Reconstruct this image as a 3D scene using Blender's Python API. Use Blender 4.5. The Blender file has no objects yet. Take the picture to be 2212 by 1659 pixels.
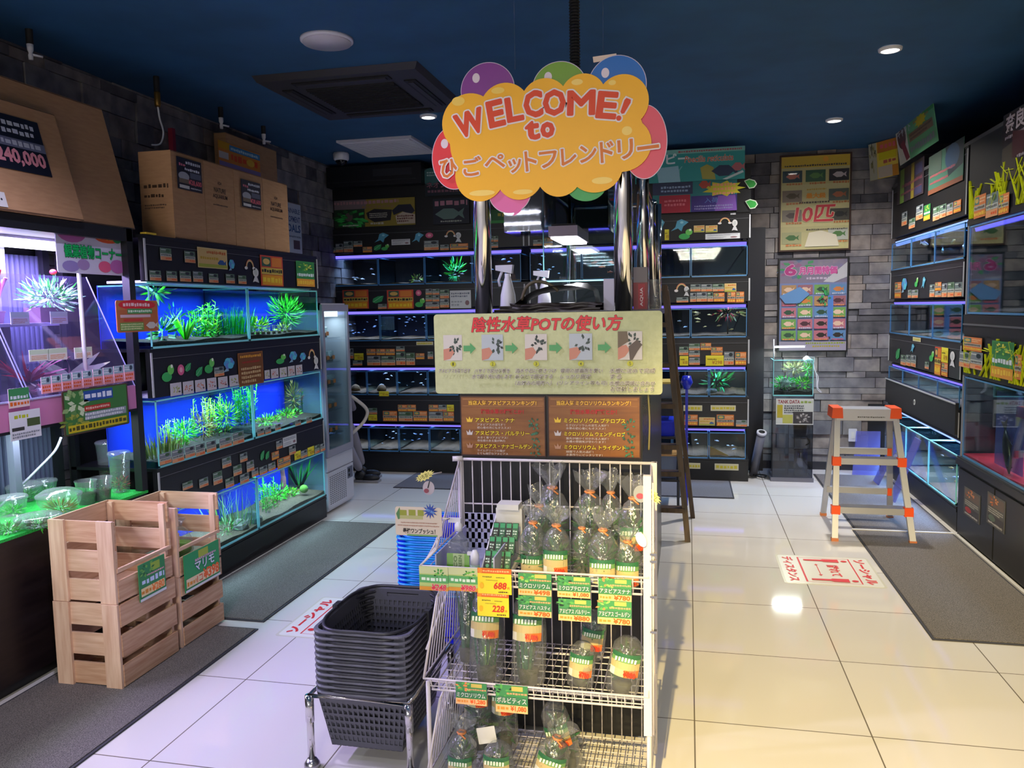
import bpy, math, random
from mathutils import Vector, Matrix
random.seed(11)
S = bpy.context.scene
COL = S.collection
V = Vector

# ------------------------------------------------------------------ camera
PW, PH = 2212, 1659
FPX, YAW, PIT, ROL, EYE = 1715.06, 0.219258, 0.094434, -0.018865, 1.49877
FW = V((-math.sin(YAW)*math.cos(PIT), math.cos(YAW)*math.cos(PIT), -math.sin(PIT)))
_r = V((math.cos(YAW), math.sin(YAW), 0)); _u = _r.cross(FW)
RT = math.cos(ROL)*_r + math.sin(ROL)*_u
UP = -math.sin(ROL)*_r + math.cos(ROL)*_u
EYEP = V((0, 0, EYE))
cd = bpy.data.cameras.new('camera'); cam = bpy.data.objects.new('camera', cd); COL.objects.link(cam)
cd.sensor_fit = 'HORIZONTAL'; cd.sensor_width = 36; cd.lens = 36*FPX/PW; cd.clip_start = .05; cd.clip_end = 80
cam.matrix_world = Matrix(((RT.x, UP.x, -FW.x, 0), (RT.y, UP.y, -FW.y, 0), (RT.z, UP.z, -FW.z, EYE), (0, 0, 0, 1)))
S.camera = cam

def at(px, py, ax, val):
    """the point of the plane x|y|z = val that the photograph shows at this pixel"""
    d = FW + RT*((px-PW/2)/FPX) - UP*((py-PH/2)/FPX)
    return EYEP + d*((val-EYEP[ax])/d[ax])

# ------------------------------------------------------------------ render look, world
S.view_settings.view_transform = 'Standard'; S.view_settings.look = 'None'
S.view_settings.exposure = 0.5; S.view_settings.gamma = 1.0; S.view_settings.use_curve_mapping = False
S.cycles.use_denoising = True
S.cycles.max_bounces = 8; S.cycles.transparent_max_bounces = 40; S.cycles.diffuse_bounces = 3; S.cycles.glossy_bounces = 3
S.cycles.sample_clamp_indirect = 3.0
S.cycles.caustics_reflective = False; S.cycles.caustics_refractive = False
wd = bpy.data.worlds.new('store'); S.world = wd; wd.use_nodes = True
wd.node_tree.nodes['Background'].inputs[0].default_value = (.62, .60, .72, 1)
wd.node_tree.nodes['Background'].inputs[1].default_value = 0.2

# ------------------------------------------------------------------ lamps of the shop
def area(name, loc, sx, sy, power, col, rot=(0, 0, 0), spread=math.pi):
    l = bpy.data.lights.new(name, 'AREA'); l.shape = 'RECTANGLE'; l.size = sx; l.size_y = sy
    l.energy = power; l.color = col; l.spread = spread
    o = bpy.data.objects.new(name, l); o.location = loc; o.rotation_euler = rot; COL.objects.link(o)
    return o
def spot(name, loc, power, col, angle=90, blend=.6, r=.05, target=None):
    l = bpy.data.lights.new(name, 'SPOT'); l.energy = power; l.color = col; l.spot_size = math.radians(angle); l.spot_blend = blend; l.shadow_soft_size = r
    o = bpy.data.objects.new(name, l); o.location = loc; COL.objects.link(o)
    if target: o.rotation_euler = (V(target)-V(loc)).to_track_quat('-Z', 'Y').to_euler()
    return o
# rows of ceiling strip lamps in the shop hall behind the camera (mirrored in the glass)
for k in range(8):
    area('hall_strip_lamp', (.22, -5-1.15*k, 3.0), 1.25, .07, 100, (1, .9, .74))
    area('hall_strip_lamp', (-2.9, -4-1.6*k, 3.0), 1.25, .07, 60, (.86, .86, 1))
# recessed downlights (some stand outside the frame) and an added warm spot
for (x, y, p) in ((-1.747, 5.354, 9), (1.038, 4.673, 9), (1.037, 6.321, 48)):
    spot('downlight_beam', (x, y, 2.80), p*3.2, (1, .95, .9), 150, .9, .04, (x, y, 0))
spot('downlight_beam', (1.0, 2.35, 2.80), 24, (1, .90, .68), 110, .7, .04, (1.1, 2.6, 0))
spot('warm_shadow_spot', (-.25, -1.2, 2.80), 1150, (1, .74, .28), 42, .7, .02, (0.92, 2.62, 0))  # unseen warm spot added to cast the island's shadow edge on the floor
spot('downlight_beam', (-1.75, 2.0, 2.80), 70, (.76, .71, 1), 135, .6, .05, (-1.75, 2.0, 0))
spot('downlight_beam', (-.6, .3, 2.80), 34, (1, .97, .92), 110, .7, .05, (-.55, 1.6, 0))
# aquarium lamps: over the planted racks on the left
for (z, p) in ((1.657, 5.5), (1.081, 6), (.496, 5)):
    for y in (3.9, 4.82):
        area('plant_tank_lamp', (-2.735, y, z), .2, .82, p, (.86, .97, 1), spread=math.radians(105))
area('grow_lamp_light', (-2.93, 2.5, 1.80), .2, 1.5, 60, (.58, .44, 1))
area('turf_lamp_light', (-2.85, 2.55, 1.02), .08, 1.4, 7, (.8, .9, 1))
# over the rear rack and the right rack
for (z, p) in ((2.020, 7), (1.504, 6.5), (.980, 6), (.451, 6)):
    for x in (-2.31, -.43):
        area('rear_tank_lamp', (x, 7.06, z), 1.78, .16, p, (.62, .66, 1), (0, 0, 0), 2.0)
for (z, p) in ((2.006, 9), (1.494, 7), (.966, 5), (.575, 22)):
    area('right_tank_lamp', (1.86, 6.48, z), .16, 1.7, p, (.55, .6, 1), (0, math.radians(12 if z < .7 else 0), 0), 2.0)
area('cabinet_tank_lamp', (2.0, 4.6, 1.93), .2, 1.6, 3, (.6, .5, 1), spread=1.9)
area('cabinet_tank_lamp', (2.0, 4.6, 1.0), .2, 1.6, 6, (.75, .75, 1), spread=1.9)

# ------------------------------------------------------------------ materials
MATS = {}
def lin(h):
    h = h.lstrip('#'); c = [int(h[i:i+2], 16)/255 for i in (0, 2, 4)]
    return tuple(x/12.92 if x <= .04045 else ((x+.055)/1.055)**2.4 for x in c)
def mk(name, col='#808080', rough=.5, metal=0, emit=0, spec=.5, coat=0):
    if name in MATS: return MATS[name]
    m = bpy.data.materials.new(name); m.use_nodes = True
    b = m.node_tree.nodes['Principled BSDF']; c = lin(col)+(1,)
    b.inputs['Base Color'].default_value = c; b.inputs['Roughness'].default_value = rough; b.inputs['Metallic'].default_value = metal
    b.inputs['Specular IOR Level'].default_value = spec; b.inputs['Coat Weight'].default_value = coat
    if emit:
        b.inputs['Emission Color'].default_value = c; b.inputs['Emission Strength'].default_value = emit
    m.diffuse_color = c; MATS[name] = m
    return m
def ink(h, rough=.45):
    return mk('print_'+h.lstrip('#')+('' if rough == .45 else '_%d' % int(rough*100)), h, rough)
def noisy(name, c1, c2, scale=8, rough=.6, bump=.2, stretch=(1, 1, 1), detail=5, metal=0, spec=.5, lo=.35, hi=.65):
    if name in MATS: return MATS[name]
    m = mk(name, c1, rough, metal, 0, spec); nt = m.node_tree; N = nt.nodes; L = nt.links; b = N['Principled BSDF']
    tc = N.new('ShaderNodeTexCoord'); mp = N.new('ShaderNodeMapping'); mp.inputs['Scale'].default_value = stretch
    nz = N.new('ShaderNodeTexNoise'); nz.inputs['Scale'].default_value = scale; nz.inputs['Detail'].default_value = detail
    cr = N.new('ShaderNodeValToRGB'); cr.color_ramp.elements[0].position = lo; cr.color_ramp.elements[1].position = hi
    cr.color_ramp.elements[0].color = lin(c1)+(1,); cr.color_ramp.elements[1].color = lin(c2)+(1,)
    L.new(tc.outputs['Object'], mp.inputs['Vector']); L.new(mp.outputs[0], nz.inputs['Vector']); L.new(nz.outputs['Fac'], cr.inputs[0]); L.new(cr.outputs[0], b.inputs['Base Color'])
    if bump:
        bp = N.new('ShaderNodeBump'); bp.inputs['Strength'].default_value = bump; bp.inputs['Distance'].default_value = .01
        L.new(nz.outputs['Fac'], bp.inputs['Height']); L.new(bp.outputs[0], b.inputs['Normal'])
    return m
def film(name, tint='#ffffff', fres=1.45, rough=.02, add=0, gloss='#ffffff', bump=0, bscale=30, diffuse=0, dcol='#ffffff'):
    """thin clear sheet: fresnel mix of transparent and glossy"""
    if name in MATS: return MATS[name]
    m = mk(name, tint); nt = m.node_tree; N = nt.nodes; L = nt.links
    out = N['Material Output']; N.remove(N['Principled BSDF'])
    t = N.new('ShaderNodeBsdfTransparent'); t.inputs[0].default_value = lin(tint)+(1,)
    g = N.new('ShaderNodeBsdfGlossy'); g.inputs[0].default_value = lin(gloss)+(1,); g.inputs['Roughness'].default_value = rough
    f = N.new('ShaderNodeLayerWeight'); f.inputs['Blend'].default_value = .5
    pw = N.new('ShaderNodeMath'); pw.operation = 'POWER'; pw.inputs[1].default_value = 5
    a = N.new('ShaderNodeMath'); a.operation = 'MULTIPLY_ADD'; a.inputs[1].default_value = .8; a.inputs[2].default_value = ((fres-1)/(fres+1))**2+add; a.use_clamp = True
    L.new(f.outputs['Facing'], pw.inputs[0])
    mx = N.new('ShaderNodeMixShader'); L.new(pw.outputs[0], a.inputs[0]); L.new(a.outputs[0], mx.inputs[0]); L.new(t.outputs[0], mx.inputs[1]); L.new(g.outputs[0], mx.inputs[2])
    last = mx
    if diffuse:
        d = N.new('ShaderNodeBsdfDiffuse'); d.inputs[0].default_value = lin(dcol)+(1,)
        m2 = N.new('ShaderNodeMixShader'); m2.inputs[0].default_value = diffuse
        L.new(mx.outputs[0], m2.inputs[1]); L.new(d.outputs[0], m2.inputs[2]); last = m2
    if bump:
        tc = N.new('ShaderNodeTexCoord'); nz = N.new('ShaderNodeTexNoise'); nz.inputs['Scale'].default_value = bscale; nz.inputs['Detail'].default_value = 3
        bp = N.new('ShaderNodeBump'); bp.inputs['Strength'].default_value = bump; bp.inputs['Distance'].default_value = .02
        L.new(tc.outputs['Object'], nz.inputs['Vector']); L.new(nz.outputs['Fac'], bp.inputs['Height'])
        L.new(bp.outputs[0], g.inputs['Normal']); L.new(bp.outputs[0], f.inputs['Normal'])
    L.new(last.outputs[0], out.inputs[0])
    return m
def glow(name, col, s):
    if name in MATS: return MATS[name]
    m = mk(name, col); nt = m.node_tree; N = nt.nodes
    N.remove(N['Principled BSDF']); e = N.new('ShaderNodeEmission'); e.inputs[0].default_value = lin(col)+(1,); e.inputs[1].default_value = s
    nt.links.new(e.outputs[0], N['Material Output'].inputs[0]); return m

GLASS = film('tank_glass', '#e6f4f6', 1.36)
CLEAR = film('clear_acrylic', '#eef2f6', 1.4, .04, .01)
FROST = film('violet_acrylic', '#c9cdf0', 1.45, .12, .02, diffuse=.22, dcol='#8f8fe0')
BAG = film('plastic_bag', '#eef2f0', 1.5, .16, .04, bump=.9, bscale=26, diffuse=.075, dcol='#d8dce8')
CUP = film('clear_plastic_cup', '#eaf2f2', 1.5, .08, .06, bump=.15, bscale=40, diffuse=.13, dcol='#dfeaf0')
WATER = film('water_surface', '#dff2ff', 1.2, .03, .02, bump=.35, bscale=26)
EDGE = mk('glass_edge_cyan', '#8fe6ee', .25)  # pale cyan stands in for lamp light piped through the glass edges
EDGEB = mk('glass_edge_blue', '#4c86b8', .25)
BLACK = mk('black_panel', '#101216', .42)
BLACKM = mk('black_matt', '#0b0c0f', .7)
CHAR = mk('charcoal_panel', '#1b1d22', .4)
STRIPW = mk('grey_edge_strip', '#b9bcc0', .35)
WHITE = mk('white_paper', '#e8e8e4', .5)
WPLAS = mk('white_plastic', '#dfe0ea', .35)
CREAMW = mk('cream_wire', '#d5cfd0', .32)
CHROME = mk('chrome', '#e6e4e2', .08, 1)
STEEL = mk('brushed_steel', '#b8b8ba', .25, 1)
ALU = mk('aluminium', '#bfc1c6', .35, .6)
ORANGE = mk('orange_plastic', '#f0561c', .4)
CARD = noisy('cardboard', '#b08660', '#ba9068', 14, .75, .03, (1, 1, 6))
WOOD = noisy('pine_wood', '#caa080', '#e4c2a4', 7, .6, .03, (.8, .8, 9), 7, lo=.3, hi=.7)
WOOD2 = noisy('pine_wood_dark', '#b98a68', '#d8b290', 7, .6, .03, (.8, .8, 10), 7, lo=.3, hi=.7)
WOODV = noisy('pine_wood_upright', '#cfa688', '#e8c8aa', 7, .6, .03, (9, 9, .8), 7, lo=.3, hi=.7)
DWOOD = noisy('dark_stained_wood', '#3a2b1c', '#574229', 5, .45, .03, (6, 6, 1))
CABW = noisy('espresso_board', '#1a1216', '#241a1c', 6, .4, .02, (1, 1, 9))
GRAVEL = noisy('tank_gravel', '#30281e', '#6a5a44', 160, .9, .6)
SAND = noisy('tan_sand', '#43301f', '#745536', 120, .9, .4)
SOIL = noisy('dark_aqua_soil', '#16120e', '#3b2f22', 140, .95, .6)
BLUEB = mk('blue_backdrop', '#0630e0', .5)
ROCK = noisy('rock', '#4c4f4a', '#8c8f86', 20, .9, .6)
TURF = noisy('green_turf', '#17a83a', '#35d45a', 220, .9, .5)

# ------------------------------------------------------------------ mesh builder
TXT = {}
def text_geo(s, bold):
    k = (s, bold)
    if k not in TXT:
        c = bpy.data.curves.new('t', 'FONT'); c.body = s; c.size = 1; c.offset = bold; c.dimensions = '2D'; c.fill_mode = 'BOTH'; c.resolution_u = 2
        o = bpy.data.objects.new('t', c); COL.objects.link(o); m = o.to_mesh()
        vs = [(v.co.x, v.co.y) for v in m.vertices]; fs = [tuple(p.vertices) for p in m.polygons]
        o.to_mesh_clear(); bpy.data.objects.remove(o); bpy.data.curves.remove(c)
        TXT[k] = (vs, fs)
    return TXT[k]

class Fr:
    """flat frame: o + u*a + v*b, n points out of the face"""
    def __init__(s, o, u, v):
        s.o = V(o); s.u = V(u).normalized(); s.v = V(v).normalized(); s.n = s.u.cross(s.v)
    def p(s, a, b, d=0): return s.o + s.u*a + s.v*b + s.n*d
def FL(x, y, z): return Fr((x, y, z), (0, 1, 0), (0, 0, 1))     # faces +X
def FB(x, y, z): return Fr((x, y, z), (1, 0, 0), (0, 0, 1))     # faces -Y
def FRt(x, y, z): return Fr((x, y, z), (0, -1, 0), (0, 0, 1))   # faces -X
def FZ(x, y, z): return Fr((x, y, z), (1, 0, 0), (0, 1, 0))     # faces up

class MB:
    def __init__(s): s.v = []; s.f = []; s.m = []; s.mats = []; s.sm = []
    def mi(s, m):
        if m not in s.mats: s.mats.append(m)
        return s.mats.index(m)
    def add(s, vs, fs, m, smooth=False):
        b = len(s.v); s.v += [tuple(p) for p in vs]; i = s.mi(m)
        for f in fs: s.f.append(tuple(b+k for k in f)); s.m.append(i); s.sm.append(smooth)
    def quad(s, a, b, c, d, m): s.add([a, b, c, d], [(0, 1, 2, 3)], m)
    def hexa(s, p, m):   # 8 points: bottom 0-3, top 4-7 counter clockwise
        s.add(p, [(3, 2, 1, 0), (4, 5, 6, 7), (0, 1, 5, 4), (1, 2, 6, 5), (2, 3, 7, 6), (3, 0, 4, 7)], m)
    def box(s, x0, y0, z0, x1, y1, z1, m):
        s.hexa([(x0, y0, z0), (x1, y0, z0), (x1, y1, z0), (x0, y1, z0), (x0, y0, z1), (x1, y0, z1), (x1, y1, z1), (x0, y1, z1)], m)
    def fbox(s, fr, a0, b0, d0, a1, b1, d1, m):
        s.hexa([fr.p(a0, b0, d0), fr.p(a1, b0, d0), fr.p(a1, b1, d0), fr.p(a0, b1, d0), fr.p(a0, b0, d1), fr.p(a1, b0, d1), fr.p(a1, b1, d1), fr.p(a0, b1, d1)], m)
    def bar(s, a, b, w, h, m, up=(0, 0, 1)):
        a = V(a); b = V(b); d = (b-a).normalized(); x = d.cross(V(up))
        if x.length < 1e-4: x = d.cross(V((0, 1, 0)))
        x.normalize(); y = x.cross(d)
        q = [x*(-w/2)-y*(h/2), x*(w/2)-y*(h/2), x*(w/2)+y*(h/2), x*(-w/2)+y*(h/2)]
        s.hexa([a+k for k in q]+[b+k for k in q], m)
    def tube(s, pts, r, m, n=6, closed=False, smooth=True):
        P = [V(p) for p in pts]; N = len(P); rs = r if isinstance(r, (list, tuple)) else [r]*N
        vs = []; x = None
        for i, p in enumerate(P):
            d = (P[(i+1) % N]-P[i-1]) if closed else (P[min(i+1, N-1)]-P[max(i-1, 0)])
            if d.length < 1e-9: d = V((0, 0, 1))
            d.normalize()
            if x is None:
                x = d.cross(V((0, 0, 1)))
                if x.length < 1e-3: x = d.cross(V((0, 1, 0)))
            else:
                x = x - d*x.dot(d)
                if x.length < 1e-6: x = d.orthogonal()
            x.normalize(); y = d.cross(x)
            for k in range(n):
                t = 2*math.pi*k/n; vs.append(p+(x*math.cos(t)+y*math.sin(t))*rs[i])
        fs = []
        for i in range(N if closed else N-1):
            j = (i+1) % N
            for k in range(n): fs.append((i*n+k, i*n+(k+1) % n, j*n+(k+1) % n, j*n+k))
        if not closed: fs += [tuple(range(n-1, -1, -1)), tuple(range((N-1)*n, N*n))]
        s.add(vs, fs, m, smooth)
    def lathe(s, c, prof, m, n=16, jit=0, smooth=True, caps=True, wav=0, wn=9):
        vs = []; c = V(c)
        for (r, z) in prof:
            for k in range(n):
                t = 2*math.pi*k/n; q = r*(1+random.uniform(-jit, jit)+wav*math.sin(wn*t+z*40))
                vs.append(c+V((q*math.cos(t), q*math.sin(t), z)))
        fs = [(i*n+k, i*n+(k+1) % n, (i+1)*n+(k+1) % n, (i+1)*n+k) for i in range(len(prof)-1) for k in range(n)]
        if caps:
            if prof[0][0] > 1e-4: fs.append(tuple(range(n-1, -1, -1)))
            if prof[-1][0] > 1e-4: fs.append(tuple(range((len(prof)-1)*n, len(prof)*n)))
        s.add(vs, fs, m, smooth)
    def ball(s, c, r, m, n=10, k=6):
        rx, ry, rz = r if isinstance(r, (tuple, list)) else (r, r, r); c = V(c); vs = []
        for i in range(k+1):
            a = math.pi*i/k
            for j in range(n):
                t = 2*math.pi*j/n; vs.append(c+V((rx*math.sin(a)*math.cos(t), ry*math.sin(a)*math.sin(t), -rz*math.cos(a))))
        s.add(vs, [(i*n+j, i*n+(j+1) % n, (i+1)*n+(j+1) % n, (i+1)*n+j) for i in range(k) for j in range(n)], m, True)
    def plate(s, fr, poly, d0, d1, m):
        n = len(poly); vs = [fr.p(a, b, d0) for a, b in poly]+[fr.p(a, b, d1) for a, b in poly]
        s.add(vs, [tuple(range(n-1, -1, -1)), tuple(range(n, 2*n))]+[(i, (i+1) % n, n+(i+1) % n, n+i) for i in range(n)], m)
    def flat(s, fr, poly, d, m): s.add([fr.p(a, b, d) for a, b in poly], [tuple(range(len(poly)))], m)
    def swell(s, P, fs, r, fr, d, m):
        """round stroke of radius r along the outline of a glyph"""
        cnt = {}
        for f in fs:
            for i in range(len(f)): cnt.setdefault((min(f[i], f[(i+1) % len(f)]), max(f[i], f[(i+1) % len(f)])), []).append((f[i], f[(i+1) % len(f)]))
        ed = [c[0] for c in cnt.values() if len(c) == 1]; nx = dict(ed)
        vs = []; qs = []
        for (i, j) in ed:
            p, q = V(P[i]), V(P[j])
            if (q-p).length < 1e-7: continue
            n = (q-p).normalized(); n = V((n.y, -n.x))*r      # outwards
            k = len(vs); vs += [p+n, q+n, q, p]; qs.append((k+3, k, k+1, k+2))
            l = nx.get(j)
            if l is None: continue
            e = V(P[l])-q
            if e.length < 1e-7: continue
            m2 = V((e.y, -e.x)).normalized()*r; a0 = math.atan2(n.y, n.x); da = (math.atan2(m2.y, m2.x)-a0+math.pi) % (2*math.pi)-math.pi
            if da <= 1e-3: continue                               # only convex corners need a fan
            st = max(1, int(da/.5)); k = len(vs); vs.append(q)
            for t in range(st+1): vs.append(q+V((math.cos(a0+da*t/st), math.sin(a0+da*t/st)))*r)
            for t in range(st): qs.append((k, k+1+t, k+2+t))
        for g, q in enumerate(qs): s.add([fr.p(vs[k].x, vs[k].y, d+4e-5*(g % 12)) for k in q], [tuple(range(len(q)))], m)
    def text(s, fr, t, x0, y0, x1, y1, d, m, bold=.01, outline=None, ob=.06, rot=0, shear=0, rnd=False):
        vs, fs = text_geo(t, 0 if rnd else bold)
        if not vs: return
        ax = min(p[0] for p in vs); bx = max(p[0] for p in vs); ay = min(p[1] for p in vs); by = max(p[1] for p in vs)
        if bx-ax < 1e-6 or by-ay < 1e-6: return
        cx, cy = (x0+x1)/2, (y0+y1)/2; c_, s_ = math.cos(rot), math.sin(rot)
        def t2(p):
            a = x0+(p[0]-ax)/(bx-ax)*(x1-x0)-cx; b = y0+(p[1]-ay)/(by-ay)*(y1-y0)-cy; a += shear*b
            return (cx+a*c_-b*s_, cy+a*s_+b*c_)
        def tr(p, dd): return fr.p(*t2(p), dd)
        if rnd:     # bold and ob in metres
            P = [t2(p) for p in vs]
            if outline: s.add([fr.p(*p, d) for p in P], fs, outline); s.swell(P, fs, ob, fr, d, outline); d += .0007
            s.add([fr.p(*p, d) for p in P], fs, m); s.swell(P, fs, bold, fr, d, m); return
        if outline:
            v2, f2 = text_geo(t, ob); s.add([tr(p, d) for p in v2], f2, outline)
            d += .0006
        s.add([tr(p, d) for p in vs], fs, m)
    def mesh(s, name, shift=V((0, 0, 0))):
        me = bpy.data.meshes.new(name); me.from_pydata([V(p)-shift for p in s.v], [], s.f)
        for m in s.mats: me.materials.append(m)
        me.polygons.foreach_set('material_index', s.m); me.polygons.foreach_set('use_smooth', s.sm); me.update()
        return me
    def bbox(s):
        a = [min(p[i] for p in s.v) for i in range(3)]; b = [max(p[i] for p in s.v) for i in range(3)]
        return V(a), V(b)

def tag(o, label, cat, group=None):
    o['label'] = label; o['category'] = cat
    if group: o['group'] = group
def thing(name, label, cat, loc=(0, 0, 0), group=None):
    o = bpy.data.objects.new(name, None); COL.objects.link(o); o.location = loc; o.empty_display_size = .05
    tag(o, label, cat, group); return o
def wloc(o):
    p = V((0, 0, 0))
    while o: p += V(o.location); o = o.parent
    return p
def part(mb, name, parent, label=None):      # built in world coordinates
    o = bpy.data.objects.new(name, mb.mesh(name, wloc(parent))); COL.objects.link(o); o.parent = parent
    if label: o['label'] = label
    return o
def single(mb, name, label, cat, group=None):
    a, b = mb.bbox(); c = V(((a.x+b.x)/2, (a.y+b.y)/2, a.z))
    o = bpy.data.objects.new(name, mb.mesh(name, c)); COL.objects.link(o); o.location = c; tag(o, label, cat, group); return o
def struct(mb, name):
    o = bpy.data.objects.new(name, mb.mesh(name)); COL.objects.link(o); o['kind'] = 'structure'; return o
def dup(o, loc, label=None, parent=None, group=None):
    c = o.copy(); COL.objects.link(c)
    if parent: c.parent = parent
    else: c.location = loc
    if label: c['label'] = label
    if group: c['group'] = group
    for ch in list(o.children): dup(ch, None, None, c)
    return c
ORD = 'first second third fourth fifth sixth seventh eighth ninth tenth eleventh twelfth thirteenth fourteenth fifteenth sixteenth seventeenth eighteenth nineteenth twentieth'.split()
def rrect(w, h, r, n=4):
    if r <= 0: return [(0, 0), (w, 0), (w, h), (0, h)]
    out = []
    for (cx, cy, a0) in ((w-r, r, -90), (w-r, h-r, 0), (r, h-r, 90), (r, r, 180)):
        for k in range(n+1):
            a = math.radians(a0+90*k/n); out.append((cx+r*math.cos(a), cy+r*math.sin(a)))
    return out
def circ(cx, cy, rx, ry=None, n=22):
    ry = ry or rx
    return [(cx+rx*math.cos(2*math.pi*k/n), cy+ry*math.sin(2*math.pi*k/n)) for k in range(n)]
def art(mb, fr, w, h, items, d=.002):
    """printed content; x right, y down, both 0..1 of the sheet"""
    for it in items:
        d += .00022; k = it[0]
        if k == 'r': mb.flat(fr, [(it[1]*w, (1-it[4])*h), (it[3]*w, (1-it[4])*h), (it[3]*w, (1-it[2])*h), (it[1]*w, (1-it[2])*h)], d, ink(it[5]))
        elif k == 'e': mb.flat(fr, circ(it[1]*w, (1-it[2])*h, it[3]*w, it[4]*h, 16), d, ink(it[5]))
        elif k == 'p': mb.flat(fr, [(x*w, (1-y)*h) for x, y in it[1]], d, ink(it[2]))
        elif k == 't':
            o = dict(it[7]) if len(it) > 7 else {}
            if 'outline' in o: o['outline'] = ink(o['outline']); d += .0006
            mb.text(fr, it[1], it[2]*w, (1-it[5])*h, it[4]*w, (1-it[3])*h, d, ink(it[6]), **o)
        elif k == 'd':    # rows of small print
            x0, y0, x1, y1, c, rows = it[1:7]; hh = (y1-y0)/rows
            for r in range(rows):
                x = x0; end = x1-(random.uniform(0, .3)*(x1-x0) if r == rows-1 and rows > 1 else 0)
                while x < end:
                    q = random.uniform(.35, .8)*hh*h/w*1.1; q = min(q, end-x)
                    a, b = y0+r*hh+hh*random.uniform(.12, .3), y0+(r+1)*hh-hh*random.uniform(.15, .3)
                    mb.flat(fr, [(x*w, (1-b)*h), ((x+q)*w, (1-b)*h), ((x+q)*w, (1-a)*h), (x*w, (1-a)*h)], d, ink(c))
                    x += q+.22*hh*h/w
        elif k == 'f':    # little fish picture
            cx, cy, L, T, c = it[1:6]
            mb.flat(fr, [((cx+x*L)*w, (1-cy-y*T)*h) for x, y in ((-.5, 0), (-.2, .42), (.15, .4), (.32, .12), (.52, .42), (.46, 0), (.52, -.42), (.32, -.12), (.15, -.4), (-.2, -.42))], d, ink(c))
        elif k == 'l':    # leaf spray picture
            cx, cy, rx, ry, c, n = it[1:7]
            for i in range(n):
                a = random.uniform(0, 6.28); q = random.uniform(.1, .75); px, py = cx+rx*q*math.cos(a), cy+ry*q*math.sin(a)
                a2 = a+random.uniform(-.5, .5); ex, ey = px+rx*.5*math.cos(a2), py+ry*.5*math.sin(a2); sx, sy = -math.sin(a2)*rx*.16, math.cos(a2)*ry*.16
                mb.flat(fr, [(px*w, (1-py)*h), (((px+ex)/2+sx)*w, (1-(py+ey)/2-sy)*h), (ex*w, (1-ey)*h), (((px+ex)/2-sx)*w, (1-(py+ey)/2+sy)*h)], d+.00002*i, ink(random.choice(c)))
    return mb
def sheet_mb(fr, w, h, base, items=(), thick=.002, rad=0):
    mb = MB(); mb.plate(fr, rrect(w, h, rad), 0, thick, ink(base) if isinstance(base, str) else base)
    return art(mb, fr, w, h, items, thick)
def pxrect(ax, val, x0, y0, x1, y1, off=.001):
    """upright rectangle on the plane x|y = val from its photo corners -> frame, width, height"""
    ym, xm = (y0+y1)/2, (x0+x1)/2
    a, b, t, c = at(x0, ym, ax, val), at(x1, ym, ax, val), at(xm, y0, ax, val), at(xm, y1, ax, val)
    if ax == 1: return FB(a.x, val-off, c.z), b.x-a.x, t.z-c.z
    if val < 0: return FL(val+off, a.y, c.z), b.y-a.y, t.z-c.z
    return FRt(val-off, a.y, c.z), a.y-b.y, t.z-c.z
def poster(name, label, cat, ax, val, px, base, items, thick=.003, rad=0, group=None, off=.001):
    fr, w, h = pxrect(ax, val, *px, off)
    return single(sheet_mb(fr, w, h, base, items, thick, rad), name, label, cat, group)
def curve(pts, n=8):
    """smooth polyline through the points"""
    P = [V(p) for p in pts]; out = []
    for i in range(len(P)-1):
        p0, p1, p2, p3 = P[max(i-1, 0)], P[i], P[i+1], P[min(i+2, len(P)-1)]
        for k in range(n):
            t = k/n; out.append(.5*((2*p1)+(p2-p0)*t+(2*p0-5*p1+4*p2-p3)*t*t+(3*p1-p0-3*p2+p3)*t**3))
    return out+[P[-1]]

# ---- leaves
LEAF = {n: mk('leaf_'+n, c, .5) for n, c in dict(bright='#34cc1c', green='#159a2a', dark='#0d5a26', lime='#8cc81e', pale='#86bf86', olive='#6c7a2a', tan='#a08a50', teal='#1f9a80', red='#c8283c', pink='#e08aa0', cream='#dfe6cf', bagdark='#23461f', bagmid='#3f6a2c', emerald='#10d070').items()}
def blade(mb, p, d, L, w, m, bend=.3, seg=3):
    p = V(p); d = V(d).normalized(); sd = d.cross(V((random.uniform(-1, 1), random.uniform(-1, 1), .3)))
    if sd.length < 1e-3: sd = d.orthogonal()
    sd.normalize(); bd = d.cross(sd)*bend; vs = []
    for i in range(seg+1):
        t = i/seg; c = p+d*(L*t)+bd*(L*t*t); ww = w*(.45+.9*t-1.3*t*t) if i < seg else w*.04
        vs += [c-sd*ww, c+sd*ww]
    mb.add(vs, [(2*i, 2*i+1, 2*i+3, 2*i+2) for i in range(seg)], m, True)
def bush(mb, c, r, n, L, w, mats, up=.3):
    c = V(c)
    for i in range(n):
        a = random.uniform(0, 6.283); z = random.uniform(-1, 1); q = random.random()**.45; k = math.sqrt(1-z*z)
        d = V((k*math.cos(a), k*math.sin(a), z)); p = c+V((d.x*r[0]*q, d.y*r[1]*q, d.z*r[2]*q))
        blade(mb, p, d+V((0, 0, up)), L*random.uniform(.6, 1.2), w*random.uniform(.7, 1.2), LEAF[random.choice(mats)], random.uniform(-.4, .5), 2)
def grass(mb, c, r, n, h, w, mats, lean=.3, bend=.3):
    c = V(c)
    for i in range(n):
        a = random.uniform(0, 6.283); q = math.sqrt(random.random()); o = V((r[0]*q*math.cos(a), r[1]*q*math.sin(a), 0))
        blade(mb, c+o, (math.cos(a)*lean*q, math.sin(a)*lean*q, 1), h*random.uniform(.55, 1.1), w, LEAF[random.choice(mats)], random.uniform(-bend, bend), 4)
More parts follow.
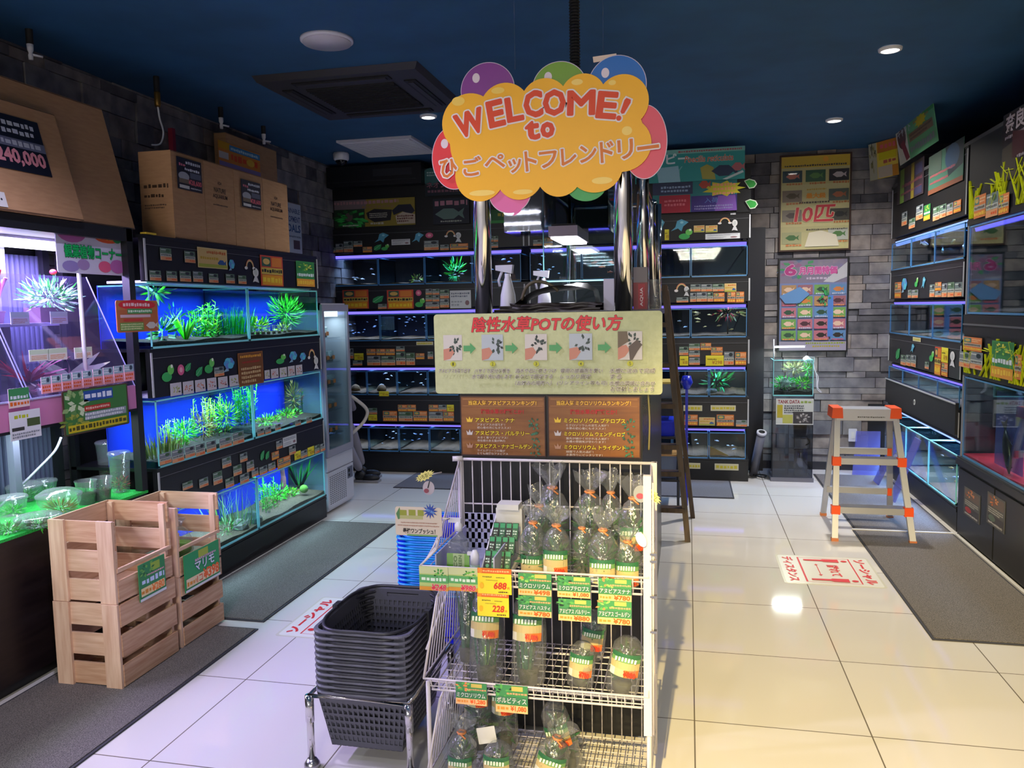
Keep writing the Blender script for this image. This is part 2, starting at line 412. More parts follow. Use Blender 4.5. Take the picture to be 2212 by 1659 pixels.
# ------------------------------------------------------------------ room shell
def tile_mat():
    m = mk('glossy_floor_tile', '#d8d5cf', .07); nt = m.node_tree; N = nt.nodes; L = nt.links; b = N['Principled BSDF']
    tc = N.new('ShaderNodeTexCoord'); mp = N.new('ShaderNodeMapping'); mp.inputs['Location'].default_value = (-.0252, -.4236, 0)
    br = N.new('ShaderNodeTexBrick'); br.offset = 0; br.squash = 1
    for k, v in (('Scale', 1), ('Mortar Size', .0028), ('Mortar Smooth', .3), ('Brick Width', .6), ('Row Height', .6), ('Bias', 0)): br.inputs[k].default_value = v
    br.inputs['Color1'].default_value = lin('#dcd9d4')+(1,); br.inputs['Color2'].default_value = lin('#d8d5d0')+(1,); br.inputs['Mortar'].default_value = lin('#726b60')+(1,)
    L.new(tc.outputs['Object'], mp.inputs[0]); L.new(mp.outputs[0], br.inputs[0]); L.new(br.outputs['Color'], b.inputs['Base Color'])
    return m
b = MB(); b.box(-6, -15, -.1, 6, 7.55, 0, tile_mat()); struct(b, 'floor')
NAVY = noisy('navy_ceiling_paint', '#1f4c72', '#235580', 3, .7, 0)
b = MB(); b.box(-3.3, -1.2, 2.83, 2.3, 7.6, 2.93, NAVY); struct(b, 'ceiling')
STN = [noisy('stone_%s' % n, c1, c2, 9, .8, .5) for n, c1, c2 in (('slate', '#5c5b64', '#7c7a80'), ('grey', '#6e6a72', '#94908f'), ('warm', '#706868', '#9c928c'), ('dark', '#46464e', '#66656c'))]
def stone_wall(fr, w, h, name):
    b = MB(); b.fbox(fr, 0, 0, -.12, w, h, -.03, BLACKM); z = 0; st = random.getstate(); random.seed(5)
    while z < h-.001:
        rh = min(random.choice((.055, .075, .09, .11, .13)), h-z); x = -random.uniform(0, .3)
        while x < w:
            L = random.choice((.16, .22, .3, .4, .52)); x0, x1 = max(x, 0), min(x+L, w)
            if x1-x0 > .004:
                e = random.uniform(0, .022); s = random.uniform(-.004, .004)
                p = [fr.p(x0+.001, z+.001, -.04), fr.p(x1-.001, z+.001, -.04), fr.p(x1-.001, z+rh-.001, -.04), fr.p(x0+.001, z+rh-.001, -.04)]
                q = [fr.p(x0+.003, z+.002, e), fr.p(x1-.003, z+.002, e+s), fr.p(x1-.003, z+rh-.002, e+s), fr.p(x0+.003, z+rh-.002, e)]
                b.hexa(p+q, random.choice((STN[0], STN[1], STN[1], STN[2], STN[3])))
            x += L
        z += rh
    random.setstate(st); return struct(b, name)
stone_wall(FL(-3.22, .8, 0), 6.74, 2.83, 'wall_left')
stone_wall(FB(-3.22, 7.55, 0), 5.5, 2.83, 'wall_back')
b = MB(); b.box(2.28, 1.0, 0, 2.36, 7.6, 2.83, CHAR); struct(b, 'wall_right')
b = MB(); b.box(.52, 7.50, 0, 1.68, 7.52, .07, mk('dark_baseboard', '#20222c', .5)); struct(b, 'baseboard_back')
CARPET = noisy('grey_carpet', '#514d4b', '#88827c', 260, .95, .5, (1, 1, 1), 3, lo=.36, hi=.66)
CARPL = noisy('grey_carpet_light', '#5f5f66', '#7a7a80', 120, .9, .3, (1, 5, 1), 3)
RUBB = mk('mat_rubber_edge', '#33333a', .7)
def mat_(x0, y0, x1, y1, m, label):
    b = MB(); b.box(x0, y0, .0005, x1, y1, .006, RUBB); b.box(x0+.012, y0+.012, .006, x1-.012, y1-.012, .009, m)
    return single(b, 'floor_mat', label, 'mat')
mat_(-2.60, .9, -1.995, 3.30, CARPET, 'grey floor mat under the wooden crates in the left foreground')
mat_(-2.57, 3.385, -2.015, 5.17, CARPET, 'grey floor mat along the planted aquarium rack')
mat_(1.06, 3.715, 1.665, 5.475, CARPET, 'grey floor mat beside the black cabinet on the right')
mat_(1.075, 5.505, 1.665, 7.27, CARPET, 'grey floor mat under the back legs of the aluminium step stool')
mat_(-1.35, 6.262, .352, 6.885, CARPL, 'pale grey mat in front of the rear rack behind the dark ladder')
mat_(-2.45, 6.262, -1.40, 6.885, CARPL, 'pale grey mat before the rear rack beside the refrigerated case')
b = MB(); WSTRIP = mk('white_edge_strip', '#c9c8c4', .5)
b.box(1.668, 2.6, .0005, 1.690, 5.46, .012, WSTRIP); single(b, 'edge_strip', 'thin white strip running along the foot of the black cabinet', 'strip')
b = MB(); b.box(1.06, 5.478, .0005, 1.668, 5.502, .010, WSTRIP); single(b, 'edge_strip', 'thin white strip across the seam of the two right mats', 'strip')

# ceiling fittings
t = thing('air_conditioner', 'dark square ceiling cassette air conditioner left of the welcome sign', 'air conditioner', (-1.91, 4.675, 2.83))
ACG = mk('dark_grey_ac', '#2b2a2e', .5); ACV = mk('ac_slot_black', '#060607', .6)
b = MB(); x0, x1, y0, y1 = -2.40, -1.42, 4.185, 5.165
b.hexa([(x0+.02, y0+.02, 2.795), (x1-.02, y0+.02, 2.795), (x1-.02, y1-.02, 2.795), (x0+.02, y1-.02, 2.795), (x0, y0, 2.829), (x1, y0, 2.829), (x1, y1, 2.829), (x0, y1, 2.829)], ACG); part(b, 'panel_frame', t)
b = MB(); b.box(x0+.22, y0+.22, 2.788, x1-.22, y1-.22, 2.796, mk('ac_grille', '#18171a', .6))
for k in range(17): yy = y0+.235+k*.0318; b.box(x0+.22, yy, 2.783, x1-.22, yy+.009, 2.788, ACV)
part(b, 'intake_grille', t)
for (a0, c0, a1, c1) in ((x0+.2, y0+.08, x1-.2, y0+.15), (x0+.2, y1-.15, x1-.2, y1-.08), (x0+.08, y0+.2, x0+.15, y1-.2), (x1-.15, y0+.2, x1-.08, y1-.2)):
    b = MB(); b.box(a0, c0, 2.788, a1, c1, 2.796, ACV); b.box(a0+.02, c0+.02, 2.782, a1-.02, c1-.02, 2.788, ACG); part(b, 'air_outlet', t)
b = MB(); b.box(-2.68, 5.895, 2.812, -2.065, 6.54, 2.829, mk('white_vent_frame', '#c9cad6', .5))
for k in range(14): yy = 5.925+k*.0425; b.box(-2.655, yy, 2.804, -2.09, yy+.03, 2.812, mk('white_vent_slat', '#d4d5e0', .5))
single(b, 'ceiling_vent', 'white slatted square vent on the ceiling beyond the air conditioner', 'vent')
t = thing('ceiling_speaker', 'white round speaker grille in the ceiling near the top left', 'speaker', (-1.73, 3.743, 2.83))
b = MB(); b.lathe((-1.73, 3.743, 2.812), [(.118, .002), (.128, .006), (.128, .018)], mk('speaker_rim', '#d8d6e2', .4), 40); part(b, 'rim', t)
b = MB(); b.lathe((-1.73, 3.743, 2.808), [(.117, .0), (.117, .01)], noisy('speaker_mesh', '#b9b4c4', '#cfcad8', 500, .6, .1), 40); part(b, 'grille', t)
DLG = glow('downlight_glow', '#fff6ee', 5)
for (x, y, l, gw) in ((-1.747, 5.354, 'small round recessed downlight left of the welcome sign', 5), (1.038, 4.673, 'small round recessed downlight at the upper right, nearer of two', 2), (1.037, 6.321, 'small round recessed downlight above the yellow poster', 2)):
    t = thing('downlight', l, 'downlight', (x, y, 2.83), 'recessed downlights')
    b = MB(); b.lathe((x, y, 2.814), [(.044, .012), (.046, .0), (.058, .004), (.06, .015)], mk('downlight_trim', '#dcdce2', .4), 28, caps=False); part(b, 'trim', t)
    b = MB(); b.lathe((x, y, 2.8165), [(.045, 0), (.045, .006)], DLG, 28); part(b, 'lens', t)
c = at(737, 338, 2, 2.80); t = thing('dome_camera', 'white dome security camera on the ceiling in the back left corner', 'camera', (c.x, c.y, 2.83))
b = MB(); b.lathe((c.x, c.y, 2.765), [(.055, 0), (.064, .012), (.066, .05), (.06, .064)], WPLAS, 24); part(b, 'housing', t)
b = MB(); b.ball((c.x, c.y, 2.765), (.05, .05, .04), mk('smoked_dome', '#0a0b0e', .1), 16, 8); part(b, 'dome', t)
# black corrugated hanging cable tube
t = thing('hanging_cable_tube', 'black corrugated cable tube hanging from the ceiling behind the welcome sign', 'cable tube', (-.47, 3.45, 2.83))
b = MB(); pr = []
for k in range(62): pr += [(.024, -k*.0125), (.018, -k*.0125-.006)]
b.lathe((-.47, 3.45, 2.825), pr, BLACKM, 12, smooth=False); part(b, 'tube', t)
b = MB(); b.box(-.505, 3.40, 2.78, -.45, 3.42, 2.828, WHITE); part(b, 'tag', t)
# ceiling outlets on cords along the left wall
def pend(px, y, zt, kind, label):
    c = at(px[0], px[1], 1, y); t = thing('hanging_outlet', label, 'outlet', (c.x, c.y, 2.83), 'outlets hanging from the ceiling on the left')
    b = MB(); b.tube([(c.x, c.y, 2.83), (c.x, c.y, c.z+.05)], .006, BLACKM, 6); b.lathe((c.x, c.y, c.z+.04), [(.008, .12), (.016, .08), (.016, 0)], BLACKM, 12); part(b, 'cord', t)
    b = MB()
    if kind: b.lathe((c.x, c.y, c.z-.04), [(.013, 0), (.017, .012), (.017, .075), (.012, .085)], mk('brass_plug', '#8a6a34', .35, .8), 14)
    else: b.lathe((c.x, c.y, c.z-.03), [(.010, 0), (.011, .02), (.008, .03), (.014, .045), (.015, .075)], WPLAS, 12)
    part(b, 'plug', t)
    if kind:
        b = MB(); b.tube(curve([(c.x, c.y, c.z-.04), (c.x, c.y+.01, c.z-.10), (c.x-.01, c.y+.05, c.z-.17), (c.x-.02, c.y+.03, c.z-.235), (c.x-.04, c.y-.02, c.z-.25)]), .005, WPLAS, 7); part(b, 'white_cord', t)
    else:
        b = MB(); b.tube([(c.x, c.y, c.z-.005), (c.x+.03, c.y+.04, c.z-.008)], .006, WPLAS, 6); part(b, 'side_plug', t)
pend((66, 115), 3.25, 0, 0, 'black cord with white plug hanging at the far upper left'); pend((340, 215), 4.05, 0, 1, 'brass coloured hanging outlet with curled white cord')
pend((478, 268), 4.75, 0, 0, 'black cord with white plug hanging above the orange poster'); pend((570, 302), 5.3, 0, 0, 'black cord with white plug hanging right of the orange poster')

# ------------------------------------------------------------------ fish
def fish_mb(m, m2):
    b = MB(); n = 8; prof = [(-.5, .02), (-.36, .09), (-.1, .15), (.15, .12), (.32, .045)]
    vs = [V((x, r*.45*math.cos(6.283*k/n), r*math.sin(6.283*k/n))) for x, r in prof for k in range(n)]
    fs = [(i*n+k, i*n+(k+1) % n, (i+1)*n+(k+1) % n, (i+1)*n+k) for i in range(4) for k in range(n)]+[tuple(range(n-1, -1, -1)), tuple(range(4*n, 5*n))]
    b.add(vs, fs, m, True)
    b.plate(Fr((0, .004, 0), (1, 0, 0), (0, 0, 1)), [(.3, -.03), (.52, -.16), (.47, 0), (.52, .16), (.3, .03)], 0, .008, m2)
    b.plate(Fr((0, .004, 0), (1, 0, 0), (0, 0, 1)), [(-.12, .13), (.0, .24), (.14, .11)], 0, .008, m2)
    for s in (-1, 1): b.ball((-.38, s*.035, .03), .018, BLACKM, 6, 4)
    return b
FISH = {}
for k, c1, c2 in (('pale', '#e8ecf4', '#c8d0e0'), ('silver', '#9fb4dc', '#7088b8'), ('orange', '#e0602c', '#f09050'), ('black', '#101218', '#23252c'), ('red', '#c82030', '#e05050'), ('gold', '#c8a860', '#9c8850')):
    FISH[k] = fish_mb(mk('fish_'+k, c1, .35), mk('fin_'+k, c2, .4)).mesh('fish')
def fish(kind, loc, L, yaw, label, group, roll=0):
    o = bpy.data.objects.new('aquarium_fish', FISH[kind]); COL.objects.link(o); o.location = loc; o.scale = (L, L, L); o.rotation_euler = (roll, random.uniform(-.25, .25), yaw)
    tag(o, label, 'fish', group); return o

# ------------------------------------------------------------------ racks and tanks
def tank(fr, a0, a1, z0, z1, dep, label, group, back=None, ground=None, gh=.03, edge=EDGE, water=.9, edges=.005, slope=0):
    """glass box aquarium; fr is the rack frame, a along the rack, z up"""
    o = fr.p((a0+a1)/2, z0, -dep/2); t = thing('aquarium', label, 'aquarium', o, group); g = .005; a0 += .003; a1 -= .003
    b = MB()
    b.fbox(fr, a0, z0, -g, a1, z1, 0, GLASS); b.fbox(fr, a0, z0, -dep, a0+g, z1, -g, GLASS); b.fbox(fr, a1-g, z0, -dep, a1, z1, -g, GLASS)
    part(b, 'glass_walls', t)
    b = MB(); e = edges
    b.fbox(fr, a0, z1-e*.9, -g-.001, a1, z1+.001, .001, edge); b.fbox(fr, a0, z0-.001, -g-.001, a1, z0+e*1.4, .001, edge)
    b.fbox(fr, a0, z0, -g-.001, a0+e*.8, z1, .001, edge); b.fbox(fr, a1-e*.8, z0, -g-.001, a1, z1, .001, edge)
    for s in (a0, a1-e): b.fbox(fr, s, z1-e, -dep, s+e, z1, -g, edge)
    part(b, 'edge_seal', t)
    if back: b = MB(); b.fbox(fr, a0, z0, -dep-.004, a1, z1, -dep, back); part(b, 'backdrop', t)
    if ground:
        b = MB(); n = 10; fs = []; P = []
        for i in range(n+1):
            a = a0+g+(a1-a0-2*g)*i/n; hz = gh*(.85+.16*math.sin(i*1.3+a0*7)+random.uniform(-.06, .06))
            P += [fr.p(a, z0+.002, -g-.001), fr.p(a, z0+hz, -g-.001), fr.p(a, z0+hz*(1.1+slope)+.004, -dep*.55), fr.p(a, z0+hz*(1.2+slope)+.008, -dep+.003)]
        for i in range(n):
            for k in range(3): fs.append((4*i+k, 4*i+4+k, 4*i+5+k, 4*i+1+k))
        b.add(P, fs, ground); part(b, 'substrate', t)
    if water:
        zw = z0+(z1-z0)*water; b = MB(); b.add([fr.p(a0+g, zw, -g), fr.p(a1-g, zw, -g), fr.p(a1-g, zw, -dep), fr.p(a0+g, zw, -dep)], [(0, 1, 2, 3)], WATER); part(b, 'water', t)
    return t
LEDV = glow('violet_led', '#6a5eff', 1.5)
LEDB = glow('blue_led', '#7c98ff', 1.7)
def led(fr, a0, a1, z, dep, label, group, gl=LEDV, hh=.03, d=-.03):
    o = fr.p((a0+a1)/2, z-hh, d); t = thing('led_lamp', label, 'lamp', o, group)
    b = MB(); b.fbox(fr, a0, z-.012, d-.05, a1, z, d+.008, CHAR); part(b, 'housing', t)
    b = MB(); b.add([fr.p(a0+.01, z-hh, d), fr.p(a1-.01, z-hh, d), fr.p(a1-.01, z-.011, d+.006), fr.p(a0+.01, z-.011, d+.006), fr.p(a0+.01, z-hh, d-.012), fr.p(a1-.01, z-hh, d-.012), fr.p(a1-.01, z-.011, d-.04), fr.p(a0+.01, z-.011, d-.04)],
                    [(0, 1, 2, 3), (0, 4, 5, 1), (4, 7, 6, 5), (0, 3, 7, 4), (1, 5, 6, 2)], gl); part(b, 'diffuser', t)
def rack(label, fr, w, bays, levels, top, dep, base, strips=True, backm=BLACKM):
    t = thing('aquarium_rack', label, 'rack', fr.p(w/2, 0, -dep/2))
    edges = [0.0]+list(bays)+[w]
    secs = []; z = base
    b = MB(); b.fbox(fr, 0, 0, -dep+.02, w, base, -.004, BLACK); b.fbox(fr, 0, base-.02, -dep, w, base, 0, BLACK); part(b, 'base_cabinet', t)
    for i, (z0, z1) in enumerate(levels):
        nz = levels[i+1][0] if i+1 < len(levels) else top
        b = MB(); b.fbox(fr, .004, z1+.014, -.03, w-.004, nz-.016, -.002, CHAR if i < len(levels)-1 else BLACK); b.fbox(fr, .004, nz-.05, -.002, w-.004, nz-.047, .0015, mk('panel_groove', '#5b5c62', .4)); part(b, 'front_panel', t)
        b = MB(); b.fbox(fr, 0, z0-.016, -dep, w, z0-.001, 0, BLACK); part(b, 'shelf', t); secs.append((z1+.014, nz-.016))
    b = MB(); b.fbox(fr, 0, top-.016, -dep, w, top, .0, BLACK); part(b, 'top_board', t)
    b = MB(); b.fbox(fr, 0, base, -dep-.012, w, top-.016, -dep-.006, backm); part(b, 'back_board', t)
    for e in edges:
        b = MB(); a0 = min(max(e-.02, 0), w-.03); b.fbox(fr, a0, 0, -dep, a0+.03, top-.016, -dep+.03, BLACK); part(b, 'post', t)
        if strips:
            for (s0, s1) in secs:
                for q in ([0.0] if e == 0 else [w-.012] if e == w else [e-.03, e+.018]):
                    b = MB(); b.fbox(fr, q, s0+.004, 0, q+.012, s1-.004, .004, STRIPW); part(b, 'edge_strip', t)
    return t
XL, YB, XR = -2.59, 6.90, 1.70
# --- planted rack on the left wall
fl = FL(XL, 3.432, 0); LV = [(.17, .49), (.735, 1.075), (1.335, 1.652)]
rack('black rack of planted blue aquariums on the left wall', fl, 1.86, [], LV, 1.895, .50, .15)
LN = ['bottom', 'middle', 'top']
for i, (z0, z1) in enumerate(LV):
    for j, (a0, a1) in enumerate(((.016, .916), (.922, 1.844))):
        tank(fl, a0, a1, z0, z1, .29, 'planted aquarium with blue backdrop, %s shelf of left rack, %s one' % (LN[i], ('nearer', 'farther')[j]), 'planted aquariums of the left rack', BLUEB, SOIL if i else GRAVEL, .035, water=.93, edges=.007)
    b = MB(); z = z1+.010; b.fbox(fl, .05, z, -.26, 1.81, z+.012, -.03, WPLAS); single(b, 'led_lamp', 'white flat lamp hidden above the %s planted aquariums' % LN[i], 'lamp', 'lamps of the planted rack')
# --- rear rack (two bays)
fb = FB(-3.235, YB, 0); RV = [(.193, .459), (.724, .988), (1.226, 1.512), (1.735, 2.028)]
rack('long black rack of many small aquariums across the back wall', fb, 3.735, [1.85], RV, 2.255, .52, .175)
RN = ['bottom', 'third', 'second', 'top']
TK = {}
for i, (z0, z1) in enumerate(RV):
    n = 6 if i < 2 else 4
    for bay, (s, e) in enumerate(((.014, 1.80), (1.875, 3.715))):
        led(fb, s, e, z1-.001, .5, 'violet lamp reflection band over the %s tanks in the %s bay of the rear rack' % (RN[i], ('left', 'right')[bay]), 'violet lamp reflection bands of the rear rack', hh=(.028, .032, .036, .046)[i])  # glowing diffuser stands in for the lamp's reflection under the water surface
        for k in range(n):
            a0, a1 = s+(e-s)*k/n, s+(e-s)*(k+1)/n
            TK[i, bay, k] = (a0, a1, z0, z1)
            tank(fb, a0, a1, z0, z1-.042, .44, 'small aquarium, %s from left on the %s level, %s bay of rear rack' % (ORD[k], RN[i], ('left', 'right')[bay]), 'small aquariums of the rear rack', BLACKM if not (i == 2 and bay == 0) else mk('navy_backdrop', '#060c2c', .6), SAND, .028 if i < 2 else .022, EDGEB, .95, .007)
def school(i, bay, k, kind, n, L, what):
    a0, a1, z0, z1 = TK[i, bay, k]
    lb = '%s in the %s tank of the %s level, %s bay of rear rack' % (what, ORD[k], RN[i], ('left', 'right')[bay])
    for q in range(n):
        p = fb.p(random.uniform(a0+.04, a1-.04), random.uniform(z0+.06, z1-.07), -random.uniform(.03, .3))
        fish(kind, p, L*1.25*random.uniform(.75, 1.2), random.choice((0, 3.14))+random.uniform(-.7, .7), lb, 'fish of the rear rack, '+lb[-60:])
for (i, bay, k, kind, n, L, w) in ((3, 0, 0, 'pale', 6, .035, 'small white fish'), (3, 0, 2, 'pale', 7, .03, 'small white fish'), (3, 0, 3, 'silver', 8, .03, 'small silver fish'), (3, 1, 0, 'pale', 10, .028, 'small white fish'), (3, 1, 1, 'orange', 5, .045, 'small orange fish'),
    (2, 0, 0, 'silver', 14, .022, 'tiny silver fish'), (2, 0, 1, 'silver', 18, .02, 'tiny silver fish'), (2, 0, 2, 'red', 3, .05, 'red fish'), (2, 1, 3, 'gold', 10, .04, 'slim pale fish'), (2, 1, 2, 'pale', 4, .03, 'small white fish'),
    (1, 0, 1, 'pale', 5, .035, 'small white fish'), (1, 0, 2, 'pale', 8, .022, 'tiny white fish'), (1, 0, 3, 'silver', 10, .022, 'tiny silver fish'), (1, 0, 4, 'pale', 4, .025, 'tiny white fish'), (0, 0, 1, 'pale', 9, .02, 'tiny white fish'), (0, 0, 2, 'silver', 7, .026, 'tiny silver fish'), (0, 0, 3, 'silver', 7, .024, 'tiny silver fish'),
    (0, 0, 4, 'silver', 2, .06, 'silver fish'), (0, 1, 4, 'pale', 4, .025, 'tiny white fish'), (0, 1, 5, 'pale', 4, .03, 'small white fish')):
    school(i, bay, k, kind, n, L, w)
# --- right rack
fr_ = FRt(XR, 7.43, 0); QV = [(.17, .60), (.80, .975), (1.23, 1.505), (1.762, 2.018)]
rack('black rack of aquariums on the right wall', fr_, 1.88, [], QV, 2.46, .52, .15)
QN = ['bottom', 'third', 'second', 'top']
for i, (z0, z1) in enumerate(QV):
    led(fr_, .02, 1.86, z1-.001, .5, 'blue lamp strip over the %s tanks of the right rack' % QN[i], 'lamp strips of the right rack', LEDB if i in (0, 3) else LEDV, .05 if i == 3 else .028)
    cuts = ((.014, .62), (.62, 1.24), (1.24, 1.866)) if i != 1 else ((.014, .47), (.47, .93), (.93, 1.4), (1.4, 1.866))
    for k, (a0, a1) in enumerate(cuts):
        tank(fr_, a0, a1, z0, z1-(.03 if i else .1), .44, 'aquarium, %s from the back on the %s level of the right rack' % (ORD[k], QN[i]), 'aquariums of the right rack', mk('slate_blue_backdrop', '#41588a', .5) if i == 0 else (BLACKM, mk('deep_blue_backdrop', '#12307a', .5))[i == 3], SAND, .02, EDGEB if i else EDGE, .93, .007)
for q in range(7): fish('gold' if q % 2 else 'pale', fr_.p(.75+q*.16, 1.82+random.uniform(0, .12), -.06-.02*q), random.uniform(.09, .13), 1.57+random.uniform(-.5, .5), 'tall pale fish hovering in the top tanks of the right rack', 'pale fish in the top tanks of the right rack')
for q in range(34): fish(('gold', 'pale', 'silver')[q % 3], fr_.p(random.uniform(1.28, 1.84), .24+.2*random.random()**1.5, -random.uniform(.02, .3)), random.uniform(.03, .05), random.choice((1.57, -1.57))+random.uniform(-.7, .7), 'small pale fish crowding the bottom tank of the right rack', 'small fish crowding the bottom tank of the right rack')
b = MB(); b.fbox(fr_, .01, .635, .0, 1.865, .842, .02, CHAR); b.fbox(fr_, .01, .832, .02, 1.865, .842, .026, STRIPW); b.plate(Fr(fr_.p(0, 0, .02), fr_.u, fr_.v), circ(.92, .735, .021, .021), 0, .002, WHITE); b.plate(Fr(fr_.p(0, 0, .0222), fr_.u, fr_.v), circ(.92, .735, .009, .012), 0, .001, CHAR)
single(b, 'hinged_panel', 'dark hinged panel with small white round badge on the right rack', 'panel')
# decor in small tanks
def deco(name, label, cat, mbf, group=None):
    b = MB(); mbf(b); return single(b, name, label, cat, group)
a0, a1, z0, z1 = TK[3, 0, 2]; p = at(983, 590, 1, 7.05)
deco('plastic_plant', 'bright emerald plant in a top tank of the rear rack left bay', 'plant', lambda b: (bush(b, (p.x, 7.05, z0+.125), (.085, .05, .085), 90, .06, .008, ['emerald', 'emerald', 'bright'], .5), b.lathe((p.x, 7.05, z0+.01), [(.02, 0), (.015, .06)], LEAF['emerald'], 8)))
p2 = at(900, 600, 1, 7.0); deco('yellow_rock_moss', 'small yellow green moss clump in the second top tank of the rear rack', 'moss', lambda b: (bush(b, (p2.x, 7.0, RV[3][0]+.055), (.06, .04, .03), 60, .03, .006, ['lime', 'tan'], .3), b.lathe((p2.x, 7, RV[3][0]+.012), [(.05, 0), (.03, .03)], ROCK, 8)))
p3 = at(1550, 830, 1, 7.05); deco('java_fern', 'green broad leaved plant in the third level tank at the right of the rear rack', 'plant', lambda b: (bush(b, (p3.x, 7.05, .85), (.10, .06, .075), 60, .07, .016, ['emerald', 'green', 'dark'], .3), b.lathe((p3.x-.05, 7.0, .75), [(.05, 0), (.04, .03)], ROCK, 8)))
for (px, py) in ((768, 836), (824, 830)):
    q = at(px, py, 1, 7.0); deco('coconut_shelter', 'brown round shelter in a third level tank of the rear rack, %s of two' % ('left' if px < 800 else 'right'), 'shelter', lambda b: b.lathe((q.x, 7.0, RV[1][0]+.03), [(.042, 0), (.045, .02), (.034, .045), (.008, .06)], noisy('coconut', '#5a4026', '#8f6c44', 30, .9, .4), 12), 'coconut shelters')
q4 = at(1580, 675, 1, 7.06); deco('orange_fan_coral', 'orange brown leaf cluster at the top of a second level tank on the right', 'plant', lambda b: (bush(b, (q4.x-.03, 7.06, 1.43), (.12, .05, .045), 70, .05, .01, ['tan', 'red', 'olive'], -.2), b.tube([(q4.x-.03, 7.06, 1.24), (q4.x-.03, 7.06, 1.42)], .006, DWOOD, 6)))
q5 = at(838, 702, 1, 6.96); b = MB()
for k in range(7): b.box(q5.x-.06, 6.955, 1.33+k*.018, q5.x+.06, 6.957, 1.334+k*.018, CLEAR); b.box(q5.x-.06+k*.02, 6.955, 1.33, q5.x-.058+k*.02, 6.957, 1.445, CLEAR)
b.box(q5.x-.065, 6.953, 1.325, q5.x+.065, 6.956, 1.45, CUP); b.box(q5.x-.065, 6.953, RV[2][0]+.012, q5.x-.06, 6.956, 1.325, CUP); single(b, 'breeding_net', 'clear square breeding box in a second level tank of the rear rack', 'breeding box')
b = MB(); w_ = at(1565, 985, 1, 6.93); b.plate(FB(w_.x-.14, 6.93, .215), [(0, 0), (.18, 0), (0, .09)], 0, .004, ink('#c07a28')); b.plate(FB(w_.x-.14, 6.929, .215), [(.155, 0), (.18, 0), (0, .09), (0, .078)], 0, .003, ink('#e8d838')); single(b, 'corner_sign', 'orange triangle with yellow edge in the bottom right tank', 'sign')
q6 = at(1952, 700, 0, 1.85); b = MB(); b.lathe((1.85, q6.y, QV[2][0]+.018), [(.04, 0), (.045, .03), (.03, .06), (.035, .09), (.015, .12)], noisy('terracotta', '#8a4a28', '#b06a3c', 30, .8, .2), 12); single(b, 'clay_pot_shelter', 'reddish clay shelter in the second level tank of the right rack', 'shelter')
# ------------------------------------------------------------------ aquatic plants of the left rack
def aq(px, py, kind, label, X=-2.76, **k):
    p = at(px, py, 0, X); lv = min(range(3), key=lambda i: abs(LV[i][0]+.04-p.z)); z = max(min(p.z, LV[lv][0]+.09), LV[lv][0]+.02)
    c = V((X, p.y, z)); b = MB(); h = k.get('h', .12); r = k.get('r', .06); cols = k.get('c', ['green', 'bright']); n = k.get('n', 60)
    if kind == 'bush': bush(b, c+V((0, 0, h*.55)), (r*.6, r, h*.5), n, k.get('L', .04), k.get('w', .006), cols, .5); b.tube([c-V((0, 0, .01)), c+V((0, 0, h*.5))], .003, LEAF[cols[0]], 5)
    elif kind == 'grass': grass(b, c, (r*.8, r), n, h, k.get('w', .004), cols, k.get('lean', .25), k.get('bend', .25))
    elif kind == 'sword':
        for i in range(n):
            a = random.uniform(0, 6.28); blade(b, c, (.5*math.cos(a), .5*math.sin(a), 1), h*random.uniform(.6, 1.1), k.get('w', .012), LEAF[random.choice(cols)], random.uniform(-.3, .3), 4)
    elif kind == 'stems':
        for i in range(k.get('st', 10)):
            q = c+V((random.uniform(-r, r)*.7, random.uniform(-r, r), 0)); hh = h*random.uniform(.7, 1.1); ln = V((random.uniform(-.1, .1), random.uniform(-.15, .15), 1))
            b.tube([q, q+ln*hh], .0016, LEAF[cols[0]], 4)
            for s in range(int(hh/.012)):
                a = random.uniform(0, 6.28); blade(b, q+ln*(s*.012+.01), (math.cos(a), math.sin(a), .6), k.get('L', .022), k.get('w', .004), LEAF[random.choice(cols)], .2, 2)
    y0, y1 = (3.455, 4.34) if p.y < 4.35 else (4.362, 5.268)
    b.v = [(min(max(q[0], -2.872), -2.60), min(max(q[1], y0), y1), min(q[2], LV[lv][1]-.012)) for q in b.v]
    return single(b, 'aquatic_plant', label, 'aquatic plant', 'aquatic plants in the left rack')
aq(352, 748, 'bush', 'broad leafed plant at the left end of the top left tank', c=['pale', 'green', 'teal'], h=.13, r=.07, n=60, L=.06, w=.012, X=-2.68)
aq(402, 745, 'sword', 'bright sword leaved plant in the top left tank', c=['bright', 'lime', 'bright'], h=.17, n=26, w=.011, X=-2.68)
aq(380, 735, 'bush', 'curly pale stemmed plant between sword plant and broad leafed plant', c=['teal', 'green', 'pale'], h=.19, r=.05, n=50, L=.04, w=.006)
aq(440, 735, 'stems', 'tall leafy stem plant left of the centre of the top left tank', c=['bright', 'green', 'lime'], h=.20, r=.09, st=22, L=.035, w=.006)
aq(470, 728, 'stems', 'dark green stem plant behind in the middle of the top left tank', c=['dark', 'green'], h=.15, r=.08, st=16, L=.03, X=-2.79)
aq(505, 722, 'grass', 'dense bright green grass clump beside the divider in the top left tank', c=['bright', 'bright', 'green'], h=.165, r=.13, n=240, w=.0035)
b = MB(); p = at(335, 620, 0, -2.66); bush(b, (-2.66, p.y, 1.615), (.03, .05, .015), 34, .06, .010, ['pale', 'teal', 'bright'], -.3); single(b, 'floating_plant', 'floating green leaves at the upper left corner of the top left tank', 'aquatic plant')
aq(560, 722, 'bush', 'yellow green leafy clump at the left of the top right tank', c=['lime', 'lime', 'olive', 'bright'], h=.10, r=.075, n=130, L=.035, w=.008, X=-2.7)
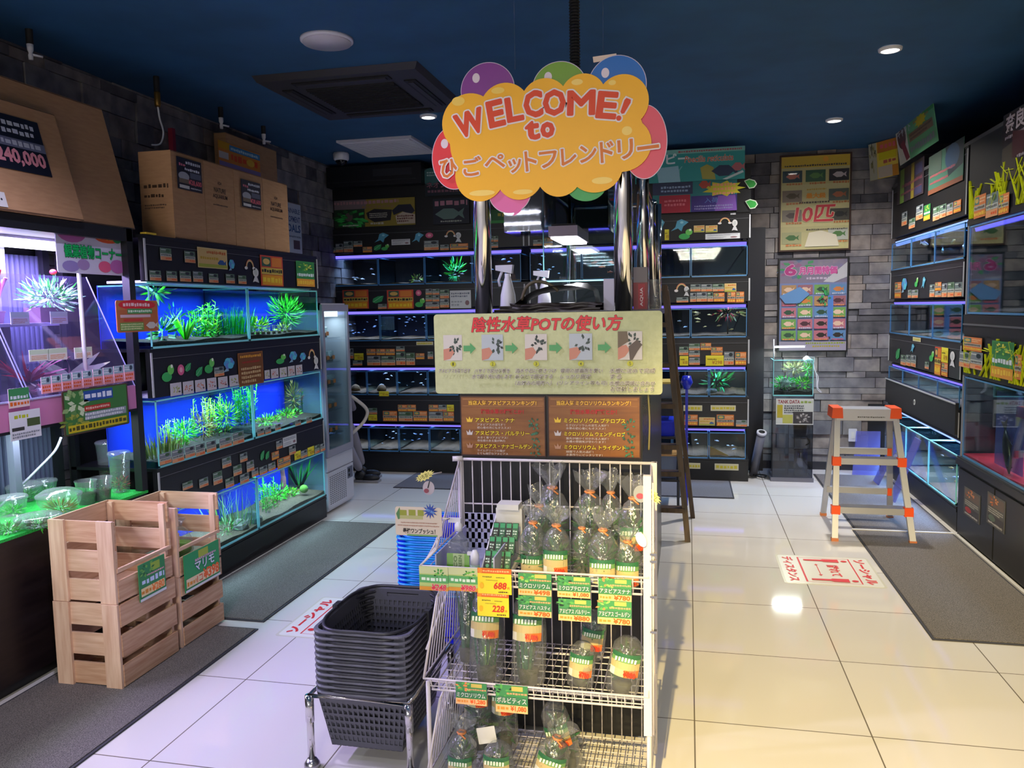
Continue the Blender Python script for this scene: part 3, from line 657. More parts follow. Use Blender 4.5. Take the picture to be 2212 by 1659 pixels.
aq(612, 725, 'bush', 'small yellow green plant in front of the big feathery bush', c=['lime', 'olive'], h=.07, r=.06, n=60, L=.03, w=.007, X=-2.68)
aq(620, 708, 'bush', 'big feathery bright green bush in the top right tank', c=['bright', 'bright', 'green'], h=.20, r=.15, n=420, L=.055, w=.004, X=-2.76)
aq(350, 985, 'grass', 'olive brown grassy clump at the left of the middle left tank', c=['olive', 'tan', 'olive'], h=.12, r=.11, n=130, w=.004, X=-2.66)
aq(385, 968, 'stems', 'pale green stem plant behind the olive clump in the middle left tank', c=['lime', 'pale', 'bright'], h=.16, r=.09, st=18, L=.02, X=-2.78)
aq(402, 958, 'bush', 'vivid green moss ball bush in the middle left tank', c=['bright', 'bright'], h=.12, r=.09, n=320, L=.03, w=.003, X=-2.68)
aq(440, 948, 'bush', 'tan and brown fine leaved bush in the middle left tank', c=['tan', 'olive', 'tan'], h=.14, r=.085, n=260, L=.03, w=.003, X=-2.70)
aq(455, 940, 'stems', 'light green frothy stem plant in the middle of the middle left tank', c=['lime', 'bright', 'pale'], h=.22, r=.11, st=26, L=.022, X=-2.77)
aq(490, 930, 'bush', 'soft light green bush right of centre in the middle left tank', c=['lime', 'bright', 'bright'], h=.17, r=.11, n=340, L=.035, w=.0035, X=-2.74)
aq(527, 918, 'stems', 'tall bright green stem plant beside the divider of the middle left tank', c=['bright', 'lime', 'bright'], h=.25, r=.08, st=28, L=.025, X=-2.74)
aq(575, 922, 'bush', 'low bright green carpet at the left of the middle right tank', c=['bright', 'bright', 'lime'], h=.07, r=.12, n=260, L=.025, w=.003, X=-2.72)
aq(622, 905, 'bush', 'low bright green carpet in the centre of the middle right tank', c=['bright', 'lime'], h=.065, r=.13, n=240, L=.025, w=.003, X=-2.72)
aq(636, 888, 'bush', 'brownish fine leaved bush in the middle right tank', c=['olive', 'tan', 'olive'], h=.2, r=.08, n=300, L=.035, w=.003, X=-2.79)
aq(676, 885, 'stems', 'thin green stem plant at the right end of the middle right tank', c=['bright', 'pale', 'red'], h=.16, r=.06, st=12, L=.025, X=-2.78)
aq(505, 1150, 'grass', 'long curling pale grass leaves in the bottom left tank', c=['pale', 'pale', 'green', 'lime'], h=.27, r=.16, n=60, w=.0035, lean=.3, bend=.55, X=-2.74)
aq(495, 1165, 'bush', 'grey green mossy clump at the base of the bottom left tank', c=['pale', 'olive', 'green'], h=.08, r=.12, n=150, L=.03, w=.004, X=-2.68)
aq(575, 1128, 'stems', 'tall olive and green stem plant left in the bottom right tank', c=['bright', 'olive', 'green'], h=.22, r=.08, st=22, L=.025, X=-2.74)
aq(605, 1110, 'bush', 'leafy bright green clump in the middle of the bottom right tank', c=['bright', 'bright', 'green'], h=.12, r=.08, n=150, L=.03, w=.008, X=-2.76)
aq(628, 1098, 'bush', 'small lime clump right of the middle of the bottom right tank', c=['lime', 'bright'], h=.07, r=.08, n=130, L=.025, w=.007, X=-2.76)
aq(682, 1062, 'sword', 'broad vivid green blades at the right end of the bottom right tank', c=['bright', 'green', 'bright'], h=.28, n=34, w=.013, X=-2.79)
b = MB(); p = at(657, 1066, 0, -2.68); b.ball((p.x, p.y, LV[0][0]+.075), .03, noisy('moss_ball', '#3a7a28', '#8ad04a', 300, .9, .6), 18, 12); single(b, 'marimo_ball', 'round green moss ball on the gravel of the bottom right tank', 'moss ball')
b = MB(); p = at(613, 1090, 0, -2.8); b.tube(curve([(p.x, p.y, LV[0][0]+.04), (p.x, p.y+.01, .33), (p.x, p.y-.01, .44)]), [.02]*9+[.016]*8, noisy('driftwood', '#5c3a4a', '#9a6a70', 25, .85, .5), 8); single(b, 'driftwood_post', 'upright reddish driftwood in the bottom right tank', 'driftwood')
for (px, py, s, l) in ((520, 1170, .05, 'left'), (545, 1150, .06, 'right')):
    b = MB(); p = at(px, py, 0, -2.66); b.lathe((p.x, p.y, LV[0][0]+.03), [(s, 0), (s*.95, s*.5), (s*.5, s*1.1), (.004, s*1.2)], ROCK, 9, .18, False); single(b, 'aquarium_rock', 'grey rock at the front of the bottom left tank, %s of two' % l, 'rock', 'rocks in the bottom left tank')
for k in range(8):
    p = at(546+k*11.5, 728-k*1.3, 0, -2.63); t = thing('glass_tube', 'small clear plant tube, %s from the left in the top right tank' % ORD[k], 'tube', (p.x, p.y, LV[2][0]+.03), 'row of plant tubes')
    b = MB(); b.lathe((p.x, p.y, LV[2][0]+.03), [(.012, 0), (.012, .055), (.013, .058)], CUP, 10); part(b, 'tube_wall', t)
    b = MB(); b.lathe((p.x, p.y, LV[2][0]+.031), [(.010, 0), (.010, .018)], SAND, 8); part(b, 'filling', t)

# ------------------------------------------------------------------ plant case at the far left
CX = -2.62
t = thing('display_cabinet', 'dark brown base cabinet under the green turf at the left edge', 'cabinet', (-2.91, 2.4, 0))
b = MB(); b.box(-3.19, 1.3, .05, CX, 3.385, .625, CABW); part(b, 'body', t)
b = MB(); b.box(-3.17, 1.3, 0, CX-.03, 3.385, .05, BLACK); part(b, 'plinth', t)
b = MB(); b.box(-3.18, 1.3, .625, CX+.004, 3.39, .637, TURF); single(b, 'turf_sheet', 'bright green turf sheet on the dark cabinet at the left', 'turf')
RIDG = mk('ridged_dark_panel', '#565a78', .3)
t = thing('plant_display_case', 'violet lit plant display case with sloped clear front at the left edge', 'display case', (-2.9, 2.4, .64))
b = MB()
for k in range(65): y = 1.45+k*.03; b.hexa([(-3.16, y, .64), (-3.13, y+.008, .64), (-3.13, y+.020, .64), (-3.16, y+.028, .64), (-3.16, y, 1.80), (-3.13, y+.008, 1.80), (-3.13, y+.020, 1.80), (-3.16, y+.028, 1.80)], RIDG)
b.box(-3.18, 1.4, .64, -3.16, 3.40, 1.9, BLACK); part(b, 'ridged_back', t)
for (x, y, nm, z0) in ((CX-.02, 3.375, 'front', .64), (-3.12, 3.375, 'back', .64)):
    b = MB(); b.box(x-.02, y-.02, z0, x+.02, y+.02, 1.92, CHAR); part(b, 'post', t)
b = MB(); b.box(-2.96, 2.92, .64, -2.925, 2.955, 1.86, mk('grey_post', '#6d7286', .4)); part(b, 'inner_post', t)
b = MB(); b.box(-3.18, 1.3, 1.855, CX, 3.40, 1.915, CHAR); part(b, 'top_beam', t)
b = MB(); b.box(-3.15, 1.3, 1.145, CX-.01, 3.35, 1.16, CLEAR); b.box(CX-.012, 1.3, 1.05, CX, 3.35, 1.165, film('pink_acrylic', '#f4c8dc', 1.4, .1, .02, diffuse=.55, dcol='#f0a4d4')); b.box(-3.15, 1.3, 1.04, CX, 3.35, 1.052, CHAR); part(b, 'lower_shelf', t)
b = MB(); b.box(-3.15, 1.3, 1.462, -2.80, 3.10, 1.476, mk('violet_shelf', '#b9b2de', .3)); part(b, 'upper_shelf', t)
for (ya, yb) in ((1.3, 2.715), (2.725, 3.35)):
    b = MB(); b.hexa([(CX-.004, ya, 1.16), (CX, ya, 1.16), (CX, yb, 1.16), (CX-.004, yb, 1.16), (-2.854, ya, 1.69), (-2.85, ya, 1.69), (-2.85, yb, 1.69), (-2.854, yb, 1.69)], film('hazy_acrylic', '#eef0fa', 1.42, .06, .02, diffuse=.045, dcol='#c4b8ff'))  # dust haze, with the violet lamp glow put into its colour
    for y in (ya, yb-.005): b.bar((CX, y+.002, 1.16), (-2.852, y+.002, 1.69), .003, .005, mk('bright_acrylic_edge', '#b8bce8', .2))
    part(b, 'sloped_panel', t)
b = MB(); b.box(CX-.004, 1.3, 1.165, CX+.004, 2.9, 1.172, mk('bright_acrylic_edge', '#b8bce8', .2)); part(b, 'panel_rail', t)
t = thing('grow_lamp', 'long bright violet white lamp tube at the top of the plant case', 'lamp', (-2.9, 2.3, 1.80))
b = MB(); b.box(-2.96, 1.4, 1.845, -2.84, 3.3, 1.856, WPLAS); part(b, 'housing', t)
b = MB(); b.tube([(-2.9, 1.42, 1.825), (-2.9, 3.28, 1.825)], .017, glow('grow_tube', '#e2dcff', 7), 10); part(b, 'tube', t)
b = MB(); b.box(-2.88, 1.85, 1.024, -2.82, 3.25, 1.039, WPLAS); single(b, 'led_lamp', 'thin white lamp bar under the lower shelf of the plant case', 'lamp')
# potted plants
def pot(x, y, z, r, h, m, b): b.lathe((x, y, z), [(r*.75, 0), (r, h), (r*1.08, h), (r*1.08, h+.008), (r*.9, h+.008), (r*.85, h-.01)], m, 16)
t = thing('potted_plant', 'white green leafed plant with red flower in long brown pot', 'plant', (-2.90, 3.17, 1.476))
b = MB(); b.box(-2.95, 3.06, 1.477, -2.86, 3.30, 1.545, mk('brown_planter', '#6a4a52', .6)); part(b, 'planter', t)
b = MB(); bush(b, (-2.90, 3.17, 1.60), (.07, .15, .075), 420, .04, .006, ['pale', 'cream', 'pale', 'bright'], .4); part(b, 'foliage', t)
b = MB(); b.tube([(-2.9, 3.19, 1.62), (-2.9, 3.195, 1.70)], .002, LEAF['green'], 5); b.ball((-2.9, 3.195, 1.71), (.016, .016, .013), LEAF['red'], 10, 6); part(b, 'flower', t)
t = thing('potted_plant', 'pink tubed pitcher plant at the left edge of the plant case', 'plant', (-2.90, 2.84, 1.476))
b = MB(); pot(-2.9, 2.86, 1.477, .035, .045, mk('brown_planter', '#6a4a52', .6), b); part(b, 'pot', t)
b = MB()
for k in range(16):
    a = random.uniform(0, 6.28); h = random.uniform(.1, .22); q = random.uniform(.02, .07); b.tube(curve([(-2.9, 2.86, 1.51), (-2.9+q*.5*math.cos(a), 2.86+q*.5*math.sin(a), 1.51+h*.6), (-2.9+q*math.cos(a), 2.86+q*math.sin(a), 1.51+h)], 4), [.002, .002, .003, .003, .004, .005, .006, .007, .008], LEAF[random.choice(('pink', 'red', 'cream'))], 6)
part(b, 'pitchers', t)
t = thing('potted_plant', 'red leaved rosette plant on the lower shelf of the plant case', 'plant', (-2.82, 2.88, 1.16))
b = MB(); pot(-2.82, 2.93, 1.161, .04, .05, BLACK, b); part(b, 'pot', t)
b = MB()
for k in range(26):
    a = random.uniform(0, 6.28); blade(b, (-2.82, 2.93, 1.22), (math.cos(a), math.sin(a), random.uniform(.3, 1.2)), random.uniform(.1, .19), .012, LEAF[random.choice(('red', 'red', 'pink'))], .35, 4)
part(b, 'leaves', t)
t = thing('potted_plant', 'plant with large white and green leaves on the lower shelf', 'plant', (-2.80, 3.14, 1.16))
b = MB(); pot(-2.80, 3.13, 1.161, .045, .05, mk('brown_planter', '#6a4a52', .6), b); part(b, 'pot', t)
b = MB()
for k in range(14):
    a = random.uniform(0, 6.28); blade(b, (-2.80, 3.13, 1.22), (math.cos(a), math.sin(a), random.uniform(.2, 1.0)), random.uniform(.1, .18), .028, LEAF[random.choice(('cream', 'pale', 'cream', 'pink'))], .4, 4)
part(b, 'leaves', t)
for k in range(5):
    y = 2.86+k*.115; t = thing('potted_plant', 'small pink plantlet in clear pot, %s from the left behind the price rail' % ORD[k], 'plant', (-2.69, y, 1.16), 'row of small plantlets behind the price rail')
    b = MB(); b.lathe((-2.69, y, 1.161), [(.02, 0), (.026, .04)], CUP, 12); part(b, 'pot', t)
    b = MB(); bush(b, (-2.69, y, 1.205), (.025, .03, .02), 26, .03, .005, ['red', 'pink', 'cream'], .5); part(b, 'leaves', t)
def tent(px0, py0, px1, py1, X, label, items, base='#e8e8e0', cat='card', name='plant_card', grp=None): return poster(name, label, cat, 0, X, (px0, py0, px1, py1), base, items, .002, group=grp)
TC = [('r', 0, 0, 1, .4, '#cfe3c8'), ('d', .1, .5, .9, .9, '#d89a60', 3)]
for (x0, y0, x1, y1, X, l) in ((22, 674, 62, 702, -2.80, 'white card below the pitcher plant'), (108, 673, 145, 700, -2.79, 'white card in front of the flowering plant'), (62, 755, 104, 780, -2.68, 'white card below the red rosette plant'), (103, 752, 144, 778, -2.68, 'white card between the two lower plants'), (160, 750, 198, 774, -2.68, 'white card below the white leaved plant')):
    tent(x0, y0, x1, y1, X, l, TC)
# price rail
for k in range(9):
    x0 = 88+k*22.4; y0 = 828-k*3.4
    tent(x0, y0-14, x0+21, y0+22, CX+.006, 'price label, %s from the left on the pink rail of the plant case' % ORD[k], [('r', 0, 0, 1, .45, '#9fb6c8'), ('e', .7, .2, .16, .14, '#3a4a5c'), ('d', .06, .1, .55, .38, '#e8eef4', 2), ('r', 0, .45, 1, 1, '#f0a0a8'), ('d', .1, .52, .9, .92, '#e05a20', 2)], '#f0c8c8', grp='price labels on the pink rail')
tent(17, 838, 62, 880, CX+.006, 'bigger price card at the left end of the pink rail', [('r', 0, 0, 1, .62, '#3f8f58'), ('d', .08, .35, .92, .6, '#dfe8f4', 1), ('d', .05, .66, .95, .95, '#e06a20', 1)], '#e8d0d0')
tent(20, 886, 87, 948, CX+.008, 'white sheet with green headline hanging below the pink rail', [('d', .15, .1, .6, .3, '#b8c428', 1), ('r', .55, .3, .98, .58, '#4a5c34'), ('r', .05, .56, .45, .68, '#3a3c38'), ('d', .05, .74, .95, .95, '#8a9098', 2)], '#dfe2ea', 'sheet', 'hanging_sheet')
# signs of the plant corner
t_it = [('e', .22, .14, .2, .2, '#b868a8'), ('e', .3, .12, .08, .08, '#7c3a80'), ('e', .75, .16, .2, .12, '#e86030'), ('d', .6, .08, .9, .24, '#f0e040', 1), ('e', .9, .16, .07, .1, '#30a060'),
        ('e', .18, .85, .12, .12, '#9a8ac8'), ('e', .36, .8, .09, .12, '#a88cc0'), ('e', .68, .82, .1, .13, '#e8648c'), ('e', .88, .8, .12, .16, '#c070b8'), ('t', '観葉植物コーナー', .1, .38, .95, .66, '#18c060', {'bold': .0012, 'outline': '#0a5a34', 'ob': .003, 'rnd': True})]
fr0, w0, h0 = pxrect(0, -2.66, 120, 495, 265, 592)
t = thing('plant_corner_sign', 'white flowered sign with green writing on a pole in the plant case', 'sign', fr0.p(w0/2, 0)); b = sheet_mb(fr0, w0, h0, '#d8d6ee', t_it, .004, .012); part(b, 'board', t)
b = MB(); q = fr0.p(w0*.32, 0, -.008); b.tube([(q.x, q.y, 1.16), (q.x, q.y, q.z+h0*.6)], .009, WPLAS, 10); part(b, 'pole', t)
poster('hanging_poster', 'green framed poster with yellow writing hanging below the plant case', 'poster', 0, CX+.03, (134, 836, 276, 930), '#4f3a2c', [('r', .02, .03, .98, .97, '#3f7a3c'), ('l', .2, .3, .22, .3, ['#c8d8b0', '#8fb070', '#5c8a48'], 30), ('l', .15, .7, .2, .2, ['#6a8a30', '#9aa040'], 24), ('r', .3, .06, .75, .3, '#28509a'), ('d', .32, .08, .73, .28, '#dfe6f4', 1), ('r', .3, .4, .7, .52, '#b03428'), ('d', .32, .42, .68, .5, '#e8b8a8', 1), ('r', .3, .55, .95, .72, '#8a96a0'), ('d', .3, .55, .92, .72, '#d8dce0', 2), ('r', .05, .78, .95, .95, '#c8b820'), ('d', .06, .79, .94, .94, '#4a4a18', 1)], .004, .01)
poster('post_sign', 'small red and green sign clipped to the post right of the plant case', 'sign', 0, CX+.05, (250, 649, 340, 717), '#c07848', [('r', .03, .3, .97, .97, '#b86a40'), ('e', .5, .14, .45, .16, '#d83038'), ('d', .16, .06, .8, .22, '#f4d0d0', 1), ('r', .25, .26, .85, .42, '#4f9a58'), ('d', .27, .28, .83, .4, '#dff0d8', 1), ('r', .08, .45, .8, .54, '#d8b8c0'), ('r', .15, .58, .6, .65, '#c84038'), ('r', .06, .7, .62, .95, '#6a9a4a'), ('d', .08, .72, .6, .93, '#d8d8a0', 3), ('f', .82, .8, .3, .26, '#cfc8c0')], .003, .012)
# bowls and cups on the turf
def cup(px, py, r, h, label, kind, fill, fh=.5, lid=True, grp='plant cups on the green turf'):
    p = at(px, py, 2, .638); x, y, z = p; t = thing('plant_cup', label, 'cup', p, grp); b = MB()
    pr = [(r*.78, 0), (r, h)] if kind != 'bowl' else [(r*.5, 0), (r*.8, h*.25), (r, h*.75), (r*1.02, h)]
    b.lathe((x, y, z), pr+[(r*1.06, h+.002), (r*1.06, h+.006)], CUP, 24, caps=False); b.lathe((x, y, z), [(r*.5, .001), (r*.49, .003)], CUP, 24); part(b, 'cup_wall', t)
    if lid: b = MB(); b.lathe((x, y, z+h+.004), [(r*1.06, 0), (r*1.06, .006), (r*.95, .012), (r*.7, h*.35 if kind == 'bowl' else .014), (.003, h*.42 if kind == 'bowl' else .016)], CUP, 24, caps=False); part(b, 'lid', t)
    b = MB()
    if fill == 'soil': b.lathe((x, y, z+.002), [(r*.76, 0), (r*(.78+.2*fh), h*fh)], SOIL, 18); bush(b, (x, y, z+h*fh), (r*.6, r*.6, .012), 24, .018, .004, ['olive', 'dark', 'green'], .4)
    else: bush(b, (x, y, z+h*fh*.6), (r*.62, r*.62, h*fh*.5), 140, r*.4, .004, fill, .4)
    part(b, 'plants', t)
cup(18, 1150, .075, .05, 'flat round tub of moss at the front left of the turf', 'bowl', ['green', 'bright', 'bagmid'], .5, False)
cup(85, 1138, .085, .035, 'low wide clear dish of moss at the front of the turf', 'bowl', ['bagmid', 'bright', 'olive'], .6, True)
cup(55, 1082, .075, .065, 'stacked clear bowl of grey green moss near the left edge', 'bowl', ['pale', 'bagmid'], .6, True)
cup(130, 1108, .088, .075, 'large clear bowl with yellow leaves beside the crate', 'bowl', ['olive', 'lime', 'tan'], .55, True)
cup(100, 1068, .05, .06, 'small clear tub behind the large bowl', 'cup', ['pale', 'green'], .4, True)
cup(188, 1088, .045, .105, 'clear cup with handle and dark soil, nearer of two', 'cup', 'soil', .45, False)
cup(222, 1080, .045, .105, 'clear cup with handle and dark soil, farther of two', 'cup', 'soil', .45, False)
cup(238, 1040, .058, .20, 'tall clear cup standing behind at the right end of the turf', 'cup', 'soil', .2, True)
cup(262, 1062, .05, .185, 'tall clear cup with red plant at the right end of the turf', 'cup', ['red', 'olive', 'tan'], .35, True)
cup(28, 1112, .06, .07, 'small clear tub of green leaves at the left edge', 'cup', ['bright', 'pale'], .5, True)
b = MB(); b.tube(curve([at(132, 945, 0, -2.90), at(118, 975, 0, -2.9), at(80, 1015, 0, -2.92), at(45, 1050, 0, -2.95), at(0, 1095, 0, -2.98)]), .006, mk('grey_cord', '#9a9eb0', .5), 7); single(b, 'power_cord', 'pale cord sagging across the ridged panel under the plant case', 'cord')

# ------------------------------------------------------------------ pine crates
def crate(x0, y0, z0, W, D, H, label, open_front):
    """camera-facing end at y0, aisle side at x0+W"""
    t = thing('wooden_crate', label, 'crate', (x0+W/2, y0+D/2, z0), 'pine crates'); th = .010; x1, y1 = x0+W, y0+D; sh = (H-.03)/3*.86; gp = (H-3*sh)/2-.004
    def slat(a, nm='slat', m=None): b = MB(); b.box(*a, m or (WOODV if nm == 'batten' else random.choice((WOOD, WOOD, WOOD2)))); part(b, nm, t)
    for e, (ya, yb) in enumerate(((y0+.012, y0+.012+th), (y1-th, y1))):
        for k in range(3): z = z0+.004+k*(sh+gp); slat((x0+.004, ya, z, x1-.004, yb, z+sh))
    for (bx, by) in ((x0+.012, y0), (x1-.075, y0)): slat((bx, by, z0, bx+.072, by+.012, z0+H), 'batten')
    for bx in (x0+.014, x1-.04): slat((bx, y1-th-.014, z0+.004, bx+.026, y1-th, z0+H-.01), 'batten')
    for k in range(3): z = z0+.004+k*(sh+gp); slat((x0, y0+.014, z, x0+th, y1-.004, z+sh))
    for k in range(2 if open_front else 3):
        if open_front and k == 1: z = z0+.004+sh+gp; slat((x1-th, y0+.014, z, x1, y1-.004, z+sh*.18)); break
        z = z0+.004+k*(sh+gp); slat((x1-th, y0+.014, z, x1, y1-.004, z+sh), 'slat', WOOD2)
    for k in range(4): a = x0+.012+k*(W-.03)/4; slat((a, y0+.024, z0+.006, a+(W-.03)/4-.012, y1-th-.002, z0+.014), 'bottom_slat')
    return t
crate(-2.525, 2.64, .009, .315, .365, .345, 'lower pine crate of the nearer stack at the left', False)
crate(-2.525, 2.645, .356, .310, .355, .335, 'upper open fronted pine crate of the nearer stack', True)
crate(-2.535, 3.035, .009, .322, .33, .32, 'lower pine crate of the farther stack', False)
crate(-2.535, 3.04, .331, .32, .33, .315, 'upper open fronted pine crate of the farther stack', True)
def tagg(items): return items
poster('crate_sign', 'green price sign with blue writing on the nearer upper crate', 'sign', 0, -2.205, (298, 1208, 356, 1288), '#2f8a50', [('l', .3, .2, .3, .2, ['#6ab04a', '#1f6a34'], 18), ('r', .45, .08, .8, .3, '#9ab83a'), ('d', .3, .32, .95, .4, '#e6a8b8', 1), ('d', .1, .40, .95, .62, '#cfdcff', 1), ('r', .05, .66, .95, .88, '#f2d8a0'), ('t', '¥280', .45, .66, .93, .88, '#f07a18', {'bold': .03}), ('d', .06, .7, .42, .86, '#d88a28', 1), ('r', 0, .93, 1, 1, '#dfe4ea')], .003)
poster('crate_sign', 'green price sign for moss balls on the farther upper crate', 'sign', 0, -2.205, (396, 1182, 473, 1262), '#1f9a58', [('r', .4, .04, .68, .24, '#a8b83a'), ('d', .3, .22, .9, .32, '#d8a8c8', 1), ('t', 'マリモ', .28, .3, .84, .56, '#eef2ff', {'bold': .02, 'outline': '#1c3c78', 'ob': .05}), ('r', .03, .66, .97, .9, '#f0d8b0'), ('t', '¥398', .5, .6, .97, .9, '#f0641c', {'bold': .04}), ('t', '1コ', .32, .7, .48, .88, '#e05020', {'bold': .02}), ('d', .05, .72, .3, .88, '#e09030', 1), ('r', 0, .94, 1, 1, '#dfe4ea')], .003)
b = MB(); b.box(-2.50, 3.07, .352, -2.235, 3.34, .382, mk('bag_pile', '#9ab8a0', .3)); single(b, 'folded_bags', 'flat pile of pale bags in the bottom of the farther upper crate', 'bags')
t = thing('plastic_bag', 'knotted clear bag of green water lying in the farther upper crate', 'bag', (-2.295, 3.17, .385))
b = MB(); b.lathe((-2.295, 3.17, .385), [(.04, 0), (.056, .03), (.055, .08), (.04, .12), (.012, .145), (.02, .165), (.032, .18)], BAG, 18, .06); part(b, 'bag', t)
b = MB(); b.lathe((-2.295, 3.17, .387), [(.036, 0), (.05, .03), (.048, .065)], mk('green_water', '#7ab02a', .3), 16); part(b, 'water', t)

# ------------------------------------------------------------------ cardboard boxes on top
def carton(name, label, y0, y1, z0, z1, x0, x1, lean=0, prints=(), side=()):
    c = V(((x0+x1)/2, (y0+y1)/2, z0)); t = thing(name, label, 'carton', c, 'cartons on the left racks')
    def L(p): return (p[0]-(p[2]-z0)*lean, p[1], p[2])
    b = MB(); b.hexa([L(p) for p in ((x0, y0, z0), (x1, y0, z0), (x1, y1, z0), (x0, y1, z0), (x0, y0, z1), (x1, y0, z1), (x1, y1, z1), (x0, y1, z1))], CARD); u = V(L((x1, y0, z1)))-V((x1, y0, z0)); fr = Fr(V((x1, y0, z0)), (0, 1, 0), u)
    art(b, fr, y1-y0, u.length, [('r', .0, .004, 1, .010, '#5a4030'), ('r', 0, .99, 1, 1, '#5a4030')]+list(prints), .0006)
    if side: art(b, Fr((x0, y0, z0), (1, 0, 0), (0, 0, 1)), x1-x0, z1-z0, side, .0006)
    part(b, 'box', t); return t
MK = '#4a3628'
carton('cardboard_box', 'huge flat cardboard carton leaning on the wall at the upper left', 1.9, 3.44, 1.918, 2.50, -2.78, -2.635, .25)
carton('cardboard_box', 'second flat carton leaning in front of the huge one', 1.7, 3.05, 1.918, 2.38, -2.632, -2.590, .25)
carton('cardboard_box', 'leftmost tall carton on the planted rack with printed side', 3.70-.0, 3.98, 1.897, 2.345, -2.79, -2.60, 0, [], [('d', .12, .36, .88, .44, MK, 1), ('d', .12, .48, .72, .54, MK, 1), ('d', .12, .6, .8, .66, '#6a5040', 2)])
for k, (a, c_) in enumerate(((3.985, 4.275), (4.28, 4.60), (4.605, 4.92))):
    carton('cardboard_box', ('second', 'third', 'fourth')[k]+' tall carton from the left on the planted rack', a, c_, 1.897, 2.345, -2.79, -2.60, 0, [('t', 'ADA', .43, .22, .57, .26, MK), ('t', 'NATURE', .3, .3, .7, .36, MK, {'bold': .02}), ('t', 'AQUARIUM', .25, .38, .75, .44, MK, {'bold': .02}), ('d', .25, .5, .75, .53, '#6a5040', 1)] if k != 1 else [])
def dpost(px, label, X=-2.594): return poster('price_poster', label, 'poster', 0, X, px, '#1c1c30', [('d', .35, .06, .95, .2, '#c8ccd8', 1), ('d', .08, .16, .35, .3, '#c86a80', 1), ('d', .3, .28, .9, .4, '#dfe2ec', 1), ('e', .25, .58, .22, .14, '#a8acb8'), ('r', .05, .66, .45, .8, '#7a6a5a'), ('r', .5, .42, .95, .6, '#5a6078'), ('t', '¥28,600', .42, .64, .97, .84, '#e06a78', {'bold': .03}), ('r', .05, .86, .45, .96, '#d8d8d8'), ('d', .5, .88, .95, .95, '#c0c0c8', 1)], .003, group='dark price posters on the cartons')
dpost((382, 345, 434, 412), 'dark price poster on the leftmost tall carton'); dpost((521, 392, 562, 450), 'dark price poster on the third tall carton')
fr0 = Fr(V((-2.59-.25*.17, 2.33, 1.918+.17)), (0, 1, 0), V((-.25, 0, 1))); b = sheet_mb(Fr(fr0.p(0, 0, .002), fr0.u, fr0.v), .60, .235, '#141828', [('r', 0, .08, .3, .5, '#3a4a8a'), ('r', .3, .1, .42, .16, '#c86070'), ('r', .3, .22, .42, .28, '#c86070'), ('d', .55, .08, .95, .36, '#c8ccd8', 2), ('r', 0, .42, 1, .58, '#6a6e84'), ('d', .04, .43, .96, .57, '#b8bcc8', 1), ('d', .2, .62, .44, .92, '#d8862c', 1), ('t', '¥240,000', .48, .60, .97, .92, '#e0909a', {'bold': .04})], .003); single(b, 'price_poster', 'big dark price poster on the flat leaning carton', 'poster')
b = sheet_mb(Fr(fr0.p(.1, -.165, .002), fr0.u, fr0.v), .22, .06, '#d8d6d4', [('e', .9, .5, .02, .08, '#303030'), ('d', .1, .6, .7, .8, '#909090', 1)], .003); single(b, 'white_label', 'white paper label at the foot of the flat leaning carton', 'label')
carton('cardboard_box', 'flat carton high on the wall behind the row of tall cartons', 5.03, 5.72, 2.35, 2.74, -3.19, -3.10)
poster('orange_poster', 'orange and blue poster on the flat carton high on the wall', 'poster', 0, -3.098, (472, 318, 560, 368), '#e08a30', [('r', .0, .0, .25, .3, '#d8a020'), ('r', .25, .05, 1, .3, '#3f8ac0'), ('r', 0, .42, .22, .7, '#d8d0c8'), ('d', .28, .36, .95, .75, '#e8501c', 1), ('d', .28, .1, .95, .28, '#c8e8f0', 1), ('r', 0, .82, 1, 1, '#8a7ab0'), ('e', .75, .55, .1, .16, '#f0c040')], .003)
poster('wall_poster', 'white poster with blue writing half hidden behind the cartons', 'poster', 0, -3.19, (600, 438, 650, 545), '#c8d2de', [('t', 'SUSTAINABLE', .1, .1, .95, .2, '#3a5a8a', {'bold': .02}), ('t', 'DEVELOPMENT', .1, .26, .95, .38, '#2a4a8a', {'bold': .02}), ('t', 'GOALS', .2, .42, .95, .58, '#2f5890', {'bold': .03}), ('d', .3, .64, .95, .7, '#6a7a90', 1), ('r', .62, .74, .9, .92, '#5a4a48')], .003)
b = MB(); b.box(-2.62, 3.455, 1.897, -2.585, 3.53, 1.906, ink('#d8b838')); single(b, 'yellow_clip', 'small yellow clip on the top left corner of the planted rack', 'clip')
b = MB(); b.box(-3.17, 4.5, 2.36, -3.14, 4.53, 2.66, mk('faded_red', '#9a2840', .5)); single(b, 'red_strip', 'narrow red strip hanging on the stone wall beside the brass outlet', 'strip')

# ------------------------------------------------------------------ refrigerated case
FRX, FY0, FY1, FZ1 = -2.60, 5.345, 5.80, 1.565
t = thing('refrigerated_case', 'tall white refrigerated case with glass door left of the rear rack', 'refrigerator', (-2.9, 5.57, 0))
FW_ = mk('fridge_white', '#b9bac6', .35)
b = MB(); b.box(-3.15, FY0, .02, FRX-.012, FY1, .43, FW_); b.box(-3.15, FY0, .43, -3.12, FY1, FZ1, FW_); b.box(-3.12, FY0, .43, FRX-.012, FY0+.02, FZ1, FW_); b.box(-3.12, FY1-.02, .43, FRX-.012, FY1, FZ1, FW_); b.box(-3.12, FY0, FZ1-.05, FRX-.012, FY1, FZ1, FW_); part(b, 'cabinet', t)
b = MB(); f = FL(FRX-.012, FY0, 0); b.fbox(f, 0, .32, 0, FY1-FY0, .425, .012, FW_); b.fbox(f, .0, .04, 0, FY1-FY0, .31, .012, FW_)
for i in range(9):
    for k in range(15): b.fbox(f, .03+i*.033, .07+k*.0145, .0122, .05+i*.033, .075+k*.0145, .013, BLACKM)
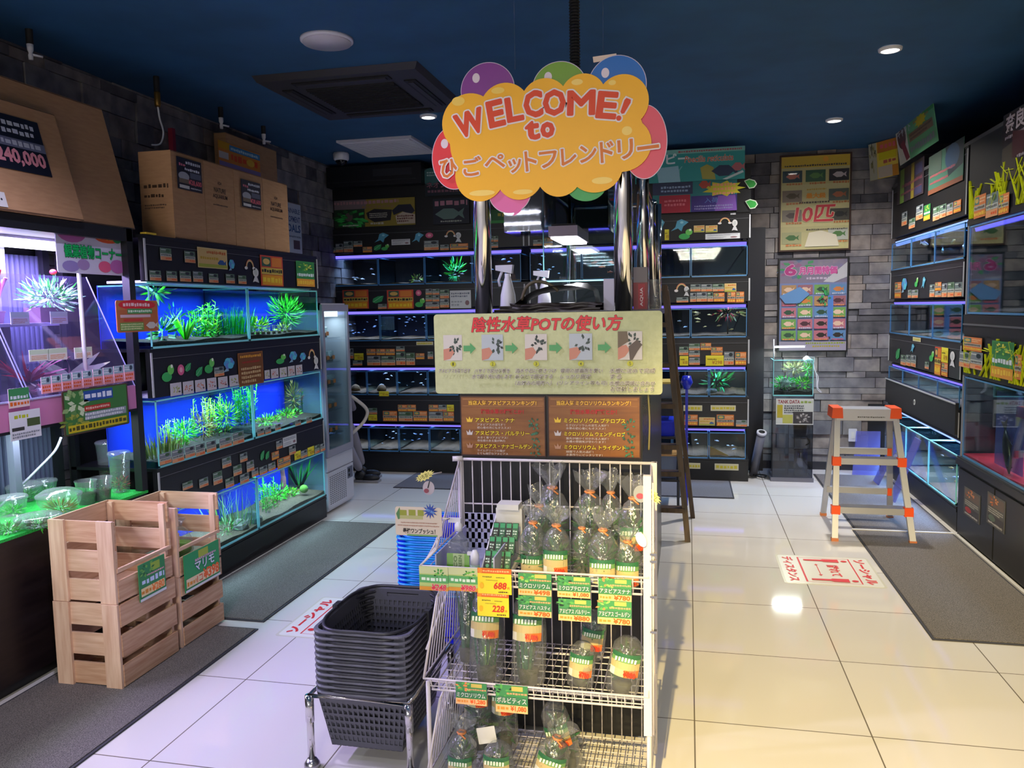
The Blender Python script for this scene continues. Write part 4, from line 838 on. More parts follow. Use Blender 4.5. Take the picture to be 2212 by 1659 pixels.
part(b, 'vent_panel', t)
b = MB(); b.fbox(f, .345, .2, .012, .44, .29, .014, mk('control_grey', '#5a5f70', .4)); b.fbox(f, .36, .25, .014, .385, .275, .016, BLACK); b.fbox(f, .36, .215, .014, .385, .235, .016, BLACK); part(b, 'control_plate', t)
b = MB(); g = .03; h0, h1 = .43, FZ1-.01; ww = FY1-FY0; DF = mk('door_frame_grey', '#8f90a0', .35)
for a in ((0, h0, g, h1), (ww-g, h0, ww, h1), (g, h0, ww-g, h0+.05), (g, h1-.05, ww-g, h1)): b.fbox(f, a[0], a[1], .001, a[2], a[3], .022, DF)
o = part(b, 'door', t); b = MB(); b.fbox(f, g, h0+.05, .008, ww-g, h1-.05, .012, GLASS); d_ = bpy.data.objects.new('door_glass', b.mesh('door_glass', wloc(o))); COL.objects.link(d_); d_.parent = o
for k in range(5): b = MB(); b.box(-3.11, FY0+.02, .56+k*.185, FRX-.06, FY1-.02, .566+k*.185, CLEAR); part(b, 'shelf', t)
b = MB(); b.box(-2.72, FY0+.05, FZ1-.10, -2.66, FY1-.05, FZ1-.055, glow('fridge_lamp', '#eaf4ff', 2.5)); part(b, 'lamp', t)
area('fridge_lamp_light', (-2.7, 5.57, FZ1-.11), .1, .35, .8, (.9, .96, 1))
CP = None; n = 0
for k in range(5):
    for j in range(4 if k != 4 else 2):
        y = FY0+.075+j*.095+(.1 if k == 4 else 0); z = .567+k*.185
        lb = 'orange labelled cup, %s from left, %s shelf of the refrigerated case' % (ORD[j], ('bottom', 'second', 'third', 'fourth', 'top')[k])
        if CP is None:
            CP = thing('food_cup', lb, 'cup', (-2.72, y, z), 'cups in the refrigerated case'); b = MB(); b.lathe((-2.72, y, z), [(.028, 0), (.034, .07), (.036, .072), (.03, .08)], CUP, 14); part(b, 'cup_wall', CP)
            b = MB(); b.lathe((-2.72, y, z+.002), [(.026, 0), (.029, .035)], mk('brown_feed', '#7a5a44', .8), 12); part(b, 'filling', CP); b = MB(); b.box(-2.686, y-.022, z+.015, -2.684, y+.022, z+.045, ink('#d87838')); part(b, 'label', CP)
        else: dup(CP, (-2.72, y, z), lb)
b = MB(); b.tube(curve([(-2.70, 5.806, .90), (-2.66, 5.83, .86), (-2.60, 5.9, .80), (-2.54, 5.98, .70), (-2.57, 5.95, .60), (-2.66, 5.84, .50)], 6), .014, mk('white_hose', '#b4ada6', .5), 8); single(b, 'bent_hose', 'pale bent hose sticking out behind the refrigerated case', 'hose')
# ------------------------------------------------------------------ island: cabinet with chrome posts
t = thing('island_counter', 'dark island counter with chrome posts in the middle of the shop', 'counter', (-.47, 3.78, 0))
b = MB(); b.box(-.78, 2.66, .02, -.16, 4.9, 1.455, mk('island_dark', '#24221c', .3)); part(b, 'body', t)
b = MB(); b.box(-.80, 2.64, 1.455, -.14, 4.92, 1.485, mk('counter_top_dark', '#2b2a2c', .4)); part(b, 'counter_top', t)
b = MB(); b.box(-.775, 2.645, .02, -.148, 2.66, 1.455, BLACK); part(b, 'front_panel', t)
for (x, y, l) in ((-.697, 2.70, 1), (-.213, 2.70, 1), (-.697, 4.86, 1), (-.213, 4.86, 1), (-.213, 3.9, 1)):
    b = MB(); r = .0305 if y < 3 else .03; zt = 2.13; b.lathe((x, y, 1.485), [(r, 0), (r, zt-1.485-.03), (r*.9, zt-1.485-.008), (r*.5, zt-1.485)], CHROME, 24); part(b, 'chrome_post', t)
b = MB(); b.tube([(-.17, 4.86, 1.485), (-.17, 4.86, 2.1)], .014, CHROME, 12); part(b, 'thin_chrome_post', t)
b = MB()
for (a, c) in (((-.697, 2.70), (-.697, 4.86)), ((-.213, 2.70), (-.213, 4.86)), ((-.697, 4.86), (-.213, 4.86))): b.tube([(a[0], a[1], 2.10), (c[0], c[1], 2.10)], .012, CHROME, 10)
part(b, 'top_rail', t)
# glass screens between the posts
SMOK = film('smoked_glass', '#aab4bc', 1.5, .03, .03)
t = thing('glass_screen', 'tall clear glass screen standing between the chrome posts', 'glass screen', (-.45, 3.72, 1.486))
b = MB(); b.box(-.66, 3.70, 1.487, -.25, 3.708, 2.08, film('clear_screen', '#e4f2f2', 1.4)); part(b, 'pane', t)
b = MB(); b.box(-.252, 3.0, 1.487, -.245, 3.70, 2.08, film('clear_screen', '#e4f2f2', 1.4)); part(b, 'side_pane', t)
b = MB(); b.box(-.664, 3.699, 1.487, -.660, 3.709, 2.08, EDGE); b.box(-.66, 3.699, 1.62, -.25, 3.709, 1.626, EDGE); part(b, 'bright_edge', t); b = MB(); b.box(-.252, 3.0, 2.075, -.245, 3.70, 2.082, EDGE); part(b, 'bright_edge', t)
t = thing('smoked_box', 'hanging smoked clear box below the welcome sign between the posts', 'box', (-.55, 3.55, 1.80))
b = MB(); b.box(-.78, 3.40, 1.835, -.33, 3.41, 2.09, SMOK); b.box(-.78, 3.41, 1.835, -.775, 3.66, 2.09, SMOK); b.box(-.335, 3.41, 1.835, -.33, 3.66, 2.09, SMOK); b.box(-.78, 3.40, 1.83, -.33, 3.66, 1.835, SMOK); part(b, 'box_walls', t)
t = thing('desk_lamp', 'white box lamp with lit underside hanging between the chrome posts', 'lamp', (-.48, 3.5, 1.80))
b = MB(); b.box(-.56, 3.25, 1.79, -.44, 3.62, 1.832, mk('lamp_grey', '#a79aa4', .4)); b.box(-.55, 3.27, 1.832, -.45, 3.62, 1.842, BLACK); part(b, 'housing', t)
b = MB(); b.box(-.552, 3.26, 1.782, -.448, 3.61, 1.79, glow('lamp_white', '#f4f2ff', 6)); part(b, 'diffuser', t)
b = MB(); b.tube([(-.5, 3.45, 1.842), (-.5, 3.45, 2.1)], .006, BLACK, 6); part(b, 'cord', t)
area('desk_lamp_light', (-.5, 3.45, 1.775), .1, .3, 3, (.95, .95, 1))
# things on the counter
DCL = noisy('dark_sheet', '#2b2524', '#3d3634', 6, .45, .3)
t = thing('folded_tarp', 'dark folded tarp heaped on the island counter above the cream board', 'tarp', (-.48, 2.95, 1.486))
b = MB(); n = 14
for L_, (z0, y0, y1, xa, xb) in enumerate(((1.487, 2.78, 3.1, -.68, -.30), (1.497, 2.82, 3.08, -.67, -.32), (1.507, 2.86, 3.06, -.64, -.30))):
    P = []; fs = []
    for i in range(n+1):
        x = xa+(xb-xa)*i/n; wv = .006*math.sin(i*1.1+L_)
        P += [(x, y0+wv*2, z0), (x, y0-.004, z0+.009+wv*.5), (x, y1, z0+.012), (x, y1, z0)]
    for i in range(n):
        for k in range(3): fs.append((4*i+k, 4*i+4+k, 4*i+5+k, 4*i+1+k))
    b.add(P, fs, DCL, True)
part(b, 'folded_sheets', t)
b = MB(); P = []; fs = []; m = 16
prof = [(-.62, .0), (-.60, .02), (-.56, .045), (-.50, .062), (-.44, .072), (-.40, .078), (-.36, .074), (-.335, .06), (-.325, .0)]
for i, (x, z) in enumerate(prof):
    for j in range(7): y = 2.84+j*.04; P.append((x+.006*math.sin(j*1.7+i), y+.01*math.sin(i), 1.515+z*(.85+.15*math.sin(j*1.3+i*.7))))
for i in range(len(prof)-1):
    for j in range(6): fs.append((i*7+j, (i+1)*7+j, (i+1)*7+j+1, i*7+j+1))
b.add(P, fs, DCL, True); part(b, 'heap', t)
b = MB(); b.tube(curve([(-.595, 2.86, 1.53), (-.575, 2.85, 1.575), (-.54, 2.85, 1.595), (-.49, 2.85, 1.585), (-.46, 2.86, 1.56)], 6), .006, mk('khaki_strap', '#5a5140', .6), 6); part(b, 'strap_loop', t)
def spray(px, pyb, y, h, label, yaw):
    p = at(px, pyb, 1, y); z = 1.486; t = thing('spray_bottle', label, 'spray bottle', (p.x, y, z), 'white spray bottles'); s = h/.2
    b = MB(); b.lathe((p.x, y, z), [(.03*s, 0), (.033*s, .02*s), (.03*s, .07*s), (.018*s, .12*s), (.012*s, .14*s), (.012*s, .155*s)], WPLAS, 18); part(b, 'bottle', t)
    c, d = math.cos(yaw), math.sin(yaw); q = lambda a, e, zz: (p.x+a*c-e*d, y+a*d+e*c, z+zz)
    b = MB(); b.hexa([q(-.02*s, -.01*s, .155*s), q(.05*s, -.008*s, .17*s), q(.05*s, .008*s, .17*s), q(-.02*s, .01*s, .155*s), q(-.025*s, -.01*s, .19*s), q(.05*s, -.008*s, .19*s), q(.05*s, .008*s, .19*s), q(-.025*s, .01*s, .19*s)], WPLAS); part(b, 'nozzle', t)
    b = MB(); b.tube([q(.025*s, 0, .165*s), q(.04*s, 0, .13*s), q(.035*s, 0, .105*s)], .005*s, WPLAS, 6); part(b, 'trigger', t)
spray(1098, 668, 2.92, .185, 'white spray bottle on the counter, nearer and larger of two', math.pi*.95); spray(1176, 655, 3.35, .18, 'white spray bottle on the counter, farther of two', math.pi)
t = thing('red_tool_box', 'tall grey and red boxed tube with white lettering beside the right chrome post', 'box', (-.165, 2.95, 1.486))
b = MB(); b.box(-.195, 2.93, 1.487, -.145, 2.99, 1.585, mk('dark_red_box', '#7a1a24', .4)); b.box(-.195, 2.93, 1.585, -.145, 2.99, 1.64, mk('grey_box_top', '#6d666a', .4)); art(b, Fr((-.195, 2.93, 1.487), (1, 0, 0), (0, 0, 1)), .05, .098, [('r', .35, .05, .85, .95, '#a02030')], .0004); b.text(Fr((-.195, 2.9292, 1.487), (0, 0, 1), (-1, 0, 0)), 'AQUA', .012, -.036, .08, -.024, .0, ink('#dfd0d0'), .02); part(b, 'carton', t)
b = MB(); b.lathe((-.12, 2.98, 1.486), [(.02, 0), (.024, .04), (.016, .09), (.026, .11)], BAG, 14, .1); single(b, 'plastic_wrap', 'crumpled clear plastic standing at the right end of the counter', 'plastic')
b = MB(); b.box(-.30, 2.9, 1.487, -.262, 2.905, 1.60, mk('pale_tag', '#b9b6cc', .4)); single(b, 'hanging_tag', 'pale tag standing left of the right chrome post', 'tag')
# boards on the island front
fr, w, h = pxrect(1, 2.635, 940, 675, 1431, 851)
YG = '#c6c995'; IT = [('t', '陰性水草POTの使い方', .18, .045, .83, .225, '#d42a30', {'bold': .0014, 'outline': '#40302c', 'ob': .0024, 'shear': .18, 'rnd': True})]
for i, (x0, y0, x1, y1) in enumerate(((.042, .26, .128, .58), (.218, .26, .315, .58), (.413, .26, .51, .58), (.607, .26, .706, .58), (.815, .24, .917, .58))):
    IT += [('r', x0, y0, x1, y1, '#c9c2b8' if i != 1 and i != 3 else '#aeb6ba'), ('l', (x0+x1)/2+.012, y0+.13, .034, .11, ['#2a3a34', '#3a4a40', '#1f2a28'], 16), ('p', [(x0, y0+.18), (x0+.035, y0+.16), (x0+.05, y0+.22), (x0+.03, y0+.3), (x0, y1)], '#c08068')]
    if i == 4: IT += [('p', [(x0, y0), (x0+.04, y0), (x0+.045, y0+.12), (x0, y0+.2)], '#6a5a44'), ('p', [(x0+.05, y0+.34), (x0+.045, y0+.18), (x0+.08, y0+.1), (x1, y0+.16), (x1-.02, y0+.24), (x1-.04, y0+.34)], '#57493f')]
    xc = (x0+x1)/2; IT += [('e', xc, .625, .013, .033, '#b8b82a'), ('t', str(i+1), xc-.004, .605, xc+.004, .645, '#5a5a10')]
    if i < 4:
        ax = (.135, .325, .52, .73)[i]; IT.append(('p', [(ax, .395), (ax+.03, .395), (ax+.03, .36), (ax+.056, .43), (ax+.03, .5), (ax+.03, .465), (ax, .465)], '#4f9a5a'))
for (x0, x1, y, tx) in ((.02, .165, .68, 'アヌビアスを取り出す'), (.185, .345, .68, 'ハサミで余分な根を'), (.37, .55, .68, '流木や石に巻きつけ'), (.57, .75, .68, '専用の接着剤を使い'), (.78, .97, .68, '水槽に沈めて完成'), (.175, .355, .75, '水で軽く洗い流します'), (.37, .535, .75, '糸などで固定する'), (.57, .70, .75, 'しっかり固定'), (.78, .83, .75, 'する'), (.37, .53, .83, '（お好みの場所へ）'), (.555, .77, .83, '(リシアライン等も可)'), (.78, .97, .83, '水槽の環境に合わせ'), (.785, .965, .895, 'お世話しましょう')):
    IT.append(('t', tx, x0, y, x1, y+.055, '#6a5a58', {'bold': .0, 'shear': .25, 'outline': '#d8d4c0', 'ob': .05}))
single(sheet_mb(fr, w, h, noisy('cream_green_board', '#b9bd8c', '#c2c695', 60, .6, .15), IT, .004, .012), 'instruction_board', 'cream green board with red title and five step pictures on the island', 'sign')
def rank(px, label, title, sub, names):
    W_ = noisy('printed_wood', '#7c4a1e', '#95602c', 4, .35, .0, (1, 1, 12)); it = [('r', 0, .0, 1, .02, '#3c1e12'), ('r', 0, .98, 1, 1, '#3c1e12'), ('r', 0, 0, .012, 1, '#3c1e12'), ('r', .988, 0, 1, 1, '#3c1e12'), ('r', .03, .04, .97, .07, '#a06a38'), ('r', .03, .16, .97, .175, '#a06a38'),
        ('t', title, .1, .075, .9, .155, '#f0b838', {'bold': .03, 'outline': '#7a3a10', 'ob': .045}), ('t', sub, .25, .215, .75, .30, '#b81c20', {'bold': .03})]
    for i, (nm, l1, l2) in enumerate(names):
        y = .36+.215*i; c = ('#e8c030', '#c8c0bc', '#b08468')[i]
        it += [('p', [(.08, y+.075), (.07, y), (.095, y+.035), (.11, y-.02), (.125, y+.035), (.15, y), (.14, y+.075)], c), ('t', nm, .18, y, min(.18+.058*len(nm), .84), y+.075, '#e8d020', {'bold': .02, 'outline': '#5a4010', 'ob': .045}), ('t', l1, .2, y+.095, .2+.033*len(l1), y+.135, '#cfc0b0'), ('t', l2, .2, y+.145, .2+.033*len(l2), y+.185, '#cfc0b0'), ('l', .88, y+.09, .07, .1, ['#2f6a48', '#3a7a5a', '#245038'], 14)]
    fr, w, h = pxrect(1, 2.642, *px); single(sheet_mb(fr, w, h, W_, it, .003), 'ranking_poster', label, 'poster', 'brown ranking posters')
rank((996, 855, 1179, 985), 'brown ranking poster on the left half of the island front', '当店人気 アヌビアスランキング！', '陰性水草の種類とか！', [('アヌビアス・ナナ', 'アヌビアスの定番種！', '初心者の方にもオススメ！'), ('アヌビアス・バルテリー', '大きく育つアヌビアス！', '存在感のある葉が魅力'), ('アヌビアス・ナナゴールデン', 'ライムグリーンの葉が', 'とても綺麗なアヌビアス')])
rank((1184, 855, 1384, 988), 'brown ranking poster on the right half of the island front', '当店人気 ミクロソリウムランキング！', '陰性水草の種類とか！', [('ミクロソリウム プテロプス', 'ミクロソリウムの定番人気種！', '水草の初心者にもオススメ！'), ('ミクロソリウム ウェンディロブ', '葉先が細かく分かれる人気種！', '水槽の雰囲気が変わります！'), ('ミクロソリウム トライデント', '細葉で人気の品種！', '水景作りにピッタリです！')])
b = MB(); b.box(-.159, 2.70, 1.0, -.150, 3.3, 1.2, film('olive_film', '#9a9a70', 1.5, .15, .03, bump=.5, diffuse=.25, dcol='#6a6440')); single(b, 'clear_sleeve', 'clear plastic sleeve hanging on the right side of the island', 'sleeve')
b = MB(); b.tube(curve([(-.13, 2.66, 1.21), (-.125, 2.655, 1.12), (-.128, 2.66, 1.02)]), .003, ink('#8a8050'), 6); single(b, 'yellow_rope', 'pale yellow cord hanging at the right corner of the island', 'cord')

# ------------------------------------------------------------------ welcome sign
YS = 2.45; fs_ = FB(0, YS, 0)
def cs(x, y): p = at(920+x/4.096, 100+y/4.096, 1, YS); return p.x, p.z
PXM = abs(cs(1100, 700)[0]-cs(1000, 700)[0])/100
t = thing('welcome_sign', 'big cloud shaped balloon sign reading welcome hanging over the island', 'sign', (-.44, YS, 1.80))
BAL = [('purple', 545, 385, 240, 230, '#7c2f86'), ('green', 1180, 370, 235, 220, '#6f9a26'), ('blue', 1690, 345, 245, 245, '#0a64b4'), ('red', 250, 985, 205, 275, '#d8242c'), ('rose', 1935, 845, 185, 305, '#d8485c'), ('pink', 740, 1285, 190, 185, '#d8609c'), ('leaf', 1420, 1235, 170, 130, '#2f9a48')]
for k, (nm, x, y, rx, ry, c) in enumerate(BAL):
    b = MB(); X, Z = cs(x, y); hue = ink(c, .42); b.plate(fs_, circ(X, Z, rx*PXM+.002, ry*PXM+.002, 48), -.003, -.0005*k, mk('balloon_rim', '#c8b8c8', .3)); b.plate(fs_, circ(X, Z, rx*PXM, ry*PXM, 48), -.0005*k, .0004-.0005*k, hue)
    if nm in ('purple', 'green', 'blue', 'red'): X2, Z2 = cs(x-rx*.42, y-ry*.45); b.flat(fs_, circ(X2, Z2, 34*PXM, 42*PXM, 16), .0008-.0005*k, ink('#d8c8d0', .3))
    if nm == 'pink': b.plate(fs_, [cs(790, 1440), cs(770, 1500), cs(830, 1470), cs(850, 1430)], -.002, .0003-.0005*k, hue)
    part(b, nm+'_balloon', t)
b = MB(); YEL = ink('#f2b000', .45)
CL = [(390, 680, 255, 255), (700, 560, 228, 226), (1050, 500, 210, 205), (1390, 440, 195, 185), (1740, 490, 222, 224), (1735, 870, 250, 230), (1500, 1075, 235, 212), (1180, 1110, 205, 215), (830, 1135, 215, 220), (480, 1140, 228, 232), (1000, 800, 720, 390), (1350, 800, 560, 380), (620, 850, 420, 380)]
for k, (x, y, rx, ry) in enumerate(CL): X, Z = cs(x, y); b.plate(fs_, circ(X, Z, rx*PXM, ry*PXM, 44), .0006, .004+.00004*k, YEL)
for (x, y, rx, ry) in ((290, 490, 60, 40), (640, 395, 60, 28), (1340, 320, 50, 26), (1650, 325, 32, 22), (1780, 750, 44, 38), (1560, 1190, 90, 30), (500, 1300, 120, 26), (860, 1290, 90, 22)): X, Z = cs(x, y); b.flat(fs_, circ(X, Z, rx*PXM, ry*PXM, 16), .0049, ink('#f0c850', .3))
part(b, 'cloud_board', t)
RED = ink('#d8400c', .5); LW = ink('#e4dad8', .5); OR = ink('#d8741c', .5)
def letters(name, L, m, bo, ob):
    b = MB()
    for (ch, x0, y0, x1, y1, rot) in L:
        a = cs(x0, y1); c = cs(x1, y0); b.text(fs_, ch, a[0], a[1], c[0], c[1], .0055, m, bo, LW, ob, math.radians(rot), 0, True)
    part(b, name, t)
letters('welcome_lettering', [('W', 275, 575, 510, 790, 14), ('E', 560, 485, 685, 712, 9), ('L', 722, 455, 850, 665, 7), ('C', 880, 400, 1025, 630, 3), ('O', 1050, 390, 1228, 615, 0), ('M', 1265, 395, 1490, 612, -2), ('E', 1525, 410, 1685, 640, -8), ('t', 893, 672, 1000, 825, 3), ('o', 1028, 680, 1130, 805, 2)], RED, .0042, .0088)
b = MB()
for (dd, m_, r_) in ((.0055, LW, .0088), (.0064, RED, .0042)):
    p0, p1, q = [V(cs(*c)) for c in ((1785, 492), (1742, 585), (1708, 640))]; n_ = (p1-p0).normalized(); w_ = V((-n_.y, n_.x))
    pl = [p0+w_*(.006+r_), p0+w_*(.003+r_)-n_*(.004+r_), p0-w_*(.003+r_)-n_*(.004+r_), p0-w_*(.006+r_), p1-w_*(.002+r_)+n_*r_*.5, p1+n_*(.002+r_), p1+w_*(.002+r_)+n_*r_*.5]
    b.flat(fs_, [(k.x, k.y) for k in pl][::-1], dd, m_); b.flat(fs_, circ(q.x, q.y, .0035+r_, None, 18), dd+.0001, m_)
part(b, 'exclamation_mark', t)
letters('shop_name_lettering', [('ひ', 138, 1000, 275, 1165, 4), ('ご', 338, 980, 492, 1150, 4), ('ペ', 527, 962, 697, 1085, 4), ('ッ', 738, 1000, 845, 1120, 4), ('ト', 885, 930, 978, 1105, 4), ('フ', 1012, 930, 1160, 1078, 3), ('レ', 1203, 905, 1330, 1055, 3), ('ン', 1368, 878, 1508, 1030, 3), ('ド', 1548, 845, 1660, 1030, 3), ('リ', 1702, 828, 1832, 1000, 3), ('ー', 1875, 880, 2060, 915, 4)], OR, .0014, .0055)
b = MB(); b.tube([(-.52, YS+.012, 2.23), (-.52, YS+.012, 2.83)], .0012, CLEAR, 4); b.tube([(-.25, YS+.012, 2.2), (-.25, YS+.012, 2.83)], .0012, CLEAR, 4); part(b, 'hanging_lines', t)
b = MB(); p = at(1307, 126, 1, YS); b.hexa([(p.x-.035, YS+.002, p.z-.008), (p.x+.034, YS+.002, p.z-.004), (p.x+.034, YS+.006, p.z-.004), (p.x-.035, YS+.006, p.z-.008), (p.x-.037, YS+.002, p.z+.008), (p.x+.033, YS+.002, p.z+.012), (p.x+.033, YS+.006, p.z+.012), (p.x-.037, YS+.006, p.z+.008)], ink('#d4bfae')); part(b, 'tape', t)

# ------------------------------------------------------------------ wire rack in front
RX0, RX1, RY0, RY1 = -.765, -.105, 2.15, 2.55
t = thing('wire_display_rack', 'cream wire basket rack full of bagged plants in front of the island', 'display rack', (-.435, 2.35, 0))
b = MB()
for x in (RX0+.01, RX1): b.tube([(x, RY1, .02), (x, RY1, 1.0)], .008, CREAMW, 8); b.tube([(x, RY0+.01, .02), (x, RY0+.01, .40)], .007, CREAMW, 8)
b.box(RX1-.014, RY0-.002, .30, RX1+.008, RY0+.018, 1.04, CREAMW); b.box(RX1-.010, RY1-.01, .30, RX1+.008, RY1+.012, 1.0, CREAMW)
b.tube([(RX0, RY1, .996), (RX1, RY1, .996)], .005, CREAMW, 8); b.tube([(RX0-.012, RY1-.01, .998), (RX0+.02, RY1, .998)], .009, CREAMW, 8); part(b, 'frame', t)
b = MB()
for i in range(20): x = RX0+.02+i*(RX1-RX0-.03)/19; b.tube([(x, RY1+.004, .04), (x, RY1+.004, .995)], .0021, CREAMW, 5)
for z in (.842, .66, .335, .05): b.tube([(RX0, RY1+.008, z), (RX1, RY1+.008, z)], .003, CREAMW, 6)
part(b, 'back_wires', t)
TZ = [(.70, .755), (.37, .412), (.05, .10)]
for k, (zf, zr) in enumerate(TZ):
    zt = (1.0, .70, .36)[k]; b = MB(); r = .0034
    b.tube([(RX0, RY1, zr), (RX0, RY0, zr), (RX1, RY0, zr), (RX1, RY1, zr)], r, CREAMW, 6); b.tube([(RX0+.02, RY1, zf), (RX0+.02, RY0+.02, zf), (RX1-.02, RY0+.02, zf), (RX1-.02, RY1, zf)], r, CREAMW, 6)
    o = part(b, 'wire_basket', t); b = MB()
    for i in range(27): x = RX0+.02+i*(RX1-RX0-.04)/26; b.tube([(x, RY1, zf+.002), (x, RY0+.02, zf+.002), (x, RY0+.002, zr)], .0017, CREAMW, 4)
    for i in range(13): y = RY0+.02+i*.0435; b.tube([(RX0+.02, min(y, RY1), zf), (RX1-.02, min(y, RY1), zf)], .0019, CREAMW, 4)
    for z in (zf+(zr-zf)*.35, zf+(zr-zf)*.7): b.tube([(RX0+.012, RY1, z), (RX0+.012, RY0+.012, z), (RX1-.012, RY0+.012, z), (RX1-.012, RY1, z)], .002, CREAMW, 4)
    q = bpy.data.objects.new('grid_floor', b.mesh('grid_floor', wloc(o))); COL.objects.link(q); q.parent = o
    for s, x in (('left', RX0), ('right', RX1)):
        b = MB(); sg = 1 if s == 'left' else -1
        fz = (.86, .66, .345)[k] if k else .80
        fx = x+sg*(.045 if s == 'left' else .0)
        b.tube([(x, RY0, zr), (fx, RY0+.01, fz), (x+sg*.01, RY1, zt-.005)], .0034, CREAMW, 6)
        for i in range(13):
            f_ = (i+.5)/13; y = RY0+f_*(RY1-RY0); zz = fz+(zt-.005-fz)*f_; b.tube([(x, y, zr), (fx+(x+sg*.01-fx)*f_, y, zz)], .002, CREAMW, 5)
        if s == 'left' and k: b.tube([(x+.004, RY0+.02, zr+.08), (x+.02, RY1-.05, zt-.02)], .003, CREAMW, 5)
        q = bpy.data.objects.new('side_wires', b.mesh('side_wires', wloc(o))); COL.objects.link(q); q.parent = o
b = MB(); b.tube([(RX1+.012, RY0+.008, 1.02), (RX1+.012, RY0+.008, .3)], .003, CREAMW, 5)
for z in (.82, .80, .60, .70): b.box(RX1+.004, RY0-.004, z, RX1+.022, RY0+.012, z+.006, STEEL)
part(b, 'clips', t)

# ---- bagged plants
OT = mk('orange_twist_tie', '#c8804e', .4)
def bagplant(px, pyb, y, h, r, z0, label, neck=True, lean=0, lab=.3, lh=.07, price='¥780', cols=('bagdark', 'bagmid', 'dark'), tall=False, leanb=0, tie=True, n=70):
    p = at(px, pyb, 1, y); x = p.x; z = z0+.003; r *= 1.13; t = thing('bagged_plant', label, 'bagged plant', (x, y, z), 'bagged plants in the wire rack')
    if neck: pr = [(r*.72, 0), (r*.95, h*.05), (r, h*.3), (r*.97, h*.55), (r*.62, h*.68), (r*.2, h*.75), (r*.34, h*.82), (r*.7, h*.92), (r*.8, h)]
    else: pr = [(r*.75, 0), (r, h*.06), (r*1.02, h*.5), (r*.9, h*.85), (r*.55, h*.97), (.004, h)]
    b = MB(); b.lathe((x, y, z), pr, BAG, 20, .035, caps=False, wav=.05 if neck else .02, wn=7)
    if neck:
        ph = random.uniform(0, 6)
        b.v = [q if q[2]-z < h*.78 else (x+(q[0]-x)*(1+.45*math.sin(3*math.atan2(q[1]-y, q[0]-x)+ph)), y+(q[1]-y)*(1+.3*math.sin(5*math.atan2(q[1]-y, q[0]-x)+ph)), q[2]+random.uniform(-.012, .012)*(1 if q[2]-z > h*.9 else .3)) for q in b.v]
    o1 = part(b, 'bag', t)
    if neck and tie: b = MB(); b.tube([(x+r*.26*math.cos(a*.7), y+r*.26*math.sin(a*.7), z+h*.75+.002*(a % 2)) for a in range(9)], .004, OT, 6, True); b.tube([(x, y-r*.26, z+h*.75), (x+r*.4, y-r*.4, z+h*.70)], .003, OT, 5); part(b, 'twist_tie', t)
    b = MB(); b.lathe((x, y, z+.004), [(r*.5, 0), (r*.62, h*.16), (r*.6, h*.17)], mk('rock_wool_pot', '#4a4a34', .8), 12); part(b, 'pot', t)
    b = MB()
    if tall:
        for i in range(n//2): a = random.uniform(0, 6.28); q = random.random()*r*.5; blade(b, (x+q*math.cos(a), y+q*math.sin(a), z+.02), (.12*math.cos(a), .12*math.sin(a), 1), h*random.uniform(.5, .85), .009, LEAF[random.choice(cols)], random.uniform(-.12, .12), 4)
        for i in range(8): a = random.uniform(0, 6.28); b.tube([(x, y, z+.02), (x+r*.5*math.cos(a), y+r*.5*math.sin(a), z+h*.4)], .0012, LEAF['lime'], 4)
    else: bush(b, (x, y, z+h*(.34 if neck else .48)), (r*.55, r*.55, h*(.22 if neck else .34)), n, h*.16, .008, cols, .6)
    part(b, 'leaves', t)
    if lab is not None:   # wrap label facing the aisle
        b = MB(); R = r*1.03; m = 10; bands = ((0, .32, '#d8783a'), (.32, .62, '#bfae7c'), (.62, .8, '#6a9a5c'), (.8, 1, '#2f6a48'))
        for (u0, u1, c) in bands:
            vs = []
            for i in range(m+1):
                a = -math.pi/2-.95+1.9*i/m
                for u in (u0, u1): vs.append((x+R*math.cos(a), y+R*math.sin(a), z+h*lab+lh*u))
            for i in range(m): b.add([vs[2*i], vs[2*i+2], vs[2*i+3], vs[2*i+1]], [(0, 1, 2, 3)], ink(c if u0 > 0 or i > 4 else '#b9b58c' if i > 1 else '#d8d8cc'))
        f = Fr((x-r, y-R-.001, z+h*lab), (1, 0, 0), (0, 0, 1)); b.text(f, price, r*.95, lh*.04, r*1.7, lh*.3, 0, ink('#c83410'), .04)
        for i in range(7): b.flat(f, [(r*(.35+.19*i), lh*.68), (r*(.46+.19*i), lh*.68), (r*(.48+.19*i), lh*.86), (r*(.36+.19*i), lh*.86)], .0003, ink('#dfe8d8'))
        part(b, 'wrap_label', t)
    if lean or leanb: t.rotation_euler = (math.radians(leanb), math.radians(lean), 0)
    return t
Z1, Z2, Z3 = TZ[0][0], TZ[1][0], TZ[2][0]
bagplant(1153, 1225, 2.24, .225, .035, Z1, 'front row bag, leftmost beside the white tray on the top tier', lab=.05, price='¥298'); bagplant(1203, 1228, 2.22, .225, .037, Z1, 'front row bag with orange price label, second from left on the top tier', lab=.16, price='¥498')
bagplant(1258, 1232, 2.27, .20, .028, Z1, 'narrow dark bag without label in the front row of the top tier', lab=None, cols=('dark', 'bagdark')); bagplant(1303, 1235, 2.22, .215, .038, Z1, 'front row bag with white lettered label, fourth from left on the top tier', lab=.08, price='¥980')
bagplant(1356, 1240, 2.23, .17, .034, Z1, 'short rightmost bag in the front row of the top tier', lab=.05, price='¥680')
bagplant(1195, 1180, 2.40, .29, .048, Z1+.02, 'tallest bag in the back row of the top tier behind the front bags', lab=None); bagplant(1166, 1190, 2.33, .235, .040, Z1+.02, 'bag in the middle row above the leftmost front bag', lab=None)
